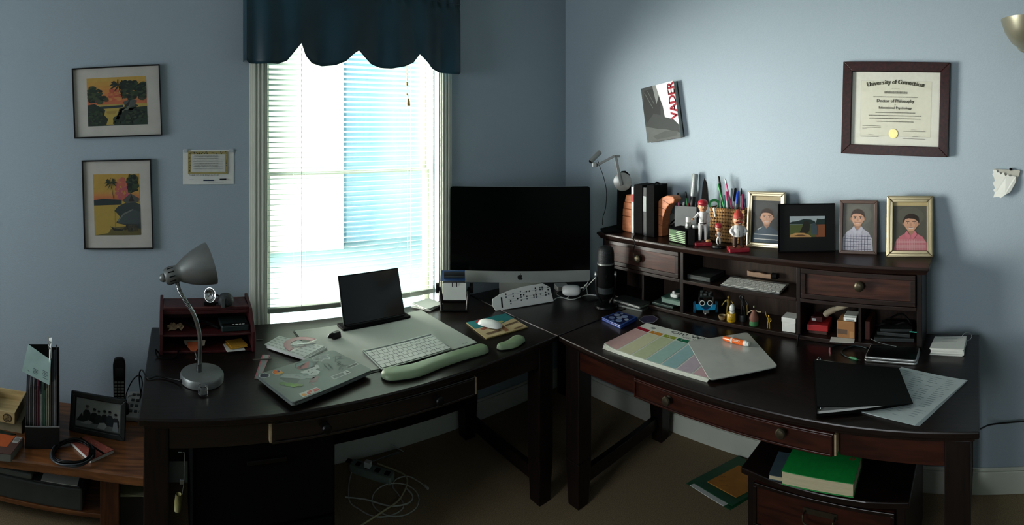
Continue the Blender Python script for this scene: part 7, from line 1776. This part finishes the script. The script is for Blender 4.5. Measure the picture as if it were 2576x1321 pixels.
MCN = ['dark grey', 'mid grey', 'black', 'light grey', 'dark plum', 'crimson', 'crimson', 'pale grey', 'dark green', 'green', 'olive grey', 'pale tan', 'dark brown', 'black', 'grey', 'dark grey', 'mid grey', 'black']
MAGL = ['%s magazine, %s from the left in the black magazine holder' % (c_, o_) for c_, o_ in zip(MCN, ORD)]
Mb = mh.M
while x < w/2-.012:
    tk_ = random.choice((.004, .006, .009, .005)); 
    hh = .23+.05*random.random() if x < w*.12 else .29+.07*random.random()
    cc = cols_[k % len(cols_)]
    o_ = Thing('magazine', MAGL[k % len(MAGL)], 'magazine', Mb @ Vector((x+tk_/2, .11, .0045)), yaw, 'magazines packed in the black holder')
    o_.part('magazine_body', MB().put([(-tk_/2, -.095, 0), (tk_/2, -.095, 0), (tk_/2, .098, 0), (-tk_/2, .098, 0), (-tk_/2, -.085, hh*.86), (tk_/2, -.085, hh*.86), (tk_/2, .098, hh), (-tk_/2, .098, hh)], [(0, 3, 2, 1), (4, 5, 6, 7), (0, 1, 5, 4), (1, 2, 6, 5), (2, 3, 7, 6), (3, 0, 4, 7)]), mat('magazine_'+cc[1:], cc, .5, var=.1))
    o_.part('magazine_spine', MB().put([(-tk_/2, -.0965, 0), (tk_/2, -.0965, 0), (tk_/2, -.0865, hh*.86), (-tk_/2, -.0865, hh*.86)], [(0, 1, 2, 3)]), mat('spine_'+cc[1:], tuple(min(1, q*1.6+.02) for q in lin(cc)), .5))
    x += tk_+.0025; k += 1
dm_ = HD(mh.o.location)
fsh = Thing('pale_leaflet', 'pale green printed leaflet hanging tilted over the magazines', 'leaflet', RP(92, 968, dm_-.02))
q4 = [RP(71, 866, dm_+.03), RP(128, 906, dm_-.02), RP(124, 969, dm_-.05), RP(55, 934, dm_-.01)]
fsh.part('leaflet_sheet', MB().grid(lambda u, v: tuple(q4[3].lerp(q4[2], u).lerp(q4[0].lerp(q4[1], u), v)), 8, 8), mat('pale_green_paper', '#8fa8a2', .7), world=True, solid=.0012)
mb = MB(); nrm = (q4[1]-q4[0]).cross(q4[3]-q4[0]).normalized()*-.0008
if nrm.y > 0: nrm = -nrm
def LQ(u, v): return tuple(q4[3].lerp(q4[2], u).lerp(q4[0].lerp(q4[1], u), v)+nrm)
for (u0, u1, v) in [(.35, .55, .30), (.38, .55, .25), (.38, .55, .20), (.38, .52, .15), (.72, .92, .42), (.72, .90, .36), (.72, .92, .30), (.72, .88, .24), (.75, .92, .16), (.2, .26, .12)]:
    mb.poly([LQ(u0, v), LQ(u1, v), LQ(u1, v+.02), LQ(u0, v+.02)], '#4c5c5c')
fsh.part('leaflet_print', mb, PR, world=True)
cl_ = Thing('paper_sheaf', 'upright white paper sheaf with a binder clip above the magazines', 'paper', RP(128, 940, dm_+.02))
q = [RP(124, 850, dm_+.05), RP(131, 849, dm_+.04), RP(130, 900, dm_-.02), RP(124, 912, dm_-.06)]
cl_.part('paper_edge', MB().put([tuple(p) for p in q], [(0, 3, 2, 1)]), M_paper, world=True, solid=.002)
cl_.part('dark_sheet', MB().put([tuple(RP(73, 866, dm_+.08)), tuple(RP(128, 866, dm_+.07)), tuple(RP(128, 905, dm_+.05)), tuple(RP(80, 905, dm_+.06))], [(0, 3, 2, 1)]), M_blackm, world=True, solid=.003)
cl_.part('binder_clip', MB().tube(catmull([RP(120, 858, dm_+.03), RP(126, 862, dm_), RP(122, 872, dm_-.01), RP(127, 880, dm_)]), .003, 6), M_silver, world=True, smooth='all')
# wooden box with emblem and pale stack below it
M_pine = mat('pale_pine', '#a08a5c', .6, col2='#b8a273', stretch=(.6, 6, 6), scale=12)
zt2 = .395
def wbx(name, label, px0, px1, pyf, z0, z1, depth, m, open_=False, cat='box'):
    P, Q = HP(px0, pyf, z0), HP(px1, pyf, z0); P.y = Q.y = (P.y+Q.y)/2; P.z = Q.z = z0
    w = (Q-P).length; t = Thing(name, label, cat, (P+Q)/2, .0); t.w = w; t.d = depth; H = z1-z0
    if not open_: t.part('block', MB().box(-w/2, w/2, 0, depth, .0004, H), m, bevel=.001)
    else:
        for bb in ((-w/2, w/2, 0, .008), (-w/2, w/2, depth-.008, depth), (-w/2, -w/2+.008, .008, depth-.008), (w/2-.008, w/2, .008, depth-.008)):
            t.part('box_side', MB().box(*bb, .0004, H), m, bevel=.001)
        t.part('box_bottom', MB().box(-w/2+.008, w/2-.008, .008, depth-.008, .0004, .006), m)
    return t
t = wbx('book_stack_box', 'pale worn flat wooden tray under the stamped wooden box', -60, 60, 1080, BZ+.0004, zt2, .20, mat('worn_cream', '#8f8468', .7, var=.1))
t = wbx('wooden_box', 'open pale wooden box with a round stamped emblem at the far left of the bench', -60, 42, 1059, zt2+.0006, .443, .18, M_pine, open_=True)
bxw = t.w; b = MB().at(M=Matrix.Translation((bxw/2-.032, -.0006, .022)) @ UP)
b.poly([(.020*cos(a), .018*sin(a), .0002) for a in [2*pi*k/24 for k in range(24)]], '#3c3222'); b.poly([(.016*cos(a), .0145*sin(a), .0004) for a in [2*pi*k/24 for k in range(24)]], '#8a7650')
for k in range(4): b.poly([(-.012+.003*k, -.010+.006*k, .0006), (.010, -.009+.006*k, .0006), (.008, -.006+.006*k, .0006), (-.010+.003*k, -.007+.006*k, .0006)], '#3c3222')
t.part('round_stamp', b, PR)
P4 = [HP(px, py, BZ+.030) for px, py in ((0, 1090), (60, 1100), (27, 1143), (-40, 1136))]
ob = Thing('paperback', 'orange and maroon paperback with a white barcode on the left of the bench', 'book', sum(P4, Vector())/4 - Vector((0, 0, .030)))
pl4 = [(p.x, p.y) for p in P4][::-1]
ob.part('page_block', MB().prism(pl4, BZ+.0005, BZ+.027), mat('grey_pages', '#6f706a', .8), world=True)
ob.part('cover', MB().prism(pl4, BZ+.0275, BZ+.030), mat('maroon_cover', '#4a3028', .5), world=True)
mb = MB()
def OQ(u, v, z=.0303): p = P4[3].lerp(P4[2], u).lerp(P4[0].lerp(P4[1], u), v); return (p.x, p.y, BZ+z)
mb.poly([OQ(.02, .35), OQ(.66, .35), OQ(.66, .98), OQ(.02, .98)], '#b0542a'); mb.poly([OQ(.70, .62, .0305), OQ(.94, .62, .0305), OQ(.94, .96, .0305), OQ(.70, .96, .0305)], '#a8a8a0')
for k in range(7): mb.poly([OQ(.73+.028*k, .70, .0307), OQ(.742+.028*k, .70, .0307), OQ(.742+.028*k, .92, .0307), OQ(.73+.028*k, .92, .0307)], '#1c1c1c')
ob.part('cover_print', mb, PR, world=True)
single('dark_booklet', 'dark green booklet between the pale tray and the orange paperback', 'booklet', MB().prism([(p.x, p.y) for p in (bp(0, 1084), bp(-60, 1082), bp(-60, 1095), bp(0, 1100), bp(40, 1094))], BZ+.0005, BZ+.004), mat('dark_green_cover', '#1a2a22', .5))
# framed group photo
grp = [('r', 0, 0, 1, 1, '#8a908c'), ('r', 0, 0, 1, .28, '#6a706c')]
for (x, y, s_, c_, hat) in ((.25, .72, 1.0, '#1c2022', 1), (.42, .66, 1.05, '#15191a', 0), (.52, .62, .85, '#22282a', 0), (.65, .66, .95, '#20262a', 0), (.77, .66, .95, '#2a3032', 0), (.90, .60, .9, '#25292b', 0)):
    it_ = [('p', [(x-.09*s_, .18), (x-.085*s_, y-.20), (x-.04*s_, y-.10), (x+.04*s_, y-.10), (x+.085*s_, y-.20), (x+.09*s_, .18)], c_), ('c', x, y-.02, .034*s_, .062*s_, '#6d6f6b'), ('c', x, y+.02, .036*s_, .045*s_, '#14181a')]
    if hat: it_ += [('r', x-.06, y+.015, x+.06, y+.03, '#4a4c48'), ('r', x-.035, y+.03, x+.035, y+.075, '#4a4c48')]
    grp += it_
grp += [('p', [(.12, .12), (.30, .28), (.40, .22), (.32, .12)], '#8b8f8b'), ('p', [(.5, .05), (.54, .24), (.66, .28), (.72, .18), (.66, .04)], '#9aa09c'), ('p', [(.84, .05), (.86, .34), (.94, .36), (.97, .04)], '#80868a'), ('p', [(.02, .2), (.14, .5), (.2, .2)], '#1c2022')]
gf = photo_frame('dark framed black and white group photo standing on the bench', (173, 1084), (313, 1112), 994, .085, mat('dark_grey_frame', '#232826', .45, .2), grp, z=BZ, lean=10, matc='#3a403c', inner_pad=(.02, .03, .02, .03), steps=False, bev=.003)
# cordless phone
a = AZ(300); g = Vector((2.26*tan(a), 2.26, BZ))
ph = Thing('cordless_phone', 'black cordless phone handset standing in its cradle behind the framed group photo', 'phone', g, -a)
hz0, hz1 = ZP(998, HD(g))-BZ, ZP(906, HD(g))-BZ
ph.part('cradle', MB().prism(rrect(.10, .075, .015), .0005, hz0*.55, top=rrect(.08, .055, .012)), M_black, bevel=.004)
b = MB().at(M=Matrix.Translation((0, .0, hz0*.5)) @ Matrix.Rotation(radians(-6), 4, 'X') @ UP)
hh = hz1-hz0*.5; ow = .027
b.prism([(-ow*.9, 0), (ow*.9, 0), (ow, hh*.5), (ow*1.05, hh*.85), (ow*.85, hh*.97), (ow*.4, hh), (-ow*.4, hh), (-ow*.85, hh*.97), (-ow*1.05, hh*.85), (-ow, hh*.5)], -.024, 0)
ph.part('handset', b, M_black, bevel=.005)
XH = Matrix.Translation((0, -.0005, hz0*.5)) @ Matrix.Rotation(radians(-6), 4, 'X') @ UP
ph.part('display', MB().at(M=XH).box(-ow*.7, ow*.7, hh*.60, hh*.80, 0, .0008), mat('dim_display', '#161c1c', .2))
k0 = None
for r_ in range(6):
    for c_ in range(3):
        if k0 is None: k0 = ph.part('key', MB().at(M=Matrix.Rotation(radians(-6), 4, 'X') @ UP).box(-.0058, .0058, -.0040, .0040, 0, .002), mat('phone_key', '#6f726c', .5), bevel=.0008); o_ = k0
        else: o_ = clone(k0, ph.o)
        o_.location = XH @ Vector(((c_-1)*.0155, hh*(.17+.065*r_), 0))
dk_ = Thing('desk_phone', 'white-grey telephone base with keypad between photo frame and desk', 'phone', bp(338, 1062), -.1)
dk_.part('phone_base', MB().put([(-.05, 0, .0005), (.05, 0, .0005), (.05, .16, .0005), (-.05, .16, .0005), (-.05, 0, .02), (.05, 0, .02), (.05, .16, .065), (-.05, .16, .065)], [(0, 3, 2, 1), (4, 5, 6, 7), (0, 1, 5, 4), (1, 2, 6, 5), (2, 3, 7, 6), (3, 0, 4, 7)]), mat('phone_grey', '#8a8d88', .5), bevel=.004)
k0 = None
for r_ in range(4):
    for c_ in range(3):
        if k0 is None: k0 = dk_.part('key', MB().box(-.007, .007, -.006, .006, 0, .004), mat('phone_key_dark', '#2c302e', .5), bevel=.001); o_ = k0
        else: o_ = clone(k0, dk_.o)
        yy = .03+r_*.03; o_.location = (-.022+c_*.022, yy, .02+yy/.16*.045+.0002); o_.rotation_euler = (atan2(.045, .16), 0, 0)
cable('phone_cable', 'black cable rising behind the desk corner beside the phone', [Vector((-.20, 2.30, BZ+.03)), RP(318, 990, 2.34), RP(335, 955, 2.33), RP(352, 945, 2.32), RP(358, 965, 2.31), RP(352, 1005, 2.30)], .0028, M_black)
# red notebook, coil of cable
P4 = [bp(178, 1119, .014), bp(219, 1105, .014), bp(286, 1140, .014), bp(228, 1166, .014)]
nb = Thing('spiral_notebook', 'red patterned spiral notebook with a black elastic on the bench', 'notebook', sum(P4, Vector())/4-Vector((0, 0, .014)))
pl4 = [(p.x, p.y) for p in P4][::-1]
nb.part('page_block', MB().prism(pl4, BZ+.0008, BZ+.011), M_paper, world=True)
nb.part('cover', MB().prism(pl4, BZ+.0112, BZ+.014), mat('coral_cover', '#8c4438', .6), world=True, bevel=.0006)
mb = MB(); random.seed(2)
def NQ(u, v, z=.0143): p = P4[3].lerp(P4[2], u).lerp(P4[0].lerp(P4[1], u), v); return (p.x, p.y, BZ+z)
for k in range(46):
    u, v = random.uniform(.05, .92), random.uniform(.06, .9); r_ = random.uniform(.03, .05); a0 = random.uniform(0, 6)
    pts = [NQ(min(.98, max(.02, u+r_*cos(a0+j*.6))), min(.98, max(.02, v+r_*sin(a0+j*.6)))) for j in range(6)]
    pts2 = [NQ(min(.98, max(.02, u+(r_-.012)*cos(a0+j*.6))), min(.98, max(.02, v+(r_-.012)*sin(a0+j*.6)))) for j in range(6)]
    mb.poly(pts+pts2[::-1], random.choice(['#b87868', '#a86050', '#c08a78']))
nb.part('cover_pattern', mb, PR, world=True, kind='stuff')
nb.part('elastic_strap', MB().prism([NQ(.55, 1)[:2], NQ(.63, 1)[:2], NQ(.60, 0)[:2], NQ(.52, 0)[:2]], BZ+.0145, BZ+.0158), M_blackm, world=True)
sp0 = None
for k in range(12):
    p = P4[0].lerp(P4[1], (k+.5)/12); m = MB().tube([(.004*cos(a), 0, .005*sin(a)) for a in [2*pi*j/10 for j in range(11)]], .0008, 5)
    if sp0 is None: sp0 = nb.part('spiral_ring', m, M_silver, smooth='all'); o_ = sp0
    else: o_ = clone(sp0, nb.o)
    o_.location = nb.inv @ Vector((p.x, p.y, BZ+.008))
cc_ = bp(182, 1150); rco = 54/F*HD(cc_)
t = Thing('cable_coil', 'coil of black cable lying on the red notebook and bench', 'cable', cc_)
for k in range(6):
    rr_ = rco*(1-.07*(k % 3)); z_ = .018+.004*(k//2)
    pts = [(rr_*cos(a)+.002*sin(3*a+k), rr_*.98*sin(a), z_ + .002*sin(2*a+k)-.012*max(0, -cos(a))) for a in [2*pi*j/36 for j in range(37)]]
    t.part('cable_turn', MB().tube(pts, .0032, 6), M_black if k % 3 else mat('grey_cable', '#3a4146', .4), smooth='all')
t.part('cable_tie', MB().box(rco-.018, rco+.006, -.012, .012, .014, .034), M_blackm, bevel=.002)
# under the bench
t = Thing('printer', 'grey printer with papers on the lower shelf under the bench', 'printer', (-.56, 2.12, .0885))
t.part('printer_body', MB().box(-.22, .21, -.10, .12, 0, .09), mat('printer_grey', '#3a403e', .5), bevel=.008)
t.part('scanner_lid', MB().box(-.215, .0, -.095, .115, .0905, .115), mat('printer_lid', '#565e5a', .45), bevel=.006)
t.part('output_tray', MB().box(.01, .20, -.10, .06, .0905, .098), mat('printer_dark', '#22262a', .4), bevel=.003)
t.part('paper', MB().box(.04, .19, -.098, .05, .0982, .100), M_paper)
t = Thing('paper_bundle', 'pale yellowish paper bundle at the right end below the bench', 'papers', (-.155, 1.99, 0), .1)
t.part('carton', MB().box(-.05, .06, 0, .16, 0, .19), mat('dark_carton', '#1c1a18', .8), bevel=.003)
for k in range(3): t.part('paper', MB().at((0, 0, .191+k*.003), -.1*k).box(-.05, .055, -.005, .14, 0, .0024), mat('yellow_paper', '#8d8e6c', .7))
